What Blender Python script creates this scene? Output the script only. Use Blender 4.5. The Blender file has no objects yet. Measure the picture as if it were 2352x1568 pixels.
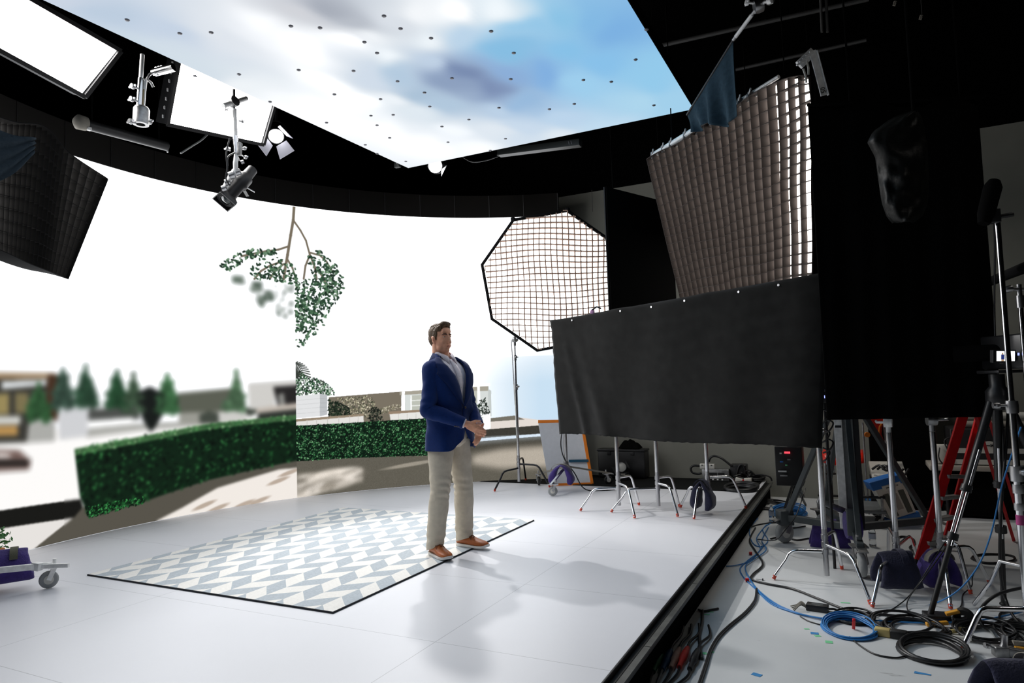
import bpy, bmesh, math, random
import numpy as np
from mathutils import Vector, Matrix, Euler, noise as mnoise

SC = bpy.context.scene
COL = SC.collection
R = math.radians
V = Vector

# ------------------------------------------------------------------ camera geometry
CAM_H = 1.58          # camera above the lower floor (m)
STAGE = 0.22          # stage top above the lower floor
FPX = 1568.0          # focal length in pixels of the 2352 x 1568 frame (24 mm lens)
_y = V((786.0, 73.0, 1568.0)).normalized()
_x0 = V((-3132.0, 201.0, 1568.0)).normalized()
_x = -(_x0 - _y * _x0.dot(_y)).normalized()
_z = _x.cross(_y)
AX, AY, AZ = _x, _y, _z
CAM_RIGHT = V((AX.x, AY.x, AZ.x))
CAM_DOWN = V((AX.y, AY.y, AZ.y))
CAM_FWD = V((AX.z, AY.z, AZ.z))
EYE = V((0, 0, CAM_H))


def ray(px, py):
    return CAM_RIGHT * ((px - 1176.0) / FPX) + CAM_DOWN * ((py - 784.0) / FPX) + CAM_FWD


def at_z(px, py, z=0.0):
    d = ray(px, py)
    return EYE + d * ((z - CAM_H) / d.z)


def at_d(px, py, depth):
    return EYE + ray(px, py) * depth


def at_plane(px, py, p0, n):
    d = ray(px, py)
    return EYE + d * ((p0 - EYE).dot(n) / d.dot(n))


def at_x(px, py, x):
    return at_plane(px, py, V((x, 0, 0)), V((1, 0, 0)))


def at_y(px, py, y):
    return at_plane(px, py, V((0, y, 0)), V((0, 1, 0)))


# ------------------------------------------------------------------ materials
MATS = {}


def srgb(c):
    return tuple((v / 12.92 if v <= 0.04045 else ((v + 0.055) / 1.055) ** 2.4) for v in c)


def hexc(h):
    h = h.lstrip('#')
    return srgb(tuple(int(h[i:i + 2], 16) / 255 for i in (0, 2, 4)))


def mat(name, color, rough=0.6, metal=0.0, vary=0.0, scale=20.0, bump=0.0, bscale=None, spec=0.5, sheen=0.0,
        trans=0.0, emit=None, estr=0.0, stretch=(1, 1, 1), coat=0.0):
    m = bpy.data.materials.new(name)
    m.use_nodes = True
    nt = m.node_tree
    b = nt.nodes['Principled BSDF']
    c = hexc(color) if isinstance(color, str) else color
    b.inputs['Base Color'].default_value = (*c, 1)
    b.inputs['Roughness'].default_value = rough
    b.inputs['Metallic'].default_value = metal
    b.inputs['Specular IOR Level'].default_value = spec
    if sheen:
        b.inputs['Sheen Weight'].default_value = sheen
    if coat:
        b.inputs['Coat Weight'].default_value = coat
    if trans:
        b.inputs['Transmission Weight'].default_value = trans
    if emit is not None:
        e = hexc(emit) if isinstance(emit, str) else emit
        b.inputs['Emission Color'].default_value = (*e, 1)
        b.inputs['Emission Strength'].default_value = estr
    if vary or bump:
        tc = nt.nodes.new('ShaderNodeTexCoord')
        mp = nt.nodes.new('ShaderNodeMapping')
        mp.inputs['Scale'].default_value = stretch
        nt.links.new(tc.outputs['Object'], mp.inputs['Vector'])
        nz = nt.nodes.new('ShaderNodeTexNoise')
        nz.inputs['Scale'].default_value = scale
        nz.inputs['Detail'].default_value = 4
        nt.links.new(mp.outputs['Vector'], nz.inputs['Vector'])
        if vary:
            rp = nt.nodes.new('ShaderNodeMapRange')
            rp.inputs['From Min'].default_value = 0.3
            rp.inputs['From Max'].default_value = 0.7
            rp.inputs['To Min'].default_value = 1 - vary
            rp.inputs['To Max'].default_value = 1 + vary
            nt.links.new(nz.outputs['Fac'], rp.inputs['Value'])
            mx = nt.nodes.new('ShaderNodeVectorMath')
            mx.operation = 'SCALE'
            mx.inputs[0].default_value = c
            nt.links.new(rp.outputs['Result'], mx.inputs['Scale'])
            nt.links.new(mx.outputs['Vector'], b.inputs['Base Color'])
        if bump:
            n2 = nz
            if bscale:
                n2 = nt.nodes.new('ShaderNodeTexNoise')
                n2.inputs['Scale'].default_value = bscale
                n2.inputs['Detail'].default_value = 3
                nt.links.new(mp.outputs['Vector'], n2.inputs['Vector'])
            bp = nt.nodes.new('ShaderNodeBump')
            bp.inputs['Strength'].default_value = bump
            bp.inputs['Distance'].default_value = 0.02
            nt.links.new(n2.outputs['Fac'], bp.inputs['Height'])
            nt.links.new(bp.outputs['Normal'], b.inputs['Normal'])
    MATS[name] = m
    return m


def emission_mat(name, color, strength):
    m = bpy.data.materials.new(name)
    m.use_nodes = True
    nt = m.node_tree
    nt.nodes.clear()
    out = nt.nodes.new('ShaderNodeOutputMaterial')
    e = nt.nodes.new('ShaderNodeEmission')
    c = hexc(color) if isinstance(color, str) else color
    e.inputs['Color'].default_value = (*c, 1)
    e.inputs['Strength'].default_value = strength
    nt.links.new(e.outputs[0], out.inputs['Surface'])
    MATS[name] = m
    return m


def screen_mat(name, strength, sample=True):
    """LED surface: emits the picture stored on its own points, with a faint glossy face."""
    m = bpy.data.materials.new(name)
    m.use_nodes = True
    nt = m.node_tree
    b = nt.nodes['Principled BSDF']
    at = nt.nodes.new('ShaderNodeAttribute')
    at.attribute_name = 'picture'
    b.inputs['Base Color'].default_value = (0.004, 0.004, 0.0045, 1)
    b.inputs['Roughness'].default_value = 0.8
    b.inputs['Specular IOR Level'].default_value = 0.05
    nt.links.new(at.outputs['Color'], b.inputs['Emission Color'])
    b.inputs['Emission Strength'].default_value = strength
    if not sample:
        m.cycles.emission_sampling = 'NONE'
    MATS[name] = m
    return m


def black(name, lin, rough=0.9, **k):
    return mat(name, (lin, lin, lin * 0.98), rough, **k)


M = MATS
mat('chrome', (0.82, 0.82, 0.84), 0.16, 1.0)
mat('steel', (0.55, 0.55, 0.56), 0.32, 1.0)
mat('dull_steel', (0.36, 0.36, 0.36), 0.42, 0.9, vary=0.2, scale=30)
mat('aluminium', (0.86, 0.86, 0.85), 0.45, 0.15, vary=0.12, scale=25)
mat('dark_metal', (0.02, 0.02, 0.022), 0.45, 0.4)
mat('grey_paint', hexc('#6f7375'), 0.5, 0.2, vary=0.1)
mat('slate_paint', hexc('#4a5052'), 0.5, 0.2, vary=0.1)
mat('black_paint', (0.012, 0.012, 0.013), 0.45)
mat('black_plastic', (0.014, 0.014, 0.015), 0.38)
mat('black_rubber', (0.01, 0.01, 0.01), 0.55)
mat('grey_rubber', hexc('#9a9c9c'), 0.6)
mat('cable_black', (0.012, 0.012, 0.013), 0.35)
mat('cable_blue', hexc('#2f7fc4'), 0.38)
mat('cable_grey', hexc('#8d9090'), 0.4)
mat('red_tip', hexc('#d2452a'), 0.6)
mat('red_paint', hexc('#d0141c'), 0.42, vary=0.12, scale=12)
mat('red_plastic', hexc('#e02a18'), 0.35)
mat('orange_edge', hexc('#ef8420'), 0.5)
mat('white_board', hexc('#d9dbe0'), 0.55, vary=0.03)
mat('white_plastic', hexc('#d6d4cc'), 0.5)
mat('cream_plastic', hexc('#cdb878'), 0.5)
mat('yellow_plastic', hexc('#d99a2b'), 0.5)
mat('duvetyne', (0.0085, 0.0085, 0.008), 0.95, vary=0.3, scale=9, bump=0.12, bscale=420, sheen=0.12, spec=0.08)
mat('drape_black', (0.0045, 0.0045, 0.0045), 1.0, spec=0.02)
mat('flag_navy', hexc('#2c3e49'), 0.9, vary=0.15, scale=30, bump=0.2, bscale=200, spec=0.1)
mat('bag_purple', hexc('#3d2b78'), 0.85, vary=0.2, scale=20, bump=0.3, bscale=90, sheen=0.2)
mat('bag_navy', hexc('#22233f'), 0.85, vary=0.2, scale=20, bump=0.3, bscale=90, sheen=0.2)
mat('strap_grey', hexc('#8f8a80'), 0.9, bump=0.2, scale=200)
mat('strap_olive', hexc('#5d5c4c'), 0.9, bump=0.2, scale=200)
mat('softbox_black', (0.006, 0.006, 0.0065), 0.9, spec=0.15)
mat('blue_plastic', hexc('#1f68b4'), 0.45)
mat('clear_plastic', (0.9, 0.93, 0.95), 0.08, trans=0.92)
mat('blue_tape', hexc('#3f8ecb'), 0.7)
mat('green_tape', hexc('#7fdc9f'), 0.7)
mat('pink_tape', hexc('#a8407c'), 0.7)
mat('brown_tape', hexc('#8a7a58'), 0.7)


# ------------------------------------------------------------------ mesh builder
def frame_of(d):
    d = d.normalized()
    up = V((0, 0, 1)) if abs(d.z) < 0.95 else V((1, 0, 0))
    a = d.cross(up).normalized()
    return a, d.cross(a).normalized()


class MB:
    def __init__(s):
        s.v, s.f, s.mi = [], [], []

    def add(s, verts, faces, mi=0):
        o = len(s.v)
        s.v.extend(V(p) for p in verts)
        s.f.extend(tuple(i + o for i in f) for f in faces)
        s.mi.extend([mi] * len(faces))
        return s

    def box(s, c, size, rot=None, mi=0):
        hx, hy, hz = size[0] / 2, size[1] / 2, size[2] / 2
        ps = [V((x, y, z)) for x in (-hx, hx) for y in (-hy, hy) for z in (-hz, hz)]
        if rot is not None:
            rm = rot if isinstance(rot, Matrix) else Euler(rot).to_matrix()
            ps = [rm @ p for p in ps]
        c = V(c)
        return s.add([p + c for p in ps],
                     [(0, 1, 3, 2), (4, 6, 7, 5), (0, 4, 5, 1), (2, 3, 7, 6), (0, 2, 6, 4), (1, 5, 7, 3)], mi)

    def bar(s, a, b, w, h, up=None, mi=0):
        a, b = V(a), V(b)
        d = (b - a).normalized()
        up = V(up) if up is not None else (V((0, 0, 1)) if abs(d.z) < 0.95 else V((0, 1, 0)))
        e = d.cross(up).normalized() * (w / 2)
        g = e.normalized().cross(d).normalized() * (h / 2)
        ps = [p + i * e + j * g for p in (a, b) for i in (-1, 1) for j in (-1, 1)]
        return s.add(ps, [(0, 1, 3, 2), (4, 6, 7, 5), (0, 4, 5, 1), (2, 3, 7, 6), (0, 2, 6, 4), (1, 5, 7, 3)], mi)

    def tube(s, pts, r, n=10, closed=False, caps=True, mi=0):
        pts = [V(p) for p in pts]
        m = len(pts)
        rs = r if isinstance(r, (list, tuple)) else [r] * m
        tang = []
        for i in range(m):
            if closed:
                t = pts[(i + 1) % m] - pts[i - 1]
            else:
                t = pts[min(i + 1, m - 1)] - pts[max(i - 1, 0)]
            tang.append(t.normalized() if t.length > 1e-9 else V((0, 0, 1)))
        a, _ = frame_of(tang[0])
        vs, fs = [], []
        for i in range(m):
            t = tang[i]
            a = (a - t * a.dot(t))
            a = a.normalized() if a.length > 1e-6 else frame_of(t)[0]
            b = t.cross(a)
            for k in range(n):
                an = 2 * math.pi * k / n
                vs.append(pts[i] + (a * math.cos(an) + b * math.sin(an)) * rs[i])
        last = m if closed else m - 1
        for i in range(last):
            j = (i + 1) % m
            for k in range(n):
                fs.append((i * n + k, i * n + (k + 1) % n, j * n + (k + 1) % n, j * n + k))
        if caps and not closed:
            fs.append(tuple(range(n - 1, -1, -1)))
            fs.append(tuple((m - 1) * n + k for k in range(n)))
        return s.add(vs, fs, mi)

    def cyl(s, a, b, r, n=16, r2=None, mi=0):
        return s.tube([a, b], [r, r if r2 is None else r2], n, mi=mi)

    def loft(s, rings, caps=True, closed=True, mi=0):
        n = len(rings[0])
        vs = [V(p) for rg in rings for p in rg]
        fs = []
        for i in range(len(rings) - 1):
            for k in range(n if closed else n - 1):
                k2 = (k + 1) % n
                fs.append((i * n + k, i * n + k2, (i + 1) * n + k2, (i + 1) * n + k))
        if caps and closed:
            fs.append(tuple(range(n - 1, -1, -1)))
            fs.append(tuple((len(rings) - 1) * n + k for k in range(n)))
        return s.add(vs, fs, mi)

    def lathe(s, prof, o=(0, 0, 0), axis=(0, 0, 1), n=20, caps=True, mi=0):
        ax = V(axis).normalized()
        a, b = frame_of(ax)
        o = V(o)
        rings = [[o + ax * z + (a * math.cos(2 * math.pi * k / n) + b * math.sin(2 * math.pi * k / n)) * r
                  for k in range(n)] for r, z in prof]
        return s.loft(rings, caps, True, mi)

    def ball(s, c, r, n=12, m=8, mi=0, rot=None):
        rx, ry, rz = r if isinstance(r, (tuple, list)) else (r, r, r)
        c = V(c)
        vs, fs = [], []
        rm = rot
        for i in range(m + 1):
            th = math.pi * i / m
            for k in range(n):
                ph = 2 * math.pi * k / n
                p = V((rx * math.sin(th) * math.cos(ph), ry * math.sin(th) * math.sin(ph), rz * math.cos(th)))
                if rm is not None:
                    p = rm @ p
                vs.append(c + p)
        for i in range(m):
            for k in range(n):
                fs.append((i * n + k, (i + 1) * n + k, (i + 1) * n + (k + 1) % n, i * n + (k + 1) % n))
        return s.add(vs, fs, mi)

    def grid(s, pts, mi=0):
        """pts[i][j] -> open sheet"""
        return s.loft(pts, False, False, mi)

    def slab(s, pts, t, mi=0):
        """sheet with thickness: pts[i][j] grid, t = thickness along the local normal"""
        ni, nj = len(pts), len(pts[0])
        P = [[V(p) for p in row] for row in pts]
        N = []
        for i in range(ni):
            row = []
            for j in range(nj):
                du = P[min(i + 1, ni - 1)][j] - P[max(i - 1, 0)][j]
                dv = P[i][min(j + 1, nj - 1)] - P[i][max(j - 1, 0)]
                nn = du.cross(dv)
                row.append(nn.normalized() if nn.length > 1e-12 else V((0, 0, 1)))
            N.append(row)
        vs = [P[i][j] for i in range(ni) for j in range(nj)] + \
             [P[i][j] - N[i][j] * t for i in range(ni) for j in range(nj)]
        o = ni * nj
        fs = []
        ix = lambda i, j: i * nj + j
        for i in range(ni - 1):
            for j in range(nj - 1):
                q = (ix(i, j), ix(i + 1, j), ix(i + 1, j + 1), ix(i, j + 1))
                fs.append(q)
                fs.append(tuple(k + o for k in reversed(q)))
        edge = [ix(i, 0) for i in range(ni)] + [ix(ni - 1, j) for j in range(1, nj)] + \
               [ix(i, nj - 1) for i in range(ni - 2, -1, -1)] + [ix(0, j) for j in range(nj - 2, 0, -1)]
        for k in range(len(edge)):
            a, b = edge[k], edge[(k + 1) % len(edge)]
            fs.append((b, a, a + o, b + o))
        return s.add(vs, fs, mi)

    def build(s, name, m, parent=None, smooth=True, bevel=0.0, world=True, angle=62, seg=2):
        off = V((0, 0, 0))
        if parent is not None and world:
            p = parent
            while p.parent is not None:
                p = p.parent
            off = V(p.location)
        me = bpy.data.meshes.new(name)
        me.from_pydata([tuple(p - off) for p in s.v], [], s.f)
        for mm in (m if isinstance(m, (list, tuple)) else [m]):
            me.materials.append(MATS[mm] if isinstance(mm, str) else mm)
        if any(s.mi):
            me.polygons.foreach_set('material_index', s.mi)
        bm = bmesh.new()
        bm.from_mesh(me)
        bmesh.ops.recalc_face_normals(bm, faces=bm.faces)
        if bevel:
            es = [e for e in bm.edges if len(e.link_faces) == 2 and e.calc_face_angle(0) > 0.6]
            bmesh.ops.bevel(bm, geom=es, offset=bevel, segments=seg, affect='EDGES', profile=0.5)
        bm.to_mesh(me)
        bm.free()
        if smooth:
            me.polygons.foreach_set('use_smooth', [True] * len(me.polygons))
            try:
                me.set_sharp_from_angle(angle=R(angle))
            except Exception:
                pass
        me.update()
        o = bpy.data.objects.new(name, me)
        COL.objects.link(o)
        if parent is not None:
            o.parent = parent
        return o


def tag(o, label=None, cat=None, group=None, kind=None):
    if label:
        o['label'] = label
    if cat:
        o['category'] = cat
    if group:
        o['group'] = group
    if kind:
        o['kind'] = kind
    return o


def thing(name, label, cat, loc, group=None):
    o = bpy.data.objects.new(name, None)
    o.empty_display_size = 0.1
    o.location = loc
    COL.objects.link(o)
    return tag(o, label, cat, group)


def structure(o):
    o['kind'] = 'structure'
    return o


def smooth_path(pts, k=8, closed=False):
    """Catmull-Rom through the points"""
    P = [V(p) for p in pts]
    n = len(P)
    out = []
    rng = range(n if closed else n - 1)
    for i in rng:
        if closed:
            p0, p1, p2, p3 = P[i - 1], P[i], P[(i + 1) % n], P[(i + 2) % n]
        else:
            p0, p1, p2, p3 = P[max(i - 1, 0)], P[i], P[i + 1], P[min(i + 2, n - 1)]
        for j in range(k):
            t = j / k
            out.append(0.5 * ((2 * p1) + (p2 - p0) * t + (2 * p0 - 5 * p1 + 4 * p2 - p3) * t * t +
                              (3 * p1 - p0 - 3 * p2 + p3) * t ** 3))
    if not closed:
        out.append(P[-1])
    return out


def lerp(a, b, t):
    return a + (b - a) * t


def interp(tab, x):
    """piecewise linear table [(x, y...)]"""
    if x <= tab[0][0]:
        return tab[0][1:]
    for a, b in zip(tab, tab[1:]):
        if x <= b[0]:
            t = (x - a[0]) / (b[0] - a[0])
            return tuple(lerp(p, q, t) for p, q in zip(a[1:], b[1:]))
    return tab[-1][1:]


def nz(p, s=1.0, seed=0.0):
    return mnoise.noise(V((p[0] * s + seed, p[1] * s + seed * 1.7, p[2] * s - seed)))


def lettering(name, body, size, m, parent, loc, xdir, updir, extrude=0.0006):
    """flat raised letters as a mesh; loc/xdir/updir in world"""
    tx = bpy.data.curves.new(name, 'FONT')
    tx.body = body
    tx.size = size
    tx.extrude = extrude
    to = bpy.data.objects.new(name, tx)
    COL.objects.link(to)
    bpy.context.view_layer.update()
    me = bpy.data.meshes.new_from_object(to.evaluated_get(bpy.context.evaluated_depsgraph_get()))
    bpy.data.objects.remove(to)
    x = V(xdir).normalized()
    y = V(updir)
    y = (y - x * y.dot(x)).normalized()
    off = V((0, 0, 0))
    p = parent
    while p is not None:
        off = V(p.location) if p.parent is None else off
        p = p.parent
    me.transform(Matrix.Translation(V(loc) - off) @ Matrix((x, y, x.cross(y))).transposed().to_4x4())
    me.materials.clear()
    me.materials.append(MATS[m] if isinstance(m, str) else m)
    o = bpy.data.objects.new(name, me)
    COL.objects.link(o)
    o.parent = parent
    return o

# ================================================================== SETTING
def floor_material(name, base, seam=None, vary=0.05, rough=0.42, stains=0.0, spec=0.4):
    m = bpy.data.materials.new(name)
    m.use_nodes = True
    nt = m.node_tree
    N, L = nt.nodes, nt.links
    b = N['Principled BSDF']
    b.inputs['Roughness'].default_value = rough
    b.inputs['Specular IOR Level'].default_value = spec
    tc = N.new('ShaderNodeTexCoord')
    n1 = N.new('ShaderNodeTexNoise')
    n1.inputs['Scale'].default_value = 1.3
    n1.inputs['Detail'].default_value = 5
    L.new(tc.outputs['Object'], n1.inputs['Vector'])
    r1 = N.new('ShaderNodeMapRange')
    r1.inputs['From Min'].default_value = 0.3
    r1.inputs['From Max'].default_value = 0.7
    r1.inputs['To Min'].default_value = 1 - vary
    r1.inputs['To Max'].default_value = 1.0
    L.new(n1.outputs['Fac'], r1.inputs['Value'])
    fac = r1.outputs['Result']
    if stains:
        mp = N.new('ShaderNodeMapping')
        mp.inputs['Scale'].default_value = (2.2, 9.0, 1)
        mp.inputs['Rotation'].default_value = (0, 0, 0.5)
        L.new(tc.outputs['Object'], mp.inputs['Vector'])
        n2 = N.new('ShaderNodeTexNoise')
        n2.inputs['Scale'].default_value = 1.6
        n2.inputs['Detail'].default_value = 6
        n2.inputs['Roughness'].default_value = 0.6
        L.new(mp.outputs['Vector'], n2.inputs['Vector'])
        r2 = N.new('ShaderNodeMapRange')
        r2.inputs['From Min'].default_value = 0.66
        r2.inputs['From Max'].default_value = 0.74
        r2.inputs['To Min'].default_value = 1.0
        r2.inputs['To Max'].default_value = 1 - stains
        L.new(n2.outputs['Fac'], r2.inputs['Value'])
        mu = N.new('ShaderNodeMath')
        mu.operation = 'MULTIPLY'
        L.new(fac, mu.inputs[0])
        L.new(r2.outputs['Result'], mu.inputs[1])
        fac = mu.outputs[0]
    sc = N.new('ShaderNodeVectorMath')
    sc.operation = 'SCALE'
    sc.inputs[0].default_value = base
    L.new(fac, sc.inputs['Scale'])
    colr = sc.outputs['Vector']
    if seam:
        mp = N.new('ShaderNodeMapping')
        mp.inputs['Location'].default_value = seam['loc']
        L.new(tc.outputs['Object'], mp.inputs['Vector'])
        br = N.new('ShaderNodeTexBrick')
        br.offset = 0.0
        br.inputs['Scale'].default_value = 1.0
        br.inputs['Brick Width'].default_value = seam['w']
        br.inputs['Row Height'].default_value = seam['h']
        br.inputs['Mortar Size'].default_value = 0.0022
        br.inputs['Mortar Smooth'].default_value = 0.0
        L.new(mp.outputs['Vector'], br.inputs['Vector'])
        mx = N.new('ShaderNodeMix')
        mx.data_type = 'RGBA'
        L.new(br.outputs['Fac'], mx.inputs['Factor'])
        L.new(colr, mx.inputs['A'])
        mx.inputs['B'].default_value = (*seam['c'], 1)
        colr = mx.outputs['Result']
    L.new(colr, b.inputs['Base Color'])
    MATS[name] = m
    return m


floor_material('studio_floor', hexc('#e0e3e4'), vary=0.12, rough=0.5, stains=0.4)
floor_material('stage_paint', hexc('#e6e7ec'), seam=dict(loc=(2.555 + 2.235 * 4, -2.49 + 1.115 * 4, 0), w=2.235, h=1.115, c=(0.50, 0.51, 0.54)),
               vary=0.035, rough=0.38, spec=0.45)
mat('wall_black', (0.0022, 0.0022, 0.0022), 1.0, spec=0.0)
mat('wall_grey', hexc('#8a8a82'), 0.9, vary=0.05, scale=3, spec=0.15)
mat('carpet_black', (0.012, 0.0125, 0.012), 1.0, vary=0.3, scale=120, spec=0.05)

X0, X1, Y0, Y1, ZC = -8.2, 4.6, -2.6, 9.62, 6.4
b = MB().box(((X0 + X1) / 2, (Y0 + Y1) / 2, -0.05), (X1 - X0, Y1 - Y0, 0.1))
structure(b.build('floor', 'studio_floor', smooth=False))
b = MB().box(((X0 + X1) / 2, (Y0 + Y1) / 2, ZC + 0.05), (X1 - X0, Y1 - Y0, 0.1))
structure(b.build('ceiling', 'wall_black', smooth=False))
# back wall: painted grey up to 4.43 m, black above
b = MB().box(((X0 + X1) / 2, Y1 + 0.06, 2.215), (X1 - X0, 0.12, 4.43))
b.box(((X0 + X1) / 2, Y1 + 0.06, (4.43 + ZC) / 2), (X1 - X0, 0.12, ZC - 4.43), mi=1)
structure(b.build('wall_back', ['wall_grey', 'wall_black'], smooth=False))
b = MB().box((X0 - 0.06, (Y0 + Y1) / 2, ZC / 2), (0.12, Y1 - Y0, ZC))
structure(b.build('wall_left', 'wall_black', smooth=False))
b = MB().box((X1 + 0.06, (Y0 + Y1) / 2, ZC / 2), (0.12, Y1 - Y0, ZC))
structure(b.build('wall_right', 'wall_black', smooth=False))
b = MB().box(((X0 + X1) / 2, Y0 - 0.06, ZC / 2), (X1 - X0, 0.12, ZC))
structure(b.build('wall_front', 'wall_black', smooth=False))

# ---- raised stage
SX1 = -1.105
STY0, STY1 = -1.2, 9.5
st = thing('stage_platform', 'low white painted stage deck of plywood sheets with black side skirt', 'stage', (-4.0, 4.0, 0))
MB().box(((-7.6 + SX1) / 2, (STY0 + STY1) / 2, STAGE - 0.02), (SX1 + 7.6, STY1 - STY0, 0.04)).build('deck', 'stage_paint', st, smooth=False)
MB().box(((-7.6 + SX1) / 2 - 0.02, (STY0 + STY1) / 2, (STAGE - 0.04) / 2), (SX1 + 7.56, STY1 - STY0 - 0.06, STAGE - 0.042)).build('riser', 'black_paint', st, smooth=False)
tr = MB()
tr.box((SX1 + 0.006, (STY0 + STY1) / 2, STAGE - 0.012), (0.012, STY1 - STY0, 0.026))
tr.box((SX1 + 0.022, (STY0 + STY1) / 2, STAGE - 0.035), (0.04, STY1 - STY0, 0.02))
tr.box((SX1 + 0.052, (STY0 + STY1) / 2, STAGE - 0.05), (0.02, STY1 - STY0, 0.05))
tr.build('edge_rail', 'black_paint', st, smooth=False, bevel=0.003)
mat('ledge_grey', hexc('#4e4f4b'), 0.6, vary=0.25, scale=14)
lg = MB()
for i in range(9):
    y0 = STY0 + i * 1.19
    lg.box((SX1 + 0.062, y0 + 0.59, STAGE - 0.026), (0.034, 1.182, 0.006))
lg.build('ledge_strip', 'ledge_grey', st, smooth=False)
MB().box((SX1 + 0.03, (STY0 + STY1) / 2, 0.075), (0.03, STY1 - STY0 - 0.05, 0.15)).build('skirt', 'drape_black', st, smooth=False)
# black carpet behind the stage edge
cp = MB().box(((-4.95 + SX1) / 2 - 0.02, (8.53 + 9.48) / 2, STAGE + 0.004), (4.95 + SX1 - 0.04, 0.95, 0.008))
tag(cp.build('floor_mat', 'carpet_black', smooth=False), 'strip of black carpet at the far end of the white stage', 'carpet')

# ---- rug: chevron tumbling blocks
RX0, RX1, RY0, RY1 = -5.36, -2.925, 3.30, 6.235
mat('rug_blue', hexc('#b6bec4'), 0.95, vary=0.10, scale=70, bump=0.2, bscale=300, spec=0.1)
mat('rug_white', hexc('#ebe9e4'), 0.95, vary=0.05, scale=70, bump=0.2, bscale=300, spec=0.1)
mat('rug_edge', (0.02, 0.022, 0.028), 0.9)


def clip_poly(poly, x0, x1, y0, y1):
    def cut(ps, f):
        out = []
        for i in range(len(ps)):
            a, c = ps[i - 1], ps[i]
            fa, fc = f(a), f(c)
            if (fa >= 0) != (fc >= 0):
                t = fa / (fa - fc)
                out.append((lerp(a[0], c[0], t), lerp(a[1], c[1], t)))
            if fc >= 0:
                out.append(c)
        return out
    for f in (lambda p: p[0] - x0, lambda p: x1 - p[0], lambda p: p[1] - y0, lambda p: y1 - p[1]):
        if len(poly) < 3:
            return []
        poly = cut(poly, f)
    return poly


rg = MB()
rg.box(((RX0 + RX1) / 2, (RY0 + RY1) / 2, STAGE + 0.0062), (RX1 - RX0, RY1 - RY0, 0.010), mi=2)
W, Hh = RX1 - RX0 - 0.005, RY1 - RY0 - 0.005
DN, UP, HT, AMP = 0.155, 0.180, 0.178, 0.148
xs = 1.945 - 6 * (DN + UP)
for k in range(-1, 9):
    xa = xs + k * (DN + UP)
    for band in (0, 1):
        a, c = (xa, xa + DN) if band == 0 else (xa + DN, xa + DN + UP)
        sa, sc_ = (0, -AMP) if band == 0 else (-AMP, 0)
        for row in range(-2, 19):
            y0 = 0.082 + (row) * HT
            poly = clip_poly([(a, y0 + sa), (c, y0 + sc_), (c, y0 + sc_ + HT), (a, y0 + sa + HT)], 0.005, W, 0.005, Hh)
            if len(poly) > 2:
                mi = (row + band) % 2
                mi = 0 if mi == 1 else 1
                rg.add([(RX0 + x, RY0 + y, STAGE + 0.0122) for x, y in poly], [tuple(range(len(poly)))], mi)
tag(rg.build('area_rug', ['rug_blue', 'rug_white', 'rug_edge'], smooth=False),
    'pale blue and white geometric block rug lying flat on the white stage', 'rug')

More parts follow.
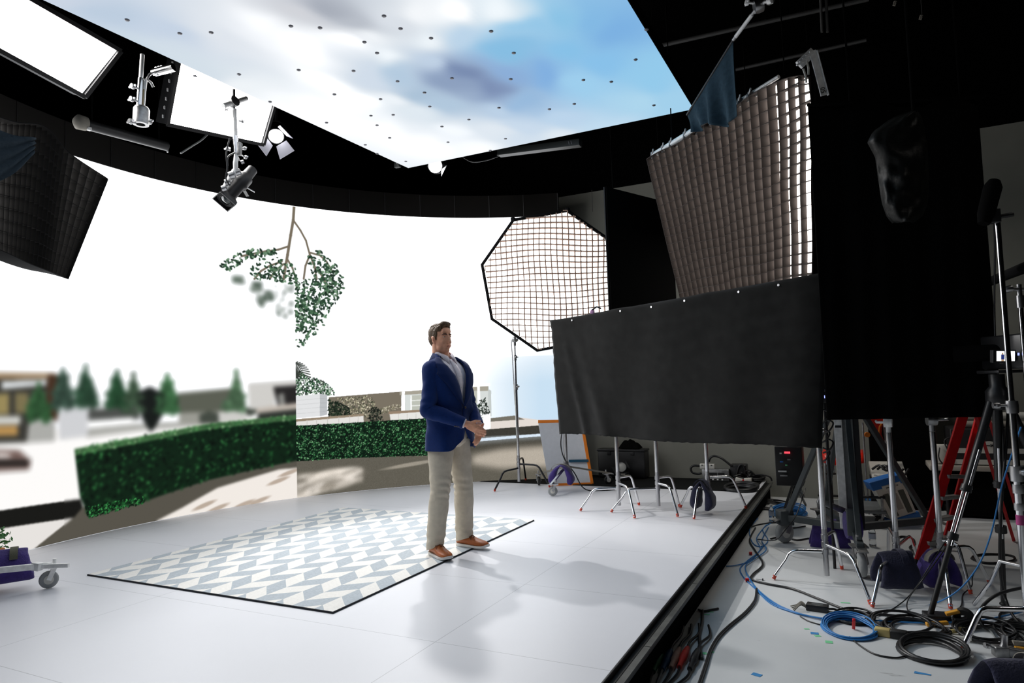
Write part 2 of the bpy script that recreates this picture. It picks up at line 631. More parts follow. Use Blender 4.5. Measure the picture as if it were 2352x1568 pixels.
LED_SHAPES = [('LEFT',(240, 238, 236),[(-0.419,1.278),(0.887,1.297),(1.823,1.276),(2.536,1.279),(3.745,1.319),(3.732,0.346),(1.075,0.315),(-0.399,0.47)]),('LEFT',(58, 57, 52),[(-0.431,1.779),(0.829,1.775),(0.851,1.382),(0.844,1.218),(0.583,1.2),(-0.418,1.254)]),('LEFT',(226, 230, 232),[(0.343,1.752),(0.785,1.759),(0.785,1.718),(0.344,1.687)]),('LEFT',(158, 132, 100),[(-0.433,1.832),(0.873,1.83),(0.873,1.784),(-0.431,1.765)]),('LEFT',(70, 48, 34),[(0.793,1.817),(0.895,1.817),(0.9,1.375),(0.798,1.381)]),('LEFT',(150, 135, 88),[(0.241,1.643),(0.415,1.647),(0.418,1.465),(0.244,1.466)]),('LEFT',(122, 112, 78),[(0.475,1.65),(0.603,1.648),(0.605,1.464),(0.477,1.47)]),('LEFT',(208, 208, 202),[(-0.424,1.477),(0.529,1.44),(0.53,1.366),(-0.422,1.411)]),('LEFT',(180, 140, 82),[(-0.422,1.404),(0.504,1.356),(0.505,1.266),(-0.42,1.324)]),('LEFT',(54, 76, 64),[(0.948,1.893),(0.992,1.788),(1.05,1.638),(1.07,1.493),(1.023,1.469),(0.883,1.476),(0.836,1.502),(0.853,1.642),(0.907,1.788)]),('LEFT',(40, 68, 50),[(1.191,1.879),(1.236,1.783),(1.298,1.647),(1.319,1.517),(1.268,1.493),(1.119,1.499),(1.069,1.527),(1.088,1.651),(1.147,1.783)]),('LEFT',(38, 74, 48),[(1.53,1.864),(1.574,1.761),(1.632,1.615),(1.652,1.476),(1.604,1.451),(1.46,1.458),(1.413,1.487),(1.431,1.62),(1.488,1.761)]),('LEFT',(62, 84, 64),[(1.715,1.818),(1.755,1.716),(1.81,1.572),(1.828,1.435),(1.783,1.41),(1.648,1.417),(1.604,1.446),(1.621,1.578),(1.674,1.717)]),('LEFT',(58, 100, 64),[(2.098,1.826),(2.151,1.713),(2.222,1.553),(2.245,1.4),(2.186,1.374),(2.01,1.383),(1.952,1.415),(1.975,1.561),(2.045,1.715)]),('LEFT',(48, 86, 52),[(0.706,1.715),(0.755,1.631),(0.819,1.513),(0.842,1.403),(0.789,1.382),(0.632,1.391),(0.58,1.418),(0.599,1.522),(0.66,1.633)]),('LEFT',(170, 170, 166),[(0.615,1.4),(0.873,1.397),(0.875,1.187),(0.592,1.196)]),('LEFT',(206, 207, 210),[(0.898,1.5),(1.23,1.503),(1.232,1.207),(0.924,1.195)]),('LEFT',(76, 78, 75),[(1.221,1.469),(1.774,1.471),(1.784,1.34),(1.222,1.347)]),('LEFT',(248, 248, 248),[(1.204,1.357),(1.701,1.363),(1.726,1.287),(1.218,1.278)]),('LEFT',(168, 168, 163),[(1.227,1.277),(1.735,1.287),(2.588,1.271),(2.577,1.221),(1.824,1.225),(1.205,1.196)]),('LEFT',(90, 93, 82),[(2.215,1.603),(2.868,1.642),(2.866,1.359),(2.235,1.371)]),('LEFT',(152, 152, 144),[(2.235,1.381),(2.732,1.376),(2.731,1.211),(2.235,1.273)]),('LEFT',(66, 72, 64),[(2.473,1.349),(2.589,1.383),(2.737,1.345),(2.731,1.226),(2.483,1.247)]),('LEFT',(74, 100, 76),[(2.722,1.397),(2.781,1.524),(2.856,1.469),(2.866,1.379)]),('LEFT',(78, 108, 80),[(2.929,1.841),(2.969,1.717),(3.023,1.543),(3.04,1.376),(2.994,1.347),(2.857,1.354),(2.812,1.387),(2.832,1.549),(2.887,1.719)]),('LEFT',(60, 66, 58),[(2.909,1.362),(3.183,1.428),(3.227,1.345),(3.1,1.298)]),('LEFT',(203, 202, 198),[(2.705,1.372),(3.051,1.365),(3.049,1.19),(2.715,1.196)]),('LEFT',(206, 204, 200),[(3.076,1.7),(3.75,1.73),(3.749,1.628),(3.42,1.637),(3.417,1.374),(3.095,1.379)]),('LEFT',(38, 36, 36),[(3.397,1.649),(3.749,1.662),(3.746,1.37),(3.462,1.361)]),('LEFT',(140, 140, 136),[(3.464,1.553),(3.532,1.568),(3.552,1.412),(3.473,1.393)]),('LEFT',(192, 182, 172),[(3.172,1.386),(3.746,1.437),(3.745,1.358),(3.182,1.326)]),('LEFT',(46, 50, 46),[(3.194,1.326),(3.745,1.358),(3.744,1.224),(3.193,1.223)]),('LEFT',(22, 26, 24),[(1.744,1.621),(1.897,1.684),(2.073,1.593),(2.042,1.372),(1.942,1.216),(1.903,1.191),(1.814,1.338)]),('LEFT',(118, 96, 90),[(-0.418,1.251),(0.52,1.132),(0.637,1.025),(0.62,0.948),(-0.413,1.025)]),('LEFT',(36, 32, 30),[(-0.416,1.164),(0.619,1.035),(0.611,0.98),(-0.414,1.091)]),('LEFT',(228, 222, 218),[(0.29,1.132),(0.415,1.112),(0.457,1.076),(0.312,1.085)]),('GROUND',(22, 22, 19),[(-0.404,0.658),(1.145,0.592),(1.201,0.412),(-0.4,0.516)]),('GROUND',(228, 224, 220),[(-0.4,0.52),(1.096,0.423),(1.03,0.303),(0.534,0.14),(-0.394,0.28)]),('GROUND',(86, 82, 73),[(1.083,0.43),(1.164,0.508),(1.849,0.551),(2.585,0.669),(3.738,0.789),(3.728,0.071),(1.874,0.153),(0.43,0.091)]),('GROUND',(238, 231, 224),[(1.825,0.176),(2.274,0.317),(2.69,0.478),(3.011,0.53),(3.453,0.607),(3.792,0.606),(3.786,0.174),(2.868,0.156),(1.874,0.12)]),('SHARP',(96, 92, 82),[(3.624,0.771),(5.522,0.78),(6.202,0.809),(8.064,0.942),(8.027,0.036),(3.616,0.114)]),('SHARP',(120, 112, 98),[(4.124,1.49),(5.123,1.532),(5.114,1.116),(4.118,1.146)]),('SHARP',(226, 217, 210),[(6.365,1.074),(6.721,1.117),(8.063,0.912),(8.059,0.821),(6.174,0.933)]),('SHARP',(116, 112, 102),[(6.379,1.11),(6.722,1.136),(6.863,1.075),(6.377,1.061)]),('SHARP',(60, 58, 52),[(6.156,0.946),(7.14,0.987),(8.063,0.912),(8.059,0.821),(6.109,0.813)]),('SHARP',(216, 230, 243),[(6.047,0.822),(7.136,0.869),(8.063,0.906),(8.062,0.876),(7.135,0.832),(6.046,0.779)]),('SHARP',(72, 69, 61),[(6.015,0.78),(7.135,0.832),(8.062,0.876),(8.055,0.712),(6.011,0.658)]),('SHARP',(214, 219, 216),[(5.123,1.495),(6.354,1.521),(6.381,1.172),(5.134,1.199)]),('SHARP',(165, 160, 146),[(5.099,1.532),(6.361,1.57),(6.359,1.502),(5.098,1.484)]),('SHARP',(250, 250, 250),[(5.039,1.571),(6.381,1.607),(6.386,1.569),(5.038,1.534)]),('SHARP',(188, 191, 180),[(5.263,1.472),(5.539,1.481),(5.534,1.254),(5.257,1.254)]),('SHARP',(232, 234, 230),[(5.261,1.405),(5.538,1.413),(5.537,1.401),(5.261,1.393)]),('SHARP',(232, 234, 230),[(5.259,1.333),(5.536,1.34),(5.535,1.328),(5.259,1.321)]),('SHARP',(240, 242, 240),[(5.25,1.473),(5.269,1.472),(5.264,1.254),(5.245,1.255)]),('SHARP',(250, 250, 250),[(5.13,1.531),(5.172,1.53),(5.165,1.234),(5.123,1.236)]),('SHARP',(196, 202, 200),[(6.354,1.527),(6.397,1.501),(6.392,1.135),(6.348,1.136)]),('SHARP',(190, 191, 180),[(6.098,1.504),(6.197,1.507),(6.192,1.334),(6.093,1.331)]),('SHARP',(252, 252, 252),[(6.199,1.576),(6.237,1.574),(6.235,1.301),(6.198,1.303)]),('SHARP',(228, 226, 222),[(4.953,1.226),(5.533,1.242),(5.53,1.108),(4.968,1.111)]),('SHARP',(150, 130, 110),[(4.941,1.262),(5.534,1.273),(5.533,1.242),(4.941,1.226)]),('SHARP',(200, 197, 192),[(5.074,1.226),(5.081,1.226),(5.079,1.118),(5.072,1.118)]),('SHARP',(200, 197, 192),[(5.196,1.22),(5.203,1.22),(5.2,1.112),(5.193,1.112)]),('SHARP',(200, 197, 192),[(5.318,1.215),(5.325,1.215),(5.322,1.106),(5.315,1.106)]),('SHARP',(200, 197, 192),[(5.44,1.21),(5.448,1.209),(5.445,1.1),(5.438,1.1)]),('SHARP',(223, 224, 225),[(3.645,1.519),(4.008,1.54),(4.003,1.244),(3.641,1.235)]),('SHARP',(188, 191, 194),[(4.008,1.54),(4.107,1.525),(4.102,1.261),(4.003,1.244)]),('SHARP',(205, 206, 207),[(3.644,1.464),(4.007,1.482),(4.007,1.476),(3.644,1.458)]),('SHARP',(205, 206, 207),[(3.643,1.408),(4.006,1.423),(4.006,1.417),(3.643,1.402)]),('SHARP',(205, 206, 207),[(3.643,1.352),(4.005,1.364),(4.005,1.358),(3.642,1.347)]),('SHARP',(205, 206, 207),[(3.642,1.297),(4.004,1.305),(4.004,1.3),(3.642,1.291)]),('SHARP',(172, 175, 178),[(4.007,1.482),(4.106,1.472),(4.106,1.466),(4.007,1.476)]),('SHARP',(172, 175, 178),[(4.006,1.423),(4.105,1.419),(4.105,1.413),(4.006,1.417)]),('SHARP',(172, 175, 178),[(4.005,1.364),(4.104,1.365),(4.104,1.359),(4.005,1.358)]),('SHARP',(172, 175, 178),[(4.004,1.305),(4.103,1.312),(4.103,1.306),(4.004,1.3)]),('SHARP',(226, 223, 219),[(3.641,1.191),(4.592,1.219),(4.596,1.131),(3.64,1.119)]),('SHARP',(148, 132, 112),[(3.641,1.224),(4.598,1.248),(4.598,1.219),(3.641,1.191)]),('SHARP',(196, 192, 187),[(3.829,1.207),(3.836,1.207),(3.835,1.109),(3.828,1.109)]),('SHARP',(196, 192, 187),[(3.956,1.211),(3.963,1.21),(3.962,1.11),(3.955,1.111)]),('SHARP',(196, 192, 187),[(4.102,1.215),(4.109,1.214),(4.107,1.112),(4.1,1.113)]),('SHARP',(196, 192, 187),[(4.254,1.219),(4.261,1.219),(4.259,1.114),(4.252,1.115)]),('SHARP',(196, 192, 187),[(4.402,1.224),(4.409,1.224),(4.407,1.117),(4.4,1.117)]),('SHARP',(196, 192, 187),[(4.515,1.228),(4.522,1.227),(4.52,1.119),(4.513,1.119)]),('SHARP',(238, 241, 241),[(6.156,1.162),(6.381,1.178),(6.374,0.956),(6.162,0.934)])]
HEDGE_SOFT = [(1.078,1.084),(1.677,1.134),(2.588,1.23),(3.744,1.274),(3.737,0.7),(2.585,0.583),(1.825,0.453),(1.233,0.402),(1.14,0.618)]
HEDGE_SOFT_TOP = [(1.077,1.092),(1.677,1.144),(2.588,1.241),(3.744,1.286),(3.744,1.218),(2.588,1.169),(1.677,1.07),(1.087,1.024)]
HEDGE_SOFT_FOOT = [(1.187,0.504),(1.825,0.508),(1.849,0.435),(1.233,0.389)]
HEDGE_SHARP = [(3.64,1.141),(4.323,1.134),(5.5,1.146),(5.487,0.625),(4.374,0.668),(3.634,0.688)]
LIGHT_PATCH = [(6.109,0.592),(6.508,0.673),(7.192,0.701),(8.052,0.639),(8.042,0.397),(6.499,0.391),(6.093,0.47)]
DAPPLE = [(3.649,0.532),(4.584,0.511),(4.569,0.338),(3.787,0.212),(3.645,0.208)]
STREAK = (5.24, 0.52)
SPOTS = [(2.688, 0.24), (3.009, 0.238), (3.2, 0.252), (3.451, 0.467), (2.531, 0.3), (3.593, 0.554)]
BUSH = [(3.648,1.788),(3.752,1.843),(3.878,1.761),(4.011,1.735),(4.138,1.646),(4.224,1.527),(4.106,1.514),(4.008,1.546),(3.645,1.525)]
BUSH_DARK = [(4.123,1.456),(4.24,1.428),(4.386,1.346),(4.431,1.221),(4.119,1.203)]
FOLIAGE = [(4.241,1.474),(4.687,1.493),(4.757,1.389),(4.681,1.173),(4.442,1.186),(4.386,1.346)]
FOLIAGE_THIN = [(4.754,1.253),(4.834,1.309),(5.096,1.376),(5.106,1.315),(4.862,1.236)]
SHRUB = [(4.653,1.275),(4.744,1.348),(4.827,1.297),(4.86,1.147),(4.68,1.126)]
POT_PLANT = [(6.191,1.303),(6.231,1.364),(6.313,1.398),(6.352,1.266),(6.374,1.172),(6.175,1.155)]
POT_TRAIL = [(6.187,1.148),(6.274,1.158),(6.26,1.096),(6.198,1.099)]
TWIGS = [[(3.7,4.028),(3.685,3.823),(3.648,3.617),(3.604,3.354),(3.568,3.163),(3.549,3.036)],[(3.685,3.823),(3.777,3.7),(3.851,3.569),(3.901,3.381),(3.957,3.239),(3.99,3.066)],[(3.606,3.463),(3.485,3.411),(3.314,3.37),(3.145,3.318),(3.006,3.275)],[(3.529,3.262),(3.369,3.19),(3.255,3.113),(3.17,3.006)],[(3.551,3.23),(3.436,3.129),(3.367,3.022)],[(3.604,3.291),(3.666,3.188),(3.71,3.048),(3.72,2.934)],[(3.907,3.41),(4.036,3.386),(4.123,3.31),(4.21,3.168)],[(3.901,3.381),(3.84,3.23),(3.814,3.055)],[(3.957,3.239),(4.09,3.072),(4.128,2.898)]]
LEAF_ZONES = [(95,[(2.732,3.114),(2.814,3.214),(2.951,3.301),(3.118,3.375),(3.258,3.38),(3.485,3.428),(3.484,3.359),(3.201,3.274),(3.005,3.198),(2.84,3.073)]),(105,[(3.17,3.006),(3.34,3.177),(3.54,3.263),(3.684,3.247),(3.767,2.966),(3.594,2.983),(3.367,3.011)]),(150,[(3.859,3.36),(4.037,3.468),(4.136,3.37),(4.271,3.26),(4.357,3.086),(4.366,2.938),(4.233,2.784),(4.058,2.895),(3.914,3.062)]),(230,[(3.697,2.933),(3.826,3.056),(4.001,3.067),(4.176,2.9),(4.202,2.724),(4.111,2.517),(4.038,2.37),(3.932,2.31),(3.814,2.194),(3.698,2.137)]),(200,[(3.71,3.048),(4.178,3.018),(4.141,2.605),(3.934,2.426),(3.701,2.307)]),(38,[(3.257,3.28),(3.53,3.347),(3.538,3.036),(3.198,3.009),(3.032,3.076)]),(80,[(4.034,3.303),(4.24,3.229),(4.332,3.026),(4.262,2.726),(4.115,2.78)])]
LEAF_SOFT = [[(2.9,3.003),(3.032,3.016),(3.031,2.95),(2.899,2.939)],[(3.142,2.96),(3.265,2.981),(3.253,2.836),(3.13,2.838)],[(3.196,2.788),(3.32,2.807),(3.284,2.656),(3.206,2.679)],[(3.434,2.96),(3.686,3.001),(3.683,2.704),(3.588,2.502),(3.474,2.458),(3.454,2.692)],[(3.309,2.862),(3.422,2.859),(3.421,2.747),(3.308,2.751)]]
SEAM_S = 3.69

# ================================================================== LED WALL (curved display) AND LED CEILING (flat display)
WC = V((-2.251, 4.648, 0))
WR = 4.651
KS = WR * math.pi / 180
S_MIN, S_MAX = -0.55, 7.46
W_TOP = 4.012
rng = np.random.default_rng(7)


def wall_pt(s, z, out=0.0):
    a = R(200 - s / KS)
    r = WR + out
    return (WC.x + r * math.cos(a), WC.y + r * math.sin(a), z)


class Picture:
    """picture raster in wall metres: s along the wall, z up"""
    def __init__(p, s0, s1, z0, z1, step):
        p.ns, p.nz = int((s1 - s0) / step) + 1, int((z1 - z0) / step) + 1
        p.s = np.linspace(s0, s1, p.ns)
        p.z = np.linspace(z0, z1, p.nz)
        p.S, p.Z = np.meshgrid(p.s, p.z)
        p.img = sky_colour(p.S, p.Z)

    def window(p, s0, s1, z0, z1):
        i0, i1 = np.searchsorted(p.s, (s0, s1))
        j0, j1 = np.searchsorted(p.z, (z0, z1))
        return slice(max(j0 - 1, 0), j1 + 1), slice(max(i0 - 1, 0), i1 + 1)

    def inside(p, pts):
        xs = [q[0] for q in pts]
        zs = [q[1] for q in pts]
        w = p.window(min(xs), max(xs), min(zs), max(zs))
        S_, Z_ = p.S[w], p.Z[w]
        m = np.zeros(S_.shape, bool)
        n = len(pts)
        for i in range(n):
            (x0, z0), (x1, z1) = pts[i - 1], pts[i]
            if z0 == z1:
                continue
            c = ((z0 > Z_) != (z1 > Z_)) & (S_ < (x1 - x0) * (Z_ - z0) / (z1 - z0) + x0)
            m ^= c
        return w, m

    def poly(p, pts, col, alpha=1.0):
        w, m = p.inside(pts)
        sub = p.img[w]
        sub[m] = sub[m] * (1 - alpha) + np.array(col) * alpha

    def blob(p, s, z, rs, rz, ang, col, alpha=1.0, soft=0.0):
        r = max(rs, rz) * (1 + soft)
        w = p.window(s - r, s + r, z - r, z + r)
        ds, dz = p.S[w] - s, p.Z[w] - z
        ca, sa = math.cos(ang), math.sin(ang)
        q = ((ds * ca + dz * sa) / rs) ** 2 + ((-ds * sa + dz * ca) / rz) ** 2
        k = np.clip((1 + soft - np.sqrt(q)) / max(soft, 0.25), 0, 1) * alpha
        p.img[w] = p.img[w] * (1 - k[..., None]) + np.array(col) * k[..., None]

    def line(p, pts, wd, col):
        for (x0, z0), (x1, z1) in zip(pts, pts[1:]):
            w = p.window(min(x0, x1) - wd, max(x0, x1) + wd, min(z0, z1) - wd, max(z0, z1) + wd)
            S_, Z_ = p.S[w], p.Z[w]
            dx, dz = x1 - x0, z1 - z0
            t = np.clip(((S_ - x0) * dx + (Z_ - z0) * dz) / (dx * dx + dz * dz + 1e-9), 0, 1)
            d = np.hypot(S_ - x0 - t * dx, Z_ - z0 - t * dz)
            k = np.clip((wd - d) / (wd * 0.5), 0, 1)
            p.img[w] = p.img[w] * (1 - k[..., None]) + np.array(col) * k[..., None]

    def scatter(p, pts, n, size, cols, alpha=1.0, soft=0.0, aspect=0.55, turn=3.14):
        xs = [q[0] for q in pts]
        zs = [q[1] for q in pts]
        k = 0
        while k < n:
            s, z = rng.uniform(min(xs), max(xs)), rng.uniform(min(zs), max(zs))
            odd = False
            for i in range(len(pts)):
                (x0, z0), (x1, z1) = pts[i - 1], pts[i]
                if (z0 > z) != (z1 > z) and s < (x1 - x0) * (z - z0) / (z1 - z0) + x0:
                    odd = not odd
            if not odd:
                continue
            r = size * rng.uniform(0.6, 1.3)
            c = np.array(cols[rng.integers(len(cols))]) * rng.uniform(0.85, 1.15)
            p.blob(s, z, r, r * aspect, rng.uniform(0, turn), c, alpha, soft)
            k += 1

    def blur(p, mask, r, passes=2):
        a = p.img.copy()
        for _ in range(passes):
            for ax in (0, 1):
                pad = [(0, 0)] * 3
                pad[ax] = (r + 1, r)
                c = np.cumsum(np.pad(a, pad, mode='edge'), axis=ax)
                n = a.shape[ax]
                hi = np.take(c, range(2 * r + 1, 2 * r + 1 + n), axis=ax)
                lo = np.take(c, range(0, n), axis=ax)
                a = (hi - lo) / (2 * r + 1)
        p.img[mask] = a[mask]

    def build(p, name, material, parent, out):
        nz2, ns2 = p.nz // 2 * 2, p.ns // 2 * 2
        half = lambda a: (a[0:nz2:2, 0:ns2:2] + a[1:nz2:2, 0:ns2:2] + a[0:nz2:2, 1:ns2:2] + a[1:nz2:2, 1:ns2:2]) / 4
        p.img, p.S, p.Z = half(p.img), half(p.S), half(p.Z)
        p.nz, p.ns = nz2 // 2, ns2 // 2
        verts = np.empty((p.nz * p.ns, 3))
        a = np.radians(200 - p.S / KS)
        verts[:, 0] = (WC.x + (WR + out) * np.cos(a)).ravel()
        verts[:, 1] = (WC.y + (WR + out) * np.sin(a)).ravel()
        verts[:, 2] = p.Z.ravel()
        return grid_object(name, verts, p.nz, p.ns, p.img, material, parent, 0.35)


def grid_object(name, verts, nr, nc, img, material, parent, boost=0.0):
    off = np.array(parent.location)
    me = bpy.data.meshes.new(name)
    idx = np.arange(nr * nc).reshape(nr, nc)
    q = np.stack([idx[:-1, :-1], idx[:-1, 1:], idx[1:, 1:], idx[1:, :-1]], -1).reshape(-1, 4)
    me.vertices.add(nr * nc)
    me.vertices.foreach_set('co', (verts - off).astype(np.float32).ravel())
    me.loops.add(q.size)
    me.loops.foreach_set('vertex_index', q.astype(np.int32).ravel())
    me.polygons.add(len(q))
    me.polygons.foreach_set('loop_start', np.arange(0, q.size, 4, dtype=np.int32))
    me.polygons.foreach_set('use_smooth', np.ones(len(q), bool))
    me.update()
    c = np.clip(img.reshape(-1, 3) / 255.0, 0, 2)
    lin = np.where(c <= 0.04045, c / 12.92, ((c + 0.055) / 1.055) ** 2.4)
    # the brightest whites of the picture run above the camera's range, as on the real screen
    lin = lin * (1 + boost * np.clip((c.min(1) - 0.85) / 0.13, 0, 1) ** 2)[:, None]
    at = me.color_attributes.new('picture', 'FLOAT_COLOR', 'POINT')
    at.data.foreach_set('color', np.concatenate([lin, np.ones((len(lin), 1))], 1).astype(np.float32).ravel())
    me.materials.append(MATS[material])
    o = bpy.data.objects.new(name, me)
    COL.objects.link(o)
    o.parent = parent
    return o


def sky_colour(S_, Z_):
    w = np.array([251.0, 252.0, 254.0])
    blue = np.array([200.0, 223.0, 241.0])
    pale = np.array([238.0, 243.0, 251.0])
    a = np.clip((S_ - 6.0) / 1.1, 0, 1) * np.clip((2.35 - Z_) / 0.75, 0, 1)
    b2 = np.exp(-(((S_ - 6.0) / 0.75) ** 2 + ((Z_ - 3.55) / 0.55) ** 2)) * 0.6
    c3 = np.clip((1.2 - S_) / 1.5, 0, 1) * 0.5
    img = w + (blue - w) * a[..., None]
    img = img + (pale - img) * np.clip(b2 + c3, 0, 1)[..., None]
    return img


screen_mat('led_sky', 0.86)
screen_mat('led_picture', 0.86, sample=False)
mat('led_off', (0.0035, 0.0033, 0.003), 0.5, spec=0.25)
mat('led_off_warm', (0.009, 0.0078, 0.0066), 0.6, spec=0.2)

led = thing('led_wall', 'tall curved video wall showing a bright sky over a hedge and garden', 'video wall', wall_pt(4.0, STAGE))
# sky part of the screen
ns, nzr = 70, 24
ss, zz = np.linspace(S_MIN, S_MAX, ns), np.linspace(STAGE + 0.005, W_TOP, nzr)
SS, ZZ = np.meshgrid(ss, zz)
aa = np.radians(200 - SS / KS)
vv = np.stack([(WC.x + (WR + 0.012) * np.cos(aa)).ravel(), (WC.y + (WR + 0.012) * np.sin(aa)).ravel(), ZZ.ravel()], 1)
grid_object('sky_screen', vv, nzr, ns, sky_colour(SS, ZZ), 'led_sky', led, 2.2)

# garden picture on the lower part
pic = Picture(S_MIN, S_MAX, STAGE + 0.002, 1.984, 0.0031)
for lay, col, pts in LED_SHAPES:
    if lay == 'LEFT':
        pic.poly(pts, col)
leftm = pic.S < SEAM_S
for lay, col, pts in LED_SHAPES:      # mottle the far trees
    if lay == 'LEFT' and len(pts) == 9:
        c3 = np.array(col)
        pic.scatter(pts, 46, 0.030, [c3 * 0.6, c3 * 1.25, c3 * 0.8], 0.7)
        mx_, mz_ = sum(q[0] for q in pts) / 9, sum(q[1] for q in pts) / 9
        for k in range(26):
            q = pts[int(rng.integers(9))]
            pic.blob(lerp(mx_, q[0], rng.uniform(0.7, 1.12)), lerp(mz_, q[1], rng.uniform(0.7, 1.1)), 0.03, 0.022, rng.uniform(0, 3), c3 * rng.uniform(0.7, 1.3), 0.8)
pic.blur(leftm, 8, 2)
for lay, col, pts in LED_SHAPES:
    if lay == 'GROUND':
        pic.poly(pts, col)
pic.blur(leftm & (pic.Z < 0.9), 2, 1)
pic.poly(HEDGE_SOFT, (13, 34, 19))
pic.scatter(HEDGE_SOFT, 900, 0.026, [(28, 76, 38), (8, 22, 12), (46, 104, 56), (5, 14, 8), (16, 44, 24), (10, 26, 15)], 0.85)
pic.poly(HEDGE_SOFT_TOP, (110, 160, 104), 0.5)
pic.scatter(HEDGE_SOFT_TOP, 160, 0.020, [(150, 186, 140), (70, 130, 72), (40, 90, 48)], 0.6)
zs0 = min(q[1] for q in HEDGE_SOFT) - 0.1
pic.blur(leftm & (pic.S > HEDGE_SOFT[0][0] - 0.1), 4, 2)
g = np.repeat(np.repeat(rng.normal(0, 1, (pic.nz // 2 + 1, pic.ns // 2 + 1)), 2, 0), 2, 1)[:pic.nz, :pic.ns]
pic.blob(0.9, 0.25, 0.01, 0.01, 0, (86, 82, 73))
for s, z in SPOTS:
    pic.blob(s, z, 0.10, 0.018, 0.25, (150, 128, 108), 0.6, 0.8)
low = leftm & (pic.Z < 0.75) & (pic.S > 0.2)
pic.blur(leftm & (pic.Z < 0.9), 2, 1)
pic.scatter(HEDGE_SOFT_FOOT, 330, 0.014, [(30, 96, 46), (10, 30, 16), (60, 140, 74), (16, 50, 24), (8, 22, 12)], 0.95)
sharp = Picture(S_MIN, S_MAX, STAGE + 0.002, 1.984, 0.0031)
for lay, col, pts in LED_SHAPES:
    if lay == 'SHARP':
        sharp.poly(pts, col)
sharp.scatter(LIGHT_PATCH, 10, 0.25, [(186, 176, 163)], 0.0)
sharp.poly(LIGHT_PATCH, (190, 180, 166), 0.9)
pm = (sharp.S > SEAM_S) & (sharp.Z < 0.95)
sharp.blur(pm & (sharp.S > 5.9) & (sharp.Z < 0.86), 14, 2)
for lay, col, pts in LED_SHAPES:
    if lay == 'SHARP' and col == (216, 230, 243):
        sharp.poly(pts, col)
sharp.poly(DAPPLE, (196, 187, 175), 0.6)
sharp.scatter(DAPPLE, 30, 0.13, [(232, 224, 214), (216, 207, 196)], 0.75, 0.6, 0.22, 0.25)
sharp.scatter(DAPPLE, 22, 0.07, [(120, 113, 102), (150, 142, 130)], 0.5, 0.7, 0.25, 0.5)
wd_, md_ = sharp.inside(DAPPLE)
mk = np.zeros(sharp.S.shape, bool)
mk[wd_] = md_
s_hi, s_lo = max(q[0] for q in DAPPLE), min(q[0] for q in DAPPLE)
sharp.blur((sharp.S > SEAM_S) & (sharp.S < s_hi + 0.12) & (sharp.Z < 0.72) & (sharp.Z > 0.2), 7, 2)
sharp.blob(STREAK[0], STREAK[1], 0.26, 0.018, 0.1, (172, 164, 150), 0.75, 0.9)
pn = pm & (sharp.Z < 0.95)
sharp.img[pn] += (g * 3.5)[pn][:, None]
sharp.scatter(FOLIAGE, 420, 0.011, [(232, 226, 198), (180, 172, 140), (74, 78, 58), (40, 48, 36)], 0.85)
sharp.scatter(FOLIAGE_THIN, 120, 0.010, [(226, 220, 196), (160, 152, 126), (90, 92, 70)], 0.8)
sharp.scatter(BUSH_DARK, 220, 0.018, [(18, 26, 20), (30, 42, 30), (46, 60, 44)], 0.95)
sharp.scatter(SHRUB, 160, 0.014, [(16, 20, 16), (28, 34, 28), (60, 66, 54)], 0.95)
sharp.scatter(BUSH, 620, 0.015, [(18, 36, 24), (40, 80, 52), (92, 130, 96), (12, 22, 16), (190, 205, 186)], 0.95)
for k in range(9):
    s0, z0 = BUSH[0][0] + 0.02, BUSH[0][1]
    an = 0.3 + k * 0.16
    sharp.line([(s0, z0 - 0.05), (s0 + 0.13 * math.cos(an), z0 - 0.05 + 0.20 * math.sin(an)), (s0 + 0.22 * math.cos(an - 0.25), z0 - 0.05 + 0.23 * math.sin(an - 0.2))], 0.009, (52, 58, 52))
# bricks patches drawn again over the bush
for lay, col, pts in LED_SHAPES:
    if lay == 'SHARP' and col in ((223, 224, 225), (188, 191, 194), (205, 206, 207), (172, 175, 178), (226, 223, 219), (148, 132, 112), (196, 192, 187)):
        sharp.poly(pts, col)
sharp.scatter(POT_PLANT, 150, 0.013, [(24, 34, 28), (40, 54, 42), (14, 20, 16)], 0.95)
sharp.scatter(POT_TRAIL, 16, 0.010, [(50, 62, 50), (30, 40, 30)], 0.9)
sharp.poly(HEDGE_SHARP, (10, 28, 17))
sharp.scatter(HEDGE_SHARP, 5200, 0.0120, [(30, 80, 44), (10, 28, 17), (58, 120, 70), (6, 16, 10), (18, 52, 30), (8, 22, 13), (8, 20, 12), (120, 176, 124)], 0.92)
rm = pic.S >= SEAM_S
pic.img[rm] = sharp.img[rm]
# the sunlit patch runs on from the soft side: dapples on both sides of the seam
pic.build('garden_screen', 'led_picture', led, 0.006)

# hanging branch picture
br = Picture(2.62, 4.62, 1.982, 4.010, 0.0031)
for z_ in LEAF_SOFT:
    br.scatter(z_, 30, 0.030, [(96, 108, 98), (60, 76, 64), (130, 142, 132)], 0.8)
br.blur(br.S < SEAM_S, 8, 2)
for k, t in enumerate(TWIGS):
    br.line(t, 0.024 if k == 0 else 0.017, (118, 108, 92))
for n_, z_ in LEAF_ZONES:
    br.scatter(z_, n_, 0.026, [(44, 74, 52), (26, 44, 32), (70, 104, 76), (34, 58, 42), (106, 136, 108)], 0.95)
br.build('branch_screen', 'led_picture', led, 0.006)

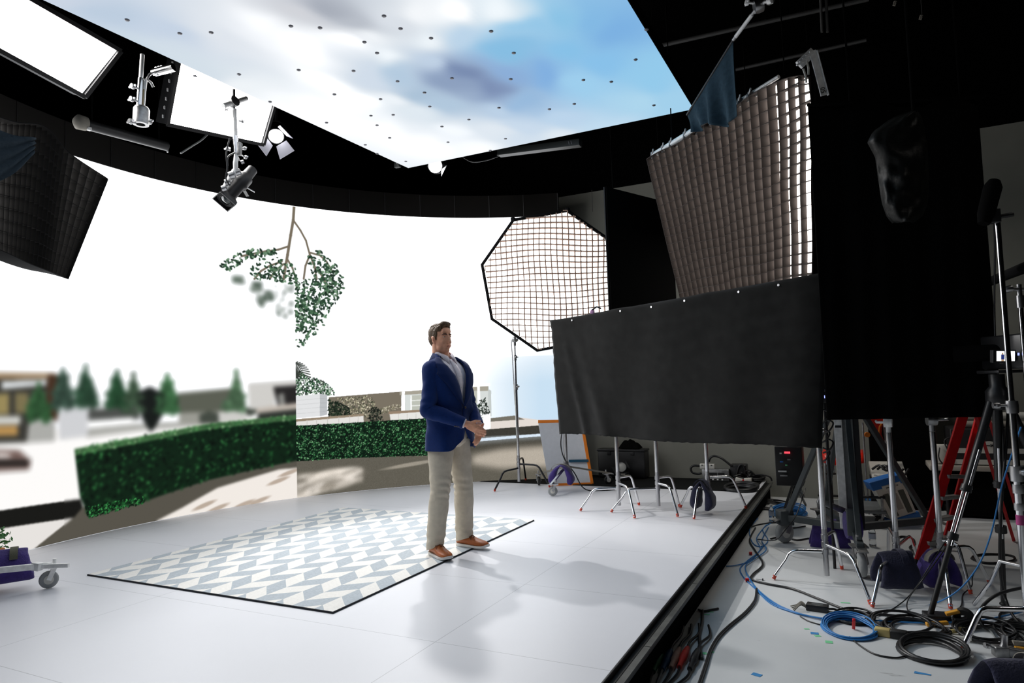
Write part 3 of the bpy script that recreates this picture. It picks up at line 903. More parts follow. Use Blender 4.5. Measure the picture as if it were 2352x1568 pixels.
# unlit top row of cabinets, backs and frame
f = MB()
n = 60
for (za, zb, r0, mi) in ((W_TOP, 4.335, 0.0, 0),):
    rows = []
    for i in range(n + 1):
        s = lerp(S_MIN, S_MAX, i / n)
        rows.append([V(wall_pt(s, za)), V(wall_pt(s, zb)), V(wall_pt(s, zb, 0.09)), V(wall_pt(s, za, 0.09))])
    f.loft(rows, True, True)
f.build('unlit_top_row', 'led_off_warm', led, angle=30)
f = MB()
for i in range(18):
    s = S_MIN + i * 0.5
    f.bar(wall_pt(s, W_TOP + 0.004, -0.001), wall_pt(s, 4.333, -0.001), 0.007, 0.004)
f.build('cabinet_seam', 'black_paint', led, smooth=False)
f = MB()
rows = []
for i in range(n + 1):
    s = lerp(S_MIN, S_MAX, i / n)
    rows.append([V(wall_pt(s, STAGE - 0.0, 0.02)), V(wall_pt(s, W_TOP, 0.02)), V(wall_pt(s, W_TOP, 0.10)), V(wall_pt(s, STAGE, 0.10))])
f.loft(rows, True, True)
f.build('cabinet_back', 'black_paint', led, angle=30)

# ---- LED ceiling
CZ = 4.30
CX0, CX1, CYA, CYB = -4.80, -1.30, 0.4, 6.90
screen_mat('led_cloud', 0.80)
lc = thing('led_ceiling', 'flat overhead video panel showing blue sky and white clouds', 'video ceiling', ((CX0 + CX1) / 2, (CYA + CYB) / 2, CZ))
CLOUDS = [  # x, y, r, g, b   (colours read off the sky picture)
    (250, 40, 190, 207, 226), (380, 70, 200, 214, 232), (150, 5, 205, 215, 230), (330, 130, 205, 220, 232), (450, 150, 214, 226, 236), (500, 60, 226, 232, 240),
    (600, 60, 245, 247, 250), (560, 200, 236, 241, 245), (640, 250, 246, 248, 250), (700, 30, 214, 216, 222), (760, 10, 168, 174, 186), (810, 40, 186, 192, 202),
    (700, 110, 250, 251, 253), (800, 110, 250, 251, 253), (740, 180, 252, 253, 254), (860, 90, 238, 242, 246), (900, 30, 222, 228, 236), (960, 20, 240, 243, 246), (1040, 25, 250, 250, 250), (1150, 20, 240, 246, 250),
    (900, 140, 240, 246, 250), (860, 170, 212, 224, 238), (930, 170, 180, 204, 226), (980, 90, 236, 243, 248), (1080, 80, 190, 216, 238), (1000, 150, 196, 214, 234), (1030, 190, 140, 160, 192), (1060, 170, 118, 138, 176), (1110, 200, 124, 144, 182), (1160, 170, 140, 176, 220),
    (1200, 60, 150, 202, 236), (1180, 120, 134, 192, 230), (1260, 40, 140, 198, 234), (1350, 40, 132, 188, 232), (1430, 60, 126, 180, 230), (1300, 120, 136, 196, 236), (1400, 140, 138, 196, 238), (1500, 170, 150, 206, 240), (1550, 230, 165, 212, 240), (1450, 230, 176, 218, 242), (1350, 200, 160, 210, 242), (1250, 180, 130, 178, 228), (1200, 230, 152, 188, 224), (1140, 250, 190, 212, 234),
    (900, 230, 236, 242, 247), (960, 210, 172, 196, 218), (1010, 235, 178, 202, 224), (960, 260, 226, 236, 244), (820, 230, 252, 253, 254), (760, 270, 250, 251, 252), (860, 300, 250, 251, 252), (940, 330, 248, 249, 250), (1040, 300, 240, 245, 250), (1000, 340, 246, 247, 249), (1130, 300, 226, 235, 244), (1200, 290, 204, 222, 240), (1290, 270, 190, 216, 240), (1280, 315, 226, 236, 245), (1100, 340, 244, 247, 250), (1400, 290, 196, 224, 244), (720, 320, 240, 243, 247), (660, 300, 232, 238, 244)]
CLP = [(at_z(c[0], c[1], CZ), c[2:]) for c in CLOUDS]
nx_, ny_ = 90, 160
cx_, cy_ = np.linspace(CX0, CX1, nx_), np.linspace(CYA, CYB, ny_)
XX, YY = np.meshgrid(cx_, cy_)
# soft drift so the clouds do not look like round blobs
wx, wy = np.zeros_like(XX), np.zeros_like(XX)
for j in range(ny_):
    for i in range(nx_):
        q = (XX[j, i] * 1.6, YY[j, i] * 1.1, 3.0)
        wx[j, i] = nz(q, 1.0, 2.0) * 0.16 + nz(q, 2.7, 5.0) * 0.07
        wy[j, i] = nz(q, 1.0, 9.0) * 0.22 + nz(q, 2.7, 15.0) * 0.08
num = np.zeros(XX.shape + (3,))
den = np.zeros(XX.shape)
for p, c in CLP:
    d2 = ((XX + wx - p.x) / 0.30) ** 2 + ((YY + wy - p.y) / 0.42) ** 2
    k = 1 / (d2 + 0.05) ** 1.6
    num += k[..., None] * np.array(c)
    den += k
cimg = num / den[..., None]
grid_object('cloud_screen', np.stack([XX.ravel(), YY.ravel(), np.full(XX.size, CZ)], 1), ny_, nx_, cimg, 'led_cloud', lc, 0.22)
f = MB().box(((CX0 + CX1) / 2, (CYA + CYB) / 2, CZ + 0.06), (CX1 - CX0 + 0.012, CYB - CYA + 0.012, 0.112))
f.build('panel_back', 'drape_black', lc, smooth=False)
mat('eyelet_grey', (0.16, 0.16, 0.18), 0.5, 0.4)
EYE_PX = [(292, 45), (413, 76), (485, 74), (668, 59), (735, 63), (882, 36), (1128, 71), (837, 96), (866, 121), (990, 87), (920, 65), (686, 160), (812, 162), (549, 170), (448, 174), (913, 186),
          (1038, 179), (1173, 181), (975, 212), (768, 216), (874, 227), (987, 244), (620, 233), (1146, 247), (1180, 121), (1340, 183), (1404, 187), (1460, 136), (1485, 67), (1262, 250), (1319, 238), (1502, 241),
          (852, 265), (903, 263), (750, 281), (866, 287), (1015, 290), (1077, 274), (895, 316), (1029, 326), (839, 332), (932, 370), (1126, 345), (866, 352), (1161, 318)]
e0 = None
for px, py in EYE_PX:
    c = at_z(px, py, CZ)
    if e0 is None:
        e0 = MB().lathe([(0.0, -0.008), (0.014, -0.008), (0.018, -0.004), (0.018, -0.0005)], (0, 0, 0), n=10)
        e0 = e0.build('eyelet', 'eyelet_grey', None, world=False)
        o = e0
    else:
        o = e0.copy()
        COL.objects.link(o)
    o.parent = lc
    o.location = c - lc.location

# ================================================================== LAMPS
emission_mat('lamp_white', (1.0, 0.985, 0.965), 15.0)
emission_mat('lamp_lens', (1.0, 0.99, 0.98), 12.0)


def spot(name, loc, target, power, angle, blend, radius, parent=None):
    l = bpy.data.lights.new(name, 'SPOT')
    l.energy = power
    l.spot_size = R(angle)
    l.spot_blend = blend
    l.shadow_soft_size = radius
    l.color = (1.0, 0.98, 0.96)
    o = bpy.data.objects.new(name, l)
    COL.objects.link(o)
    d = (V(target) - V(loc)).normalized()
    o.rotation_euler = d.to_track_quat('-Z', 'Y').to_euler()
    o.location = V(loc)
    if parent is not None:
        o.parent = parent
        o.location = V(loc) - parent.location
    return o


def light_panel(name, label, c0, c1, c2, c3, depth=0.14, holes=True):
    """c0 bottom near, c1 bottom far, c2 top far, c3 top near (world corners of the glowing face)"""
    c0, c1, c2, c3 = V(c0), V(c1), V(c2), V(c3)
    n = (c1 - c0).cross(c3 - c0).normalized()
    if n.dot(EYE - c0) < 0:
        n = -n
    t = thing(name, label, 'studio light', (c0 + c1 + c2 + c3) / 4)
    g = 14
    MB().grid([[lerp(lerp(c0, c1, i / 3), lerp(c3, c2, i / 3), j / 3) for j in range(4)] for i in range(4)]).build('glowing_face', 'lamp_white', t, smooth=False)
    bk = MB()
    P = [c0, c1, c2, c3]
    cc = (c0 + c1 + c2 + c3) / 4
    out = [p + (p - cc).normalized() * 0.03 for p in P]
    rings = [out, [p - n * depth for p in out]]
    bk.loft([[p + n * -0.003 for p in out], rings[1]], True, True)
    bk.build('housing', 'black_paint', t, smooth=False)
    fr = MB()
    for i in range(4):
        fr.bar(out[i] + n * 0.01, out[(i + 1) % 4] + n * 0.01, 0.035, 0.03, up=n)
    fr.build('bezel', 'dark_metal', t, smooth=False)
    if holes:
        for k in range(9):
            p = lerp(out[0], out[3], 0.08 + 0.1 * k) - n * 0.04 - (out[1] - out[0]).normalized() * 0.018
            MB().box(p, (0.012, 0.012, 0.028)).build('side_clip', 'aluminium', t, smooth=False)
    return t


pn = V((0.94, 0.10, -0.33)).normalized()
q0 = at_x(388, 283, -5.6)
B2 = [at_plane(x, y, q0, pn) for x, y in ((388, 283), (600, 328), (638, 196), (424, 88))]
light_panel('soft_light', 'glowing white panel light above the curved wall, with small clips down one edge', *B2)
q0 = at_x(100, 165, -5.6)
B1 = [at_plane(x, y, q0, pn) for x, y in ((-70, 75), (188, 215), (268, 116), (20, -25))]
light_panel('soft_light', 'glowing white panel light cut by the edge of the picture and the sky panel', *B1)


# ---- fresnel with barn doors beside the second panel
def fresnel(name, label, lens_c, aim, r, length, doors, yoke=True, power=900, angle=60, blend=0.4, strength='lamp_lens', lit=True):
    c = V(lens_c)
    d = (V(aim) - c).normalized()
    a, bb = frame_of(d)
    t = thing(name, label, 'studio light', c - d * length * 0.5)
    MB().lathe([(0.0, -length), (r * 0.85, -length), (r * 1.05, -length * 0.8), (r * 1.12, -0.02), (r * 1.12, 0.015), (r * 1.0, 0.015), (r * 1.0, -0.01)], c, d, 24, caps=False).build('housing', 'dark_metal', t)
    MB().lathe([(0.0, 0.004), (r * 0.6, 0.002), (r * 0.99, -0.006)], c, d, 24, caps=False).build('lens', strength, t)
    for (ang, w1, w2, ln, tilt) in doors:
        u = a * math.cos(ang) + bb * math.sin(ang)
        v = d.cross(u)
        o0 = c + u * r * 1.15 + d * 0.02
        e = (u * math.sin(tilt) + d * math.cos(tilt)) * ln
        pts = [[o0 - v * w1, o0 + e - v * w2], [o0 + v * w1, o0 + e + v * w2]]
        MB().slab(pts, 0.004).build('barn_door', 'barn_lit' if lit else 'dark_metal', t, smooth=False)  # doors of a lit lamp get a pale colour for its light
    if yoke:
        y = MB()
        arc = [c - d * length * 0.5 + a * (r * 1.35) * math.cos(q) + V((0, 0, 1)) * (r * 1.6) * math.sin(q) for q in np.linspace(0, math.pi, 13)]
        y.tube(arc, 0.012, 8)
        y.cyl(arc[6], arc[6] + V((0, 0, 0.5)), 0.014)
        y.build('yoke', 'dark_metal', t)
    return t


mat('barn_lit', hexc('#d8d8e4'), 0.5)  # lamp light on the doors, put into their colour
FL = at_x(634, 312, -5.85)
AIM = V((-2.6, 4.6, 0.9))
fresnel('fresnel_lamp', 'small black stage lamp with lit barn doors beside the glowing white panel', FL, FL + V((0.60, -0.62, -0.75)), 0.085, 0.24,
        [(0.6, 0.07, 0.10, 0.16, 0.7), (2.2, 0.07, 0.10, 0.16, 0.75), (3.9, 0.07, 0.1, 0.14, 0.5)])
spot('fresnel_beam', FL + V((0.15, -0.08, -0.12)), AIM + V((1.2, 0.2, -0.5)), 340, 80, 0.5, 0.06)
RL = at_y(1000, 381, 7.22)
fresnel('round_lamp', 'round white lamp glowing under the tip of the sky panel', RL, RL + V((0.75, -1.9, -0.55)), 0.088, 0.22, [(2.6, 0.015, 0.07, 0.17, 0.35)])
spot('round_beam', RL + V((0.06, -0.2, -0.12)), V((-2.5, 4.2, 0.6)), 290, 66, 0.5, 0.07)

# ================================================================== STANDS, CLOTHS, SOFTBOXES
def knob(parent, p, d, r=0.014, L_=0.045, m='steel'):
    p, d = V(p), V(d).normalized()
    k = MB()
    k.cyl(p, p + d * L_ * 0.6, r * 0.45, 8)
    k.lathe([(0, L_ * 0.55), (r, L_ * 0.55), (r * 1.15, L_ * 0.75), (r, L_), (0, L_)], p, d, 10)
    s, _ = frame_of(d)
    k.bar(p + d * L_ * 0.8 - s * r * 2.1, p + d * L_ * 0.8 + s * r * 2.1, 0.010, 0.012)
    return k.build('tee_knob', m, parent)


def c_stand(label, col, feet, base_z, z_low, sections, group=None, metal='chrome', dark_legs=False, tip=True, knobs=True, name='light_stand'):
    """col: column foot xy; feet: world xy of the three legs; sections [(z0, z1, radius)]"""
    t = thing(name, label, 'light stand', (col[0], col[1], base_z), group)
    cx, cy = col
    for i, f in enumerate(feet):
        h = base_z + (0.23, 0.285, 0.34)[i % 3]
        d = V((f[0] - cx, f[1] - cy, 0))
        r = d.length
        u = d.normalized()
        o = V((cx, cy, 0))
        P = [o + u * 0.02 + V((0, 0, h)), o + u * r * 0.50 + V((0, 0, h)), o + u * (r * 0.60) + V((0, 0, h - 0.006)),
             o + u * (r * 0.68) + V((0, 0, h - 0.03)), o + u * (r * 0.74) + V((0, 0, h - 0.075)), o + u * r + V((0, 0, base_z + 0.018))]
        lg = MB().tube(P, 0.0125, 10).build('leg', 'dark_metal' if dark_legs else metal, t)
        if tip:
            MB().tube([P[-1] + (P[-2] - P[-1]).normalized() * 0.02, P[-1] - V((0, 0, 0.010))], [0.0145, 0.013], 10).build('foot_cap', 'red_tip', lg)
    cb = MB()
    cb.cyl((cx, cy, base_z + 0.06), (cx, cy, base_z + 0.10), 0.008)
    cb.cyl((cx, cy, base_z + z_low), (cx, cy, base_z + 0.40), 0.021)
    for z in (0.23, 0.285, 0.34):
        cb.cyl((cx, cy, base_z + z - 0.02), (cx, cy, base_z + z + 0.02), 0.026)
    cb.build('leg_hub', 'steel', t)
    for k, (z0, z1, r) in enumerate(sections):
        MB().cyl((cx, cy, z0), (cx, cy, z1), r).build('riser', metal, t)
        if k > 0:
            c = MB().cyl((cx, cy, z0 - 0.045), (cx, cy, z0 + 0.03), sections[k - 1][2] + 0.007).build('collar', 'steel', t)
            if knobs:
                knob(c, (cx, cy, z0), (0.8, -0.6 + 0.5 * (k % 2), 0))
    return t


def grip_head(parent, p, ax=(1, 0.2, 0), s=1.0, m='steel'):
    p, ax = V(p), V(ax).normalized()
    g = MB()
    g.cyl(p - V((0, 0, 0.05 * s)), p + V((0, 0, 0.01 * s)), 0.018 * s)
    g.lathe([(0, -0.028 * s), (0.036 * s, -0.028 * s), (0.040 * s, -0.005 * s), (0.040 * s, 0.005 * s), (0.036 * s, 0.028 * s), (0, 0.028 * s)], p + V((0, 0, 0.025 * s)), ax, 18)
    h = g.build('grip_head', m, parent)
    k = MB().tube([p + V((0, 0, 0.025 * s)) + ax * 0.03 * s, p + V((0, 0, 0.025 * s)) + ax * 0.075 * s, p + V((0, 0, 0.03 * s)) + ax * 0.085 * s + ax.cross(V((0, 0, 1))) * 0.05 * s], 0.009 * s, 8)
    k.build('lever', m, h)
    return h


def sandbag(label, c, axis, width=0.30, drop=0.22, spread=0.10, m='bag_purple', strap='strap_grey', group='sandbags on the stands', fat=0.075, drop2=None, seed=1, lean=0.0):
    """saddle bag folded over a tube at c running along axis"""
    c, ax = V(c), V((axis[0], axis[1], 0)).normalized()
    sd = V((-ax.y, ax.x, 0))
    t = thing('sandbag', label, 'sandbag', (c.x, c.y, c.z - drop), group)
    drop2 = drop2 or drop
    path = [(-spread, -drop, fat * 0.55), (-spread * 1.12, -drop * 0.8, fat), (-spread * 1.05, -drop * 0.5, fat * 0.95), (-spread * 0.75, -drop * 0.18, fat * 0.6), (-spread * 0.3, 0.012, fat * 0.28),
            (0, 0.028, fat * 0.22), (spread * 0.3, 0.012, fat * 0.28), (spread * 0.75, -drop2 * 0.18, fat * 0.6), (spread * 1.05, -drop2 * 0.5, fat * 0.95), (spread * 1.12, -drop2 * 0.8, fat), (spread, -drop2, fat * 0.55)]
    sp = smooth_path([V((p[0], p[1], p[2])) for p in path], 5)
    rings = []
    m_ = 22
    for i, q in enumerate(sp):
        nx = sp[min(i + 1, len(sp) - 1)] - sp[max(i - 1, 0)]
        nn = V((-nx.y, nx.x)).normalized()
        w = width / 2 * (0.86 + 0.26 * min(1.0, max(0.0, -q.y / drop)))
        ring = []
        for k in range(m_):
            a = 2 * math.pi * k / m_
            ca, sa = math.cos(a), math.sin(a)
            ex = math.copysign(abs(ca) ** 0.45, ca) * w
            ey = math.copysign(abs(sa) ** 0.75, sa) * q.z * 0.8
            p = c + sd * (q.x + nn.x * ey) + V((0, 0, q.y + nn.y * ey)) + ax * (ex + lean * q.y)
            p += V((1, 1, 1)) * nz(p, 11, seed) * 0.012
            ring.append(p)
        rings.append(ring)
    MB().loft(rings).build('bag', m, t, angle=70)
    # strap handle over the top
    st_ = []
    for k in range(15):
        q = k / 14
        an = math.pi * q
        st_.append(c + ax * (width * 0.12) + sd * (-spread * 1.25 * math.cos(an)) + V((0, 0, -drop * 0.15 + (0.03 + drop * 0.22) * math.sin(an))))
    rows = [[p - ax * 0.024, p + ax * 0.024] for p in st_]
    MB().slab(rows, 0.004).build('strap', strap, t)
    return t


def caster(parent, p, r=0.05, ang=0.3, m='steel', wheelm='grey_rubber'):
    """p: floor contact"""
    p = V(p)
    d = V((math.cos(ang), math.sin(ang), 0))
    ax = V((-d.y, d.x, 0))
    p = p + V((0, 0, 0.002))
    c = p + V((0, 0, r))
    f = MB()
    for s_ in (-1, 1):
        f.bar(c + ax * s_ * r * 0.52, c + ax * s_ * r * 0.42 + d * r * 0.55 + V((0, 0, r * 1.35)), r * 0.5, 0.005, up=ax)
    f.box(c + d * r * 0.55 + V((0, 0, r * 1.4)), (r * 1.3, r * 1.3, 0.012), (0, 0, ang))
    f.cyl(c + d * r * 0.55 + V((0, 0, r * 1.4)), c + d * r * 0.55 + V((0, 0, r * 2.3)), r * 0.2)
    f.bar(c - d * r * 0.1 + V((0, 0, r * 1.5)), c - d * r * 1.2 + V((0, 0, r * 1.25)), r * 0.7, 0.008)
    k = f.build('caster', m, parent)
    wv = MB().lathe([(r * 0.25, -r * 0.30), (r * 0.78, -r * 0.30), (r * 0.97, -r * 0.22), (r, 0), (r * 0.97, r * 0.22), (r * 0.78, r * 0.30), (r * 0.25, r * 0.30)], c, ax, 24)
    wv.build('wheel', wheelm, k)
    MB().lathe([(0, -r * 0.36), (r * 0.5, -r * 0.34), (r * 0.5, r * 0.34), (0, r * 0.36)], c, ax, 16).build('hub', 'white_plastic', k)
    return k


# ---- octagonal softbox on its stand
OC = at_d(1268, 644, 8.35)
on = (EYE + V((0.9, 0, 0.9)) - OC).normalized()
ou = V((0, 0, 1)) - on * on.z
ou.normalize()
ov = ou.cross(on).normalized()      # to the picture's right or left, sign fixed below
if ov.dot(CAM_RIGHT) < 0:
    ov = -ov
ORAD = 0.87
octa = [R(14 + 45 * k) for k in range(8)]


def opt(a, r, d=0.0):
    return OC + ov * math.cos(a) * r - ou * math.sin(a) * r + on * d


emission_mat('softbox_glow', (1.0, 0.985, 0.96), 3.5)
mat('grid_brown', (0.45, 0.31, 0.24), 0.95, spec=0.05, sheen=0.2)
ob = thing('octagonal_softbox', 'large octagonal softbox with glowing white face behind a fabric grid', 'softbox', OC)
MB().add([opt(a, ORAD * 0.985) for a in octa], [tuple(range(8))]).build('diffuser', 'softbox_glow', ob, smooth=False)
sh = MB()
sh.loft([[opt(a, ORAD, 0.05) for a in octa], [opt(a, ORAD, -0.03) for a in octa], [opt(a, ORAD * 0.75, -0.28) for a in octa], [opt(a, ORAD * 0.15, -0.55) for a in octa]], False, True)
sh.build('shell', 'softbox_black', ob, smooth=False)
rim = MB()
rim.tube([opt(a, ORAD + 0.004, 0.03) for a in octa], 0.020, 8, closed=True)
rim.build('rim', 'softbox_black', ob)
for k in (5, 6):
    MB().box(opt(octa[k], ORAD + 0.012, 0.03), (0.05, 0.05, 0.05)).build('corner_pocket', 'softbox_black', ob, bevel=0.01)
cells = MB()
NC = 25
st_ = 2 * ORAD / NC


def octspan(c, horizontal):
    """half-extent limits of the octagon along one axis at offset c on the other"""
    pts = [(math.cos(a) * ORAD, math.sin(a) * ORAD) for a in octa]
    xs_ = []
    for i in range(8):
        p, q = pts[i - 1], pts[i]
        (a0, b0), (a1, b1) = ((p[1], p[0]), (q[1], q[0])) if horizontal else (p, q)
        if (a0 - c) * (a1 - c) <= 0 and a0 != a1:
            xs_.append(b0 + (b1 - b0) * (c - a0) / (a1 - a0))
    return (min(xs_), max(xs_)) if len(xs_) > 1 else None


def opq(x, y, d):
    sag = 0.012 * math.sin(x * 5 + y * 2.5) + 0.010 * math.sin(y * 6 - x * 3)
    return OC + ov * (x + sag * 0.7) - ou * (y + sag) + on * d


for k in range(NC):
    c = -ORAD + st_ * (k + 0.5)
    for hor in (True, False):
        sp_ = octspan(c, hor)
        if not sp_:
            continue
        a_, b_ = sp_[0] + 0.01, sp_[1] - 0.01
        if b_ - a_ < 0.02:
            continue
        m_ = 14
        rows = []
        for i in range(m_ + 1):
            q = lerp(a_, b_, i / m_)
            x, y = (q, c) if hor else (c, q)
            rows.append([opq(x, y, 0.006), opq(x, y, 0.062)])
        cells.slab(rows, 0.011)
cells.build('grid_lattice', 'grid_brown', ob, smooth=False)
# lamp body at the back
MB().lathe([(0, -0.95), (0.11, -0.95), (0.13, -0.6), (0.13, -0.5), (0, -0.5)], OC, on, 20).build('lamp_head', 'dark_metal', ob)

oc_col = at_z(1213, 1096, STAGE)
OCC = V((-4.13, 8.36, 0))
f1 = [at_z(1136, 1129, STAGE), at_z(1263, 1120, STAGE), at_z(1222, 1104, STAGE)]
s_oct = c_stand('light stand with black feet standing under the octagonal softbox by the video wall', (OCC.x, OCC.y), [f1[0], f1[1], (OCC.x - 0.1, OCC.y + 0.42, 0)], STAGE, 0.05,
                [(STAGE + 0.3, 1.55, 0.021), (1.55, 1.95, 0.017), (1.95, 2.16, 0.013)], dark_legs=True)
grip_head(s_oct, (OCC.x, OCC.y, 2.17), (0.9, -0.3, 0), 1.25, 'steel')
MB().cyl((OCC.x - 0.05, OCC.y, 2.24), (OCC.x - 0.03, OCC.y + 0.02, 1.3), 0.008).build('hanging_arm', 'steel', s_oct)
bb_ = MB().tube([V((OCC.x, OCC.y, 2.2)), OC - on * 1.02 - V((0, 0, 0.02))], 0.016, 10)
bb_.build('boom', 'steel', s_oct)

# ---- black cloth hung between stands (front fill cutter)
CL0, CL1 = at_d(1265, 735, 7.62), at_d(1893, 624, 5.06)
CB0, CB1 = at_d(1286, 996, 7.66), at_d(1880, 1032, 5.10)
clo = thing('black_cloth', 'long black cloth hung level between metal stands on the white stage', 'cloth', ((CL0 + CL1) / 2))
rows = []
NI, NJ = 96, 40
for i in range(NI + 1):
    u = i / NI
    row = []
    for j in range(NJ + 1):
        v = j / NJ
        p = lerp(lerp(CL0, CL1, u), lerp(CB0, CB1, u), v)
        sag = -0.012 * math.sin(math.pi * ((u * 3) % 1)) * (1 - v)
        n_ = (CL1 - CL0).cross(V((0, 0, 1))).normalized()
        fold = 0.0
        fold += 0.030 * math.exp(-((u - 0.05 - 0.10 * v) / 0.018) ** 2) * v
        fold += 0.025 * math.exp(-((u - 0.10 - 0.16 * v) / 0.03) ** 2) * v
        fold += 0.020 * math.sin(u * 26 + 2.0 * v) * (0.2 + 0.8 * v) * (0.4 + 0.6 * abs(nz((u * 3, v, 0), 1.0, 3)))
        fold += 0.020 * nz((u * 5, v * 2.0, 0.3), 1.0, 8) + 0.006 * math.sin(v * 55 + 3 * nz((u * 6, v, 0), 1, 2)) * (1 - v)
        fold -= 0.05 * max(0, (u - 0.93) / 0.07) ** 2
        hem = 0.010 * nz((u * 60, 0, 0), 1.0, 4) * (v ** 12) + 0.012 * math.sin(u * 9) * v ** 6
        row.append(p + n_ * fold + V((0, 0, sag + hem)))
    rows.append(row)
MB().slab(rows, 0.004).build('cloth_sheet', 'duvetyne', clo, angle=180)
pole = MB().cyl(CL0 + V((-0.02, 0.045, -0.015)), CL1 + V((-0.02, 0.045, -0.015)), 0.014)
pole.build('top_pole', 'dark_metal', clo)
for px, py, dd in ((1316, 728, 7.3), (1425, 705, 6.75), (1497, 693, 6.43), (1575, 680, 6.12), (1700, 658, 5.68), (1790, 643, 5.40)):
    u = (px - 1265) / 628
    # nearest point of the sheet's top edge
    i = min(range(NI + 1), key=lambda k: abs((rows[k][0] - EYE).dot(CAM_RIGHT) / (rows[k][0] - EYE).dot(CAM_FWD) - (px - 1176) / FPX))
    q = rows[i][1]
    MB().lathe([(0.004, 0), (0.010, 0), (0.010, 0.004), (0.004, 0.004)], q - (CL1 - CL0).cross(V((0, 0, 1))).normalized() * -0.006, (CL1 - CL0).cross(V((0, 0, 1))).normalized(), 10).build('grommet', 'steel', clo)
pc = at_d(1360, 716, 7.1)
cl = thing('spring_clip', 'small clip with pink tag gripping the top edge of the black cloth', 'clip', pc)
mat('pink_tag', hexc('#d9a3cf'), 0.6)
MB().box(pc, (0.042, 0.012, 0.042), (0, 0.4, 0.3)).build('tag', 'pink_tag', cl, bevel=0.004)
MB().tube([pc + V((0.0, 0, 0.02)), pc + V((0.05, 0.01, 0.05)), pc + V((0.09, 0.03, 0.03))], 0.009, 8).build('jaw', 'black_plastic', cl)

# three stands carrying the cloth, on the stage
F = lambda *p: [at_z(x, y, STAGE) for x, y in p]
s1 = c_stand('chrome stand under the black cloth, first from the octagonal softbox, rising from white stage', (-2.30, 7.02), F((1333, 1174), (1458, 1191), (1468, 1161)), STAGE, 0.05, [(STAGE + 0.3, 1.25, 0.0205), (1.25, 2.24, 0.016)], 'stands carrying the black cloth')
s2 = c_stand('chrome stand under the middle of the black cloth, between its two neighbours', (-1.90, 7.10), F((1404, 1177), (1557, 1188), (1561, 1165)), STAGE, 0.05, [(STAGE + 0.3, 1.0, 0.0205), (1.0, 2.26, 0.016)], 'stands carrying the black cloth')
s3 = c_stand('chrome stand under the black cloth with a dark sandbag on its leg', (-1.415, 7.25), F((1563, 1166), (1594, 1193), (1714, 1169)), STAGE, 0.05, [(STAGE + 0.3, 1.1, 0.0205), (1.1, 1.95, 0.016)], 'stands carrying the black cloth')
sandbag('dark navy sandbag slung over the leg of a cloth stand beside the black carpet', (-1.43, 7.05, STAGE + 0.30), (-0.1, -1), 0.19, 0.24, 0.065, 'bag_navy', seed=3, fat=0.055, strap='bag_navy')

# ---- black board standing on two dark poles behind the octagonal softbox
BA = at_d(1388, 430, 7.8)
BAz = BA.z
d2 = (ray(2960, 834)).normalized()
d2.z = 0
d2.normalize()
BE = BA + d2 * 1.25
bd = thing('black_flag', 'tall black panel hung between the octagonal softbox and the hanging softbox', 'flag', (BA.x, BA.y, 1.28))
nb = d2.cross(V((0, 0, 1))).normalized()
zb = 1.28
pt = [[V((BA.x, BA.y, BAz)), V((BA.x, BA.y, zb))], [V((BE.x, BE.y, BAz)), V((BE.x, BE.y, zb))]]
MB().slab(pt, 0.03).build('panel_face', 'drape_black', bd, smooth=False)
e = MB().bar((BA.x, BA.y, BAz), (BA.x, BA.y, zb), 0.012, 0.034)
e.build('frame_edge', 'black_paint', bd, smooth=False)
for q in (0.12, 0.85):
    p = lerp(BA, BE, q)
    MB().cyl((p.x, p.y, BAz), (p.x, p.y, 6.38), 0.007, 6).build('hanging_rope', 'drape_black', bd)

# ---- big rectangular softbox with deep fabric grid, hung from the roof pipes
T0, T1 = at_d(1503, 362, 7.15), at_d(1866, 150, 5.45)
G0, G1 = at_d(1592, 735, 7.35), at_d(1866, 705, 5.62)
hb = thing('hanging_softbox', 'big rectangular softbox with brown honeycomb fabric grid hanging above the black cloth', 'softbox', (T0 + T1 + G0 + G1) / 4)
hn = (T1 - T0).cross(G0 - T0).normalized()
if hn.dot(V((-3, 4.8, 1.7)) - T0) < 0:
    hn = -hn


def hp(u, v, d=0.0):
    p = lerp(lerp(T0, T1, u), lerp(G0, G1, u), v)
    w = 0.012 * math.sin(u * 19 + v * 5) + 0.014 * math.sin(v * 15 - u * 6)
    curl = 0.10 * max(0, (u - 0.86) / 0.14) ** 2 * max(0, 1 - v * 6)
    k = max(0.0, (u - 0.78) / 0.22)
    back = -0.05 * k * k
    dirn = (hn + (T1 - T0).normalized() * (0.30 * k)).normalized()
    return p + hn * (back + w * 0.3 + curl * 0.5) + dirn * d + V((0, 0, w * 0.8 - curl))


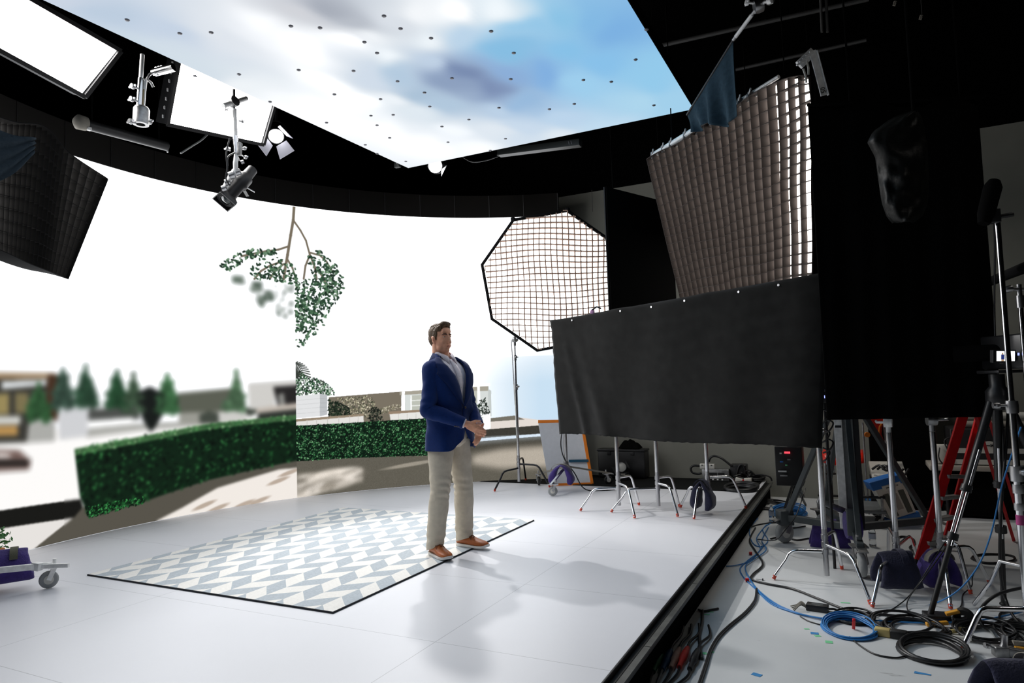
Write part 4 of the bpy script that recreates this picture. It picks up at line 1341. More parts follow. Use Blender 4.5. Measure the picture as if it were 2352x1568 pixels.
emission_mat('hang_glow', (1.0, 0.955, 0.91), 5.0)
MB().grid([[hp(i / 8, j / 8, -0.012) for j in range(9)] for i in range(9)]).build('diffuser', 'hang_glow', hb, smooth=False)
mat('grid_fabric', (0.072, 0.060, 0.055), 0.95, spec=0.05)
NU, NV, DEP = 21, 21, 0.115
gl = MB()
for k in range(NU + 1):
    rows = [[hp(k / NU, j / 42, -0.006), hp(k / NU, j / 42, DEP)] for j in range(43)]
    gl.slab(rows, 0.004)
for k in range(NV + 1):
    rows = [[hp(j / 42, k / NV, -0.006), hp(j / 42, k / NV, DEP)] for j in range(43)]
    gl.slab(rows, 0.004)
gl.build('grid_lattice', 'grid_fabric', hb, smooth=False)
bk = MB()
q4 = [T0, T1, G1, G0]
cc = (T0 + T1 + G0 + G1) / 4
bk.loft([[hp(u, v, 0.05) + (hp(u, v) - cc).normalized() * 0.012 for u, v in ((0, 0), (1, 0), (1, 1), (0, 1))], [hp(u, v, -0.05) + (hp(u, v) - cc).normalized() * 0.012 for u, v in ((0, 0), (1, 0), (1, 1), (0, 1))], [lerp(cc, p, 0.55) - hn * 0.5 for p in q4]], False, True)
bk.add([lerp(cc, p, 0.55) - hn * 0.5 for p in q4], [(0, 1, 2, 3)])
bk.build('shell', 'softbox_black', hb, smooth=False)
# aluminium frame above the top edge
fa, fb = at_d(1500, 357, 7.1), at_d(1872, 128, 5.40)
fr = MB()
fr.cyl(lerp(fa, fb, 0.0), lerp(fa, fb, 0.36), 0.030, 14)
fr.build('frame_pole', 'aluminium', hb)
fr = MB()
fr.cyl(lerp(fa, fb, 0.34) + V((0, 0.02, 0.02)), lerp(fa, fb, 0.82) + V((0, 0.02, 0.02)), 0.017, 12)
fr.cyl(lerp(fa, fb, 0.40) + V((0, 0, -0.04)), lerp(fa, fb, 0.72) + V((0, 0, -0.03)), 0.010, 10)
fr.build('frame_pole', 'aluminium', hb)
for q in (0.0, 0.08, 0.14, 0.245, 0.55, 0.60, 0.66):
    p = lerp(fa, fb, q)
    c = MB()
    c.box(p, (0.05, 0.06, 0.07), (0.2, 0.5 * q, 0.4))
    c.cyl(p + V((0, -0.03, 0.0)), p + V((0.02, -0.06, 0.05)), 0.008, 8)
    c.build('clamp', 'dull_steel', hb, bevel=0.006)
for q0, q1 in ((0.13, 0.23), (0.24, 0.36), (0.45, 0.60)):
    a, c = lerp(fa, fb, q0), lerp(fa, fb, q1)
    mid = (a + c) / 2 - V((0, 0, 0.05))
    MB().tube(smooth_path([a - V((0, 0, .02)), mid, c - V((0, 0, .02))], 6), 0.009, 6).build('strap', 'white_plastic', hb)
# end bracket with a number plate
e0, e1 = at_d(1866, 116, 5.36), at_d(1893, 219, 5.36)
ep = MB()
ep.bar(e0, e1, 0.055, 0.012, up=-CAM_FWD)
ep.bar(e0 + CAM_RIGHT * 0.032, e1 + CAM_RIGHT * 0.032, 0.008, 0.03, up=-CAM_FWD)
ep.build('end_bracket', 'aluminium', hb, smooth=False, bevel=0.003)
fr = MB()
fr.bar(at_d(1835, 150, 5.38), at_d(1868, 118, 5.38), 0.07, 0.03, up=-CAM_FWD)
for k in range(4):
    q = at_d(1838 + k * 7, 150 - k * 7, 5.36)
    fr.cyl(q - CAM_RIGHT * 0.03, q + CAM_RIGHT * 0.03 - CAM_DOWN * 0.03, 0.009, 8)
fr.build('end_clamp', 'aluminium', hb, bevel=0.004)
for k, (x0, y0, x1, y1) in enumerate(((1853, 140, 1857, 172), (1845, 158, 1852, 190))):
    MB().tube([at_d(x0, y0, 5.37), at_d((x0 + x1) / 2 + 2, (y0 + y1) / 2, 5.37), at_d(x1, y1, 5.37)], 0.008, 8).build('tie', 'white_plastic', hb)
dx = (e1 - e0).normalized()
nrm = (-CAM_FWD).normalized()
up_ = nrm.cross(-dx).normalized()
lettering('marking', '50', 0.05, 'black_paint', hb, lerp(e0, e1, 0.96) - CAM_FWD * 0.009 + up_ * -0.015, -dx, up_)
for q in (0.15, 0.85):
    p = lerp(fa, fb, q)
    MB().cyl(p, (p.x, p.y + 0.02, 6.35), 0.006, 6).build('hanging_rope', 'drape_black', hb)

# ---- navy flag on a boom
P1, P2 = at_d(1684, 92, 5.15), at_d(1578, 264, 5.75)
nf = thing('navy_flag', 'dark teal cloth flag drooping from an angled boom over the hanging softbox', 'flag', (P1 + P2) / 2)
rows = []
fn = (P2 - P1).cross(V((0, 0, 1))).normalized()
bot = [(1683, 262), (1681, 276), (1672, 286), (1660, 291), (1648, 288), (1636, 285), (1628, 276), (1620, 285), (1610, 292), (1600, 300), (1588, 303)]
for i in range(41):
    u = i / 40
    top = lerp(P1, P2, u)
    k = u * (len(bot) - 1)
    a, c = bot[min(int(k), len(bot) - 2)], bot[min(int(k), len(bot) - 2) + 1]
    q = k - min(int(k), len(bot) - 2)
    bx, by = lerp(a[0], c[0], q), lerp(a[1], c[1], q)
    bt = at_d(bx, by, lerp(5.05, 5.7, u))
    row = []
    for j in range(25):
        v = j / 24
        p = lerp(top, bt, v)
        p = p + fn * (0.035 * math.sin(u * 21 + v * 1.5) * v + 0.02 * math.sin(u * 9) * v)
        row.append(p)
    rows.append(row)
MB().slab(rows, 0.003).build('flag_cloth', 'flag_navy', nf, angle=180)
MB().cyl(P1 + (P1 - P2).normalized() * 0.02, P2, 0.010, 8).build('frame_rod', 'black_paint', nf)
BP = at_d(1742, 14, 4.9)
MB().cyl(P1, BP, 0.013, 10).build('boom', 'dull_steel', nf)
MB().cyl(lerp(P1, BP, 0.1), lerp(P1, BP, 0.75), 0.0145, 10).build('boom_sleeve', 'aluminium', nf)
hg = thing('grip_clamp', 'silver clamp cluster on the roof pipe that holds the flag boom', 'clamp', BP)
g = MB()
g.lathe([(0, -.03), (.045, -.03), (.05, 0), (.045, .03), (0, .03)], BP, (1, .3, .2), 16)
g.lathe([(0, -.02), (.035, -.02), (.035, .03), (0, .03)], BP + V((.07, 0, .03)), (.2, 1, .2), 14)
g.build('head', 'steel', hg)
knob(hg, BP + V((.03, -.03, 0)), (1, -.4, -.2), 0.02, 0.07, 'aluminium')
knob(hg, BP + V((-.03, -.02, .02)), (-1, -.4, .2), 0.018, 0.06, 'aluminium')
MB().cyl(BP, (BP.x, BP.y, 6.36), 0.018, 10).build('drop_pipe', 'dark_metal', hg)

# ---- dark softbox at the side of the stage, grid seen edge on
LT = [at_d(-75, 262, 4.55), at_d(0, 286, 4.75), at_d(68, 294, 4.95), at_d(128, 352, 5.15), at_d(222, 405, 5.45)]
LB = [at_d(-75, 560, 4.55), at_d(-10, 588, 4.72), at_d(36, 607, 4.9), at_d(84, 622, 5.1), at_d(131, 632, 5.38)]
ls = thing('strip_softbox', 'black softbox with a sagging fabric grid hung beside the curved video wall', 'softbox', LT[2])
LTp, LBp = smooth_path(LT, 6), smooth_path(LB, 6)


def lp(i, v, d=0.0):
    a, c = LTp[i], LBp[i]
    p = lerp(a, c, v)
    tu = LTp[min(i + 1, len(LTp) - 1)] - LTp[max(i - 1, 0)]
    n_ = tu.cross(c - a).normalized()
    if n_.dot(V((-2.6, 4.6, 1.5)) - p) < 0:
        n_ = -n_
    return p + n_ * d


nL = len(LTp)
MB().grid([[lp(i, j / 10) for j in range(11)] for i in range(nL)]).build('diffuser', 'hang_glow', ls, smooth=False)
gl = MB()
for i in range(1, nL, 1):
    gl.slab([[lp(i, j / 30, 0.002), lp(i, j / 30, lerp(0.012, 0.14, min(1, i / 15)))] for j in range(31)], 0.003)
for k in range(0, 12):
    gl.slab([[lp(i, k / 11, 0.002), lp(i, k / 11, lerp(0.012, 0.14, min(1, i / 15)))] for i in range(nL)], 0.003)
gl.build('grid_lattice', 'softbox_black', ls, smooth=False)
for v, nm in ((0.0, 'top_hem'), (1.0, 'bottom_hem')):
    MB().slab([[lp(i, v, -0.06), lp(i, v, 0.15)] for i in range(nL)], 0.006).build(nm, 'softbox_black', ls)
MB().slab([[lp(nL - 1, j / 12, -0.02), lp(nL - 1, j / 12, 0.15)] for j in range(13)], 0.006).build('side_hem', 'softbox_black', ls)
sh = MB()
sh.loft([[lp(i, 0, -0.005) for i in range(nL)] + [lp(i, 1, -0.005) for i in range(nL - 1, -1, -1)],
         [lerp(lp(i, 0, -0.35), lp(nL // 2, 0.5, -0.35), 0.35) for i in range(nL)] + [lerp(lp(i, 1, -0.35), lp(nL // 2, 0.5, -0.35), 0.35) for i in range(nL - 1, -1, -1)]], False, True)
sh.build('shell', 'softbox_black', ls, smooth=False)
mat('skirt_slate', hexc('#2b353d'), 0.9, bump=0.8, scale=14, spec=0.1)
rows = [[lp(i, 0.10 + 0.5 * j / 10, 0.088) + V((0, 0, 0)) for j in range(11)] for i in range(0, 14)]
rows = []
for i in range(0, 11):
    v1 = lerp(0.62, 0.22, (i / 10))
    rows.append([lp(i, lerp(0.10, v1, j / 12), 0.155 + 0.012 * math.sin(j * 1.9 + i * 0.7)) for j in range(13)])
MB().slab(rows, 0.004).build('velcro_skirt', 'skirt_slate', ls, angle=180)
# hung on a pole going up
pp = lp(4, 0, -0.15)
MB().cyl(pp, (pp.x - 0.1, pp.y, 6.36), 0.016, 8).build('hanging_pole', 'dark_metal', ls)

# ================================================================== THE MAN
MROOT = V((-3.022, 4.845, STAGE))
MYAW = R(-10)
FWD = V((math.cos(MYAW), math.sin(MYAW), 0))
LFT = V((-FWD.y, FWD.x, 0))
man = thing('person', 'man in blue blazer, pale shirt, stone trousers and tan shoes standing with folded hands', 'person', MROOT)


def B(x, y, z):
    """body frame: x forward, y to his left, z up from the stage -> world"""
    return MROOT + FWD * x + LFT * y + V((0, 0, z))


def to_body(p):
    d = V(p) - MROOT
    return V((d.dot(FWD), d.dot(LFT), d.z))


mat('skin', hexc('#e2a688'), 0.5, vary=0.06, scale=30, spec=0.3)
MATS['skin'].node_tree.nodes['Principled BSDF'].inputs['Subsurface Weight'].default_value = 0.08
MATS['skin'].node_tree.nodes['Principled BSDF'].inputs['Subsurface Radius'].default_value = (0.01, 0.004, 0.002)
mat('hair_brown', hexc('#5f4a36'), 0.55, vary=0.45, scale=60, bump=0.5, bscale=120, stretch=(1, 1, 0.35), spec=0.3)
mat('blazer_blue', hexc('#0c2a64'), 0.85, vary=0.10, scale=60, bump=0.12, bscale=260, sheen=0.12, spec=0.15)
mat('shirt_pale', hexc('#e8dfe6'), 0.85, vary=0.05, scale=40)
mat('trouser_stone', hexc('#c9c0b0'), 0.9, vary=0.06, scale=30, bump=0.1, bscale=240, spec=0.12)
mat('shoe_tan', hexc('#a9581f'), 0.48, vary=0.12, scale=30)
mat('shoe_sole', hexc('#e4e2de'), 0.6)
mat('lace_brown', hexc('#7a421c'), 0.7)
mat('lip_pink', hexc('#b56a5c'), 0.45)
mat('brow_brown', hexc('#4a3222'), 0.8)
mat('eye_white', hexc('#d8d2cc'), 0.25)
mat('eye_dark', hexc('#2a1d16'), 0.2)
mat('button_dark', hexc('#4c4640'), 0.4)
mat('teeth', hexc('#e8e4de'), 0.3)

# ---- shoes (world feet taken from where they stand on the stage)
def foot_frame(heel, toe):
    d = toe - heel
    d.z = 0
    return d.normalized()


heelN, toeN = at_z(984, 1271, STAGE), at_z(1040, 1294, STAGE)
heelF, toeF = at_z(1048, 1254, STAGE), at_z(1125, 1263, STAGE)
LEN = 0.315
dN = foot_frame(heelN, toeN)
dF = foot_frame(heelF, toeF)
mN, mF = (heelN + toeN) / 2, (heelF + toeF) / 2


def shoe(mid, d, off):
    s_ = V((-d.y, d.x, 0))
    o = mid - d * LEN / 2 + s_ * off
    o.z = STAGE + 0.013
    # x along foot 0..LEN : half width, sole top z, upper top z
    prof = [(0.0, 0.020, 0.020, 0.072), (0.012, 0.030, 0.020, 0.088), (0.04, 0.038, 0.020, 0.098), (0.08, 0.041, 0.019, 0.102), (0.115, 0.043, 0.018, 0.100), (0.15, 0.047, 0.017, 0.090),
            (0.19, 0.052, 0.016, 0.076), (0.23, 0.053, 0.016, 0.065), (0.265, 0.049, 0.017, 0.058), (0.29, 0.040, 0.018, 0.050), (0.306, 0.026, 0.019, 0.042), (0.314, 0.011, 0.020, 0.034)]
    rings, sole = [], []
    n = 20
    for x, hw, zs, zt in prof:
        ring = []
        for k in range(n):
            a = 2 * math.pi * k / n
            ca, sa = math.cos(a), math.sin(a)
            y = math.copysign(abs(ca) ** 0.8, ca) * hw
            zc, zh = (zs + zt) / 2, (zt - zs) / 2
            z = zc + math.copysign(abs(sa) ** (0.9 if sa > 0 else 0.5), sa) * zh
            if sa > 0:
                y *= 1 - 0.28 * sa
            ring.append(o + d * x + s_ * y + V((0, 0, z)))
        rings.append(ring)
        rg_ = []
        for y, z in ((-1, 0.002), (-1.06, 0.012), (-1.04, zs + 0.004), (1.04, zs + 0.004), (1.06, 0.012), (1, 0.002)):
            toe = 0.012 * max(0, (x - 0.25) / 0.06) ** 2
            rg_.append(o + d * (x * 1.02 - 0.003) + s_ * y * (hw + 0.003) + V((0, 0, z + min(toe, 0.012))))
        sole.append(rg_)
    up = MB().loft(rings).build('shoe', 'shoe_tan', man)
    MB().loft(sole).build('sole', 'shoe_sole', up, angle=60)
    lc_ = MB()
    for k, x in enumerate((0.125, 0.148, 0.170)):
        z = interp(prof, x)[2]
        lc_.tube([o + d * x + s_ * -0.026 + V((0, 0, z - 0.012)), o + d * (x + 0.004) + V((0, 0, z + 0.003)), o + d * x + s_ * 0.026 + V((0, 0, z - 0.012))], 0.0032, 6)
    for sg in (-1, 1):
        lc_.tube(smooth_path([o + d * 0.122 + V((0, 0, 0.102)), o + d * 0.138 + s_ * sg * 0.026 + V((0, 0, 0.092)), o + d * 0.170 + s_ * sg * 0.040 + V((0, 0, 0.064)), o + d * 0.158 + s_ * sg * 0.024 + V((0, 0, 0.081)), o + d * 0.123 + V((0, 0, 0.101))], 5), 0.0026, 6)
    lc_.build('lace', 'lace_brown', up)
    return o


oN = shoe(mN, dN, 0)
oF = shoe(mF, dF, 0)
ankN = to_body(oN + dN * 0.075 + V((0, 0, 0.09)))
ankF = to_body(oF + dF * 0.075 + V((0, 0, 0.09)))

# ---- trousers: hips then two legs in one garment
LEGS = []
tr_ = MB()


def leg(hip, knee, ank, side, seed):
    keys = [(0.0, hip, 0.104, 0.118), (0.25, hip.lerp(knee, 0.33), 0.096, 0.106), (0.45, hip.lerp(knee, 0.7), 0.085, 0.092), (0.56, knee, 0.076, 0.082), (0.70, knee.lerp(ank, 0.33), 0.074, 0.084), (0.86, knee.lerp(ank, 0.7), 0.070, 0.078), (0.985, ank + V((0, 0, -0.012)), 0.070, 0.077), (1.0, ank + V((0.0, 0, -0.022)), 0.068, 0.075)]
    rings = []
    n, m = 36, 90
    for i in range(m + 1):
        t = i / m
        j = 0
        while j < len(keys) - 2 and t > keys[j + 1][0]:
            j += 1
        a, c = keys[j], keys[j + 1]
        q = (t - a[0]) / (c[0] - a[0])
        q2 = q * q * (3 - 2 * q) if 0 < j < 5 else q
        cen = a[1].lerp(c[1], q)
        ry, rx = lerp(a[2], c[2], q2), lerp(a[3], c[3], q2)
        ring = []
        for k in range(n):
            an = 2 * math.pi * k / n
            w = 1.0
            # creases about the knee and stacked folds at the hem
            kn = math.exp(-((t - 0.55) / 0.09) ** 2)
            hm = math.exp(-((t - 0.93) / 0.06) ** 2)
            w += 0.075 * kn * math.sin(t * 115 + 5.0 * math.cos(an + seed) + 1.6 * math.sin(2 * an + seed)) * (0.6 + 0.4 * math.sin(an * 1.0 + seed))
            w += 0.050 * hm * math.sin(t * 105 + 1.8 * math.sin(an + seed * 2))
            w += 0.036 * math.sin(t * 34 + 2.6 * math.sin(an + seed)) * max(0, t - 0.12)
            w += 0.05 * nz((math.cos(an) * 1.2, math.sin(an) * 1.2, t * 8), 1.0, seed)
            x, y = math.cos(an) * rx * w, math.sin(an) * ry * w
            z = 0
            if t > 0.93:
                z = -0.012 * (t - 0.93) / 0.07 * (1 - math.cos(an)) + 0.012 * math.cos(an) * (t - 0.93) / 0.07
            ring.append(B(*(cen + V((x, y, z)))))
        rings.append(ring)
    return rings


hipN, hipF = V((-0.012, -0.092, 0.93)), V((-0.005, 0.092, 0.93))
kneeN = V(((ankN.x + hipN.x) / 2 + 0.035, (ankN.y + hipN.y) / 2 - 0.012, 0.53))
kneeF = V(((ankF.x + hipF.x) / 2 + 0.035, (ankF.y + hipF.y) / 2 + 0.0, 0.53))
for hp_, kp_, ap_, sd_ in ((hipN, kneeN, ankN, 1.3), (hipF, kneeF, ankF, 4.1)):
    tr_.loft(leg(hp_, kp_, ap_, 1, sd_), True, True)
hipring = []
for z, a_, b_, cx in ((0.865, 0.10, 0.09, 0), (0.90, 0.17, 0.125, 0), (0.95, 0.19, 0.13, 0), (1.02, 0.185, 0.125, 0), (1.06, 0.175, 0.12, 0)):
    hipring.append([B(cx + math.cos(2 * math.pi * k / 36) * b_, math.sin(2 * math.pi * k / 36) * a_, z) for k in range(36)])
tr_.loft(hipring, True, True)
tro = tr_.build('trousers', 'trouser_stone', man, angle=180)
for sg in (-1, 1):
    seam = MB().tube([B(0.075 + 0.03 * q, sg * (0.185 - 0.05 * q), 1.02 - 0.12 * q) for q in (0, 0.5, 1)], 0.0025, 6)
    seam.build('pocket_seam', 'trouser_stone', tro)

# ---- blazer torso
# z : forward centre, half depth (front), half depth (back), half width
TORSO = [(0.845, 0.014, 0.160, 0.140, 0.208), (0.90, 0.012, 0.156, 0.142, 0.206), (0.98, 0.008, 0.150, 0.146, 0.205), (1.08, 0.010, 0.138, 0.132, 0.190), (1.18, 0.012, 0.132, 0.120, 0.184),
         (1.28, 0.012, 0.135, 0.122, 0.196), (1.38, 0.008, 0.136, 0.120, 0.205), (1.45, 0.000, 0.130, 0.118, 0.208), (1.50, -0.010, 0.116, 0.110, 0.200), (1.54, -0.020, 0.098, 0.102, 0.182), (1.57, -0.034, 0.082, 0.082, 0.140),
         (1.595, -0.042, 0.072, 0.072, 0.098), (1.62, -0.046, 0.066, 0.064, 0.076), (1.645, -0.046, 0.062, 0.060, 0.068)]


def torso_pt(z, an, grow=0.0):
    cx, bf, bb, a = interp(TORSO, z)
    ca, sa = math.cos(an), math.sin(an)
    e = 0.86
    x = math.copysign(abs(ca) ** e, ca) * ((bf if ca > 0 else bb) + grow)
    y = math.copysign(abs(sa) ** e, sa) * (a + grow)
    lean = 0.0
    return V((cx + x, y + lean, z))


OPEN = [(0.845, 0.34), (0.87, 0.22), (0.92, 0.08), (1.0, 0.0), (1.10, -0.03), (1.185, 0.0), (1.25, 0.06), (1.35, 0.16), (1.45, 0.29), (1.53, 0.50), (1.575, 0.78), (1.60, 1.05), (1.625, 1.4), (1.645, 1.6)]


def open_at(z):
    return interp(OPEN, z)[0]


jb = MB()
rows = []
NZ, NA = 84, 72
for i in range(NZ + 1):
    z = lerp(0.845, 1.632, i / NZ)
    oa = open_at(z)
    row = []
    for k in range(NA + 1):
        an = lerp(oa, 2 * math.pi - oa, k / NA)
        p = torso_pt(z, an, 0.008 + (0.006 if k < NA / 2 and z < 1.2 else 0))
        # waist drape and flank folds
        f = 0.010 * math.sin(z * 26 + 3 * math.sin(an)) * math.exp(-((z - 1.12) / 0.10) ** 2)
        f += 0.014 * nz((math.cos(an) * 1.6, math.sin(an) * 1.6, z * 4), 1.0, 5)
        f += 0.012 * max(0, (1.0 - z) / 0.15) * math.sin(an * 5 + 0.5)
        out = V((math.cos(an), math.sin(an), 0))
        p = p + out * f
        # rounded front quarters at the hem
        hem = 0.0
        if z < 0.95:
            near = min(an - oa, 2 * math.pi - oa - an)
            hem = 0.045 * max(0, 1 - near / 0.5) ** 2 * max(0, (0.95 - z) / 0.105)
        row.append(B(p.x, p.y, z + hem))
    rows.append(row)
jb.slab(rows, 0.006)
# sleeves


def limb(keys, n=28, m=70, seed=0.0, wr=0.04, elbow=0.5, end=None):
    """keys [(point, radius)] in body frame"""
    pts = smooth_path([k[0] for k in keys], 14)
    L_ = len(pts) - 1
    rings = []
    for i, p in enumerate(pts):
        t = i / L_
        kk = t * (len(keys) - 1)
        j = min(int(kk), len(keys) - 2)
        r = lerp(keys[j][1], keys[j + 1][1], kk - j)
        d = (pts[min(i + 1, L_)] - pts[max(i - 1, 0)]).normalized()
        a = d.cross(V((1, 0.3, 0.2))).normalized()
        b2 = d.cross(a)
        ring = []
        for k in range(n):
            an = 2 * math.pi * k / n
            w = 1 + wr * math.sin(t * 60 + 2.5 * math.cos(an + seed)) * (0.35 + math.exp(-((t - elbow) / 0.13) ** 2)) + 0.09 * nz((math.cos(an), math.sin(an), t * 7), 1.0, seed)
            ring.append(B(*(p + (a * math.cos(an) + b2 * math.sin(an)) * r * w)))
        rings.append(ring)
    return rings


SHR, ELR, WRR = V((-0.012, -0.178, 1.505)), V((0.005, -0.248, 1.175)), V((0.245, -0.095, 1.065))
SHL, ELL, WRL = V((-0.012, 0.178, 1.505)), V((0.0, 0.262, 1.19)), V((0.245, 0.085, 1.035))
armR = [(SHR + V((0, 0.05, 0.02)), 0.050), (SHR + V((0, -0.010, 0.0)), 0.070), (SHR.lerp(ELR, 0.35), 0.070), (SHR.lerp(ELR, 0.75), 0.065), (ELR, 0.063), (ELR.lerp(WRR, 0.35), 0.060), (ELR.lerp(WRR, 0.75), 0.052), (WRR, 0.046)]
armL = [(SHL + V((0, -0.05, 0.02)), 0.050), (SHL + V((0, 0.010, 0.0)), 0.070), (SHL.lerp(ELL, 0.35), 0.070), (SHL.lerp(ELL, 0.75), 0.065), (ELL, 0.063), (ELL.lerp(WRL, 0.35), 0.058), (ELL.lerp(WRL, 0.75), 0.050), (WRL, 0.045)]
jb.loft(limb(armR, seed=1.0), True, True)
jb.loft(limb(armL, seed=5.0), True, True)
jk = jb.build('blazer', 'blazer_blue', man, angle=180)
# lapels
mat('lapel_blue', hexc('#0a2354'), 0.85, bump=0.12, bscale=260, spec=0.15, sheen=0.12)
for sg in (1, -1):
    rows = []
    for i in range(40):
        z = lerp(1.19, 1.60, i / 39)
        oa = open_at(z)
        wd = interp([(1.19, 0.006), (1.26, 0.05), (1.38, 0.105), (1.455, 0.150), (1.475, 0.120), (1.50, 0.105), (1.56, 0.085), (1.60, 0.05)], z)[0]
        row = []
        for j in range(9):
            q = j / 8
            cx, bf, bb, a = interp(TORSO, z)
            an = oa - 0.03 + (wd / max(0.12, (bf + a) / 2)) * q
            p = torso_pt(z, an, 0.022 + 0.014 * math.sin(q * math.pi * 0.9) - 0.008 * q)
            row.append(B(p.x, p.y * sg, z + 0.01 * q))
        rows.append(row)
    MB().slab(rows, 0.005).build('lapel', 'lapel_blue', jk, angle=180)
# collar behind the neck
rows = []
for k in range(41):
    an = lerp(1.0, 2 * math.pi - 1.0, k / 40)
    p0 = torso_pt(1.575, an, 0.016)
    p1 = torso_pt(1.635, an, 0.012)
    lo = 0.022 * math.cos(an)
    rows.append([B(p0.x, p0.y, 1.572 - lo * 0.6), B((p0.x + p1.x) / 2, (p0.y + p1.y) / 2, 1.606 - lo), B(p1.x, p1.y, 1.634 - lo * 1.2)])
MB().slab(rows, 0.006).build('jacket_collar', 'lapel_blue', jk, angle=180)
for z in (1.185, 1.085):
    p = torso_pt(z, 0.05, 0.024)
    MB().lathe([(0, 0), (0.010, 0), (0.011, 0.003), (0.008, 0.005), (0, 0.004)], B(p.x, p.y, z), FWD, 14).build('button', 'button_dark', jk)
for k in range(4):
    q = ELR.lerp(WRR, 0.78 + 0.055 * k)
    MB().lathe([(0, 0), (0.006, 0), (0.006, 0.003), (0, 0.003)], B(q.x + 0.012, q.y - 0.030, q.z - 0.044 + 0.004 * k), FWD * 0.3 - LFT * 0.6 + V((0, 0, -0.7)), 10).build('cuff_button', 'button_dark', jk)
p0_, p1_ = torso_pt(1.40, 0.75, 0.016), torso_pt(1.40, 1.15, 0.016)
MB().bar(B(p0_.x, p0_.y, 1.395), B(p1_.x, p1_.y, 1.405), 0.012, 0.012).build('chest_pocket', 'lapel_blue', jk)

# ---- shirt
sb_ = MB()
rows = []
for i in range(41):
    z = lerp(1.02, 1.625, i / 40)
    row = []
    for k in range(61):
        an = 2 * math.pi * k / 60
        p = torso_pt(z, an, -0.010)
        p += V((math.cos(an), math.sin(an), 0)) * 0.004 * math.sin(an * 14 + z * 9)
        row.append(B(p.x, p.y, z))
    rows.append(row)
sb_.loft(rows, True, True)
shirt = sb_.build('shirt', 'shirt_pale', man, angle=180)
pk = MB()
rows = []
for i in range(30):
    z = lerp(1.10, 1.585, i / 29)
    p0_, p1_ = torso_pt(z, -0.10, -0.005), torso_pt(z, 0.12, -0.005)
    rows.append([B(p0_.x, p0_.y, z), B((p0_.x + p1_.x) / 2 + 0.004, (p0_.y + p1_.y) / 2, z), B(p1_.x, p1_.y, z)])
pk.slab(rows, 0.003)
pk.build('placket', 'shirt_pale', shirt, angle=180)
for z in (1.53, 1.44, 1.35, 1.26):
    p = torso_pt(z, 0.0, 0.0)
    MB().lathe([(0, 0), (0.005, 0), (0.005, 0.002), (0, 0.002)], B(p.x, p.y, z), FWD, 10).build('shirt_button', 'white_plastic', shirt)
for sg in (1, -1):
    rows = []
    for i in range(26):
        an = lerp(0.16, math.pi, i / 25)
        neck = V((-0.046 + math.cos(an) * 0.070, -0.006 + math.sin(an) * 0.066 * sg, 0))
        zt = lerp(1.612, 1.668, min(1, i / 16))
        pt_ = max(0, 1 - i / 9)
        lo_ = V((-0.046 + math.cos(an) * (0.088 + 0.022 * pt_), (math.sin(an) * (0.090 + 0.0 * pt_) + 0.028 * pt_) * sg, 0))
        zl = lerp(1.618, 1.628, i / 25) - 0.075 * pt_
        rows.append([B(neck.x, neck.y, zt), B((neck.x + lo_.x) / 2 + 0.006 * math.cos(an), (neck.y + lo_.y) / 2, (zt + zl) / 2 + 0.008), B(lo_.x, lo_.y, zl)])
    MB().slab(rows, 0.003).build('shirt_collar', 'shirt_pale', shirt, angle=180)
for e_, w_ in ((ELR, WRR), (ELL, WRL)):
    d = (w_ - e_).normalized()
    MB().tube([B(*(w_ - d * 0.03)), B(*(w_ + d * 0.010))], 0.038, 20).build('shirt_cuff', 'shirt_pale', shirt)

# ---- body: head, neck, trunk, arms and hands as one skin
body = MB()
HC_ = V((-0.044, -0.024, 1.756))       # head centre in body frame
HYAW, HPITCH = R(-4), R(2)
hf = V((math.cos(HYAW), math.sin(HYAW), 0))
hl_ = V((-hf.y, hf.x, 0))
hu = V((0, 0, 1))
hf2 = hf * math.cos(HPITCH) + hu * math.sin(HPITCH)
hu2 = hu * math.cos(HPITCH) - hf * math.sin(HPITCH)


def H(x, y, z):
    return B(*(HC_ + hf2 * x + hl_ * y + hu2 * z))


HR = Matrix((FWD * hf2.x + LFT * hf2.y + V((0, 0, hf2.z)), FWD * hl_.x + LFT * hl_.y, FWD * hu2.x + LFT * hu2.y + V((0, 0, hu2.z)))).transposed()


def he(x, y, z, rx, ry, rz, n=20, m=14):
    body.ball(H(x, y, z), (rx, ry, rz), n, m, rot=HR)


he(-0.018, 0, 0.035, 0.096, 0.076, 0.088, 28, 18)      # cranium
he(0.020, 0, -0.015, 0.072, 0.066, 0.090, 26, 16)      # face mass
he(0.032, 0, -0.072, 0.050, 0.046, 0.046)              # jaw
he(0.066, 0, -0.100, 0.020, 0.022, 0.019)              # chin
for sg in (1, -1):
    he(0.020, sg * 0.040, -0.070, 0.036, 0.020, 0.032)  # jaw corner
    he(0.054, sg * 0.034, -0.028, 0.026, 0.024, 0.024)  # cheek
    he(0.067, sg * 0.029, 0.030, 0.016, 0.022, 0.009)   # brow ridge
    he(0.064, sg * 0.024, -0.058, 0.022, 0.018, 0.022)  # mouth side
    he(-0.010, sg * 0.074, -0.008, 0.018, 0.009, 0.031)  # ear
    he(-0.012, sg * 0.079, 0.008, 0.018, 0.008, 0.016)
    he(0.080, sg * 0.011, -0.036, 0.011, 0.008, 0.009)  # nostril wings
he(0.084, 0, 0.012, 0.011, 0.010, 0.024)               # nose bridge
he(0.095, 0, -0.010, 0.014, 0.011, 0.025)
he(0.103, 0, -0.029, 0.015, 0.013, 0.012)              # tip
he(0.082, 0, -0.058, 0.012, 0.021, 0.007)              # upper lip
he(0.081, 0, -0.070, 0.012, 0.018, 0.007)              # lower lip
he(0.066, 0, 0.060, 0.024, 0.050, 0.034)               # forehead
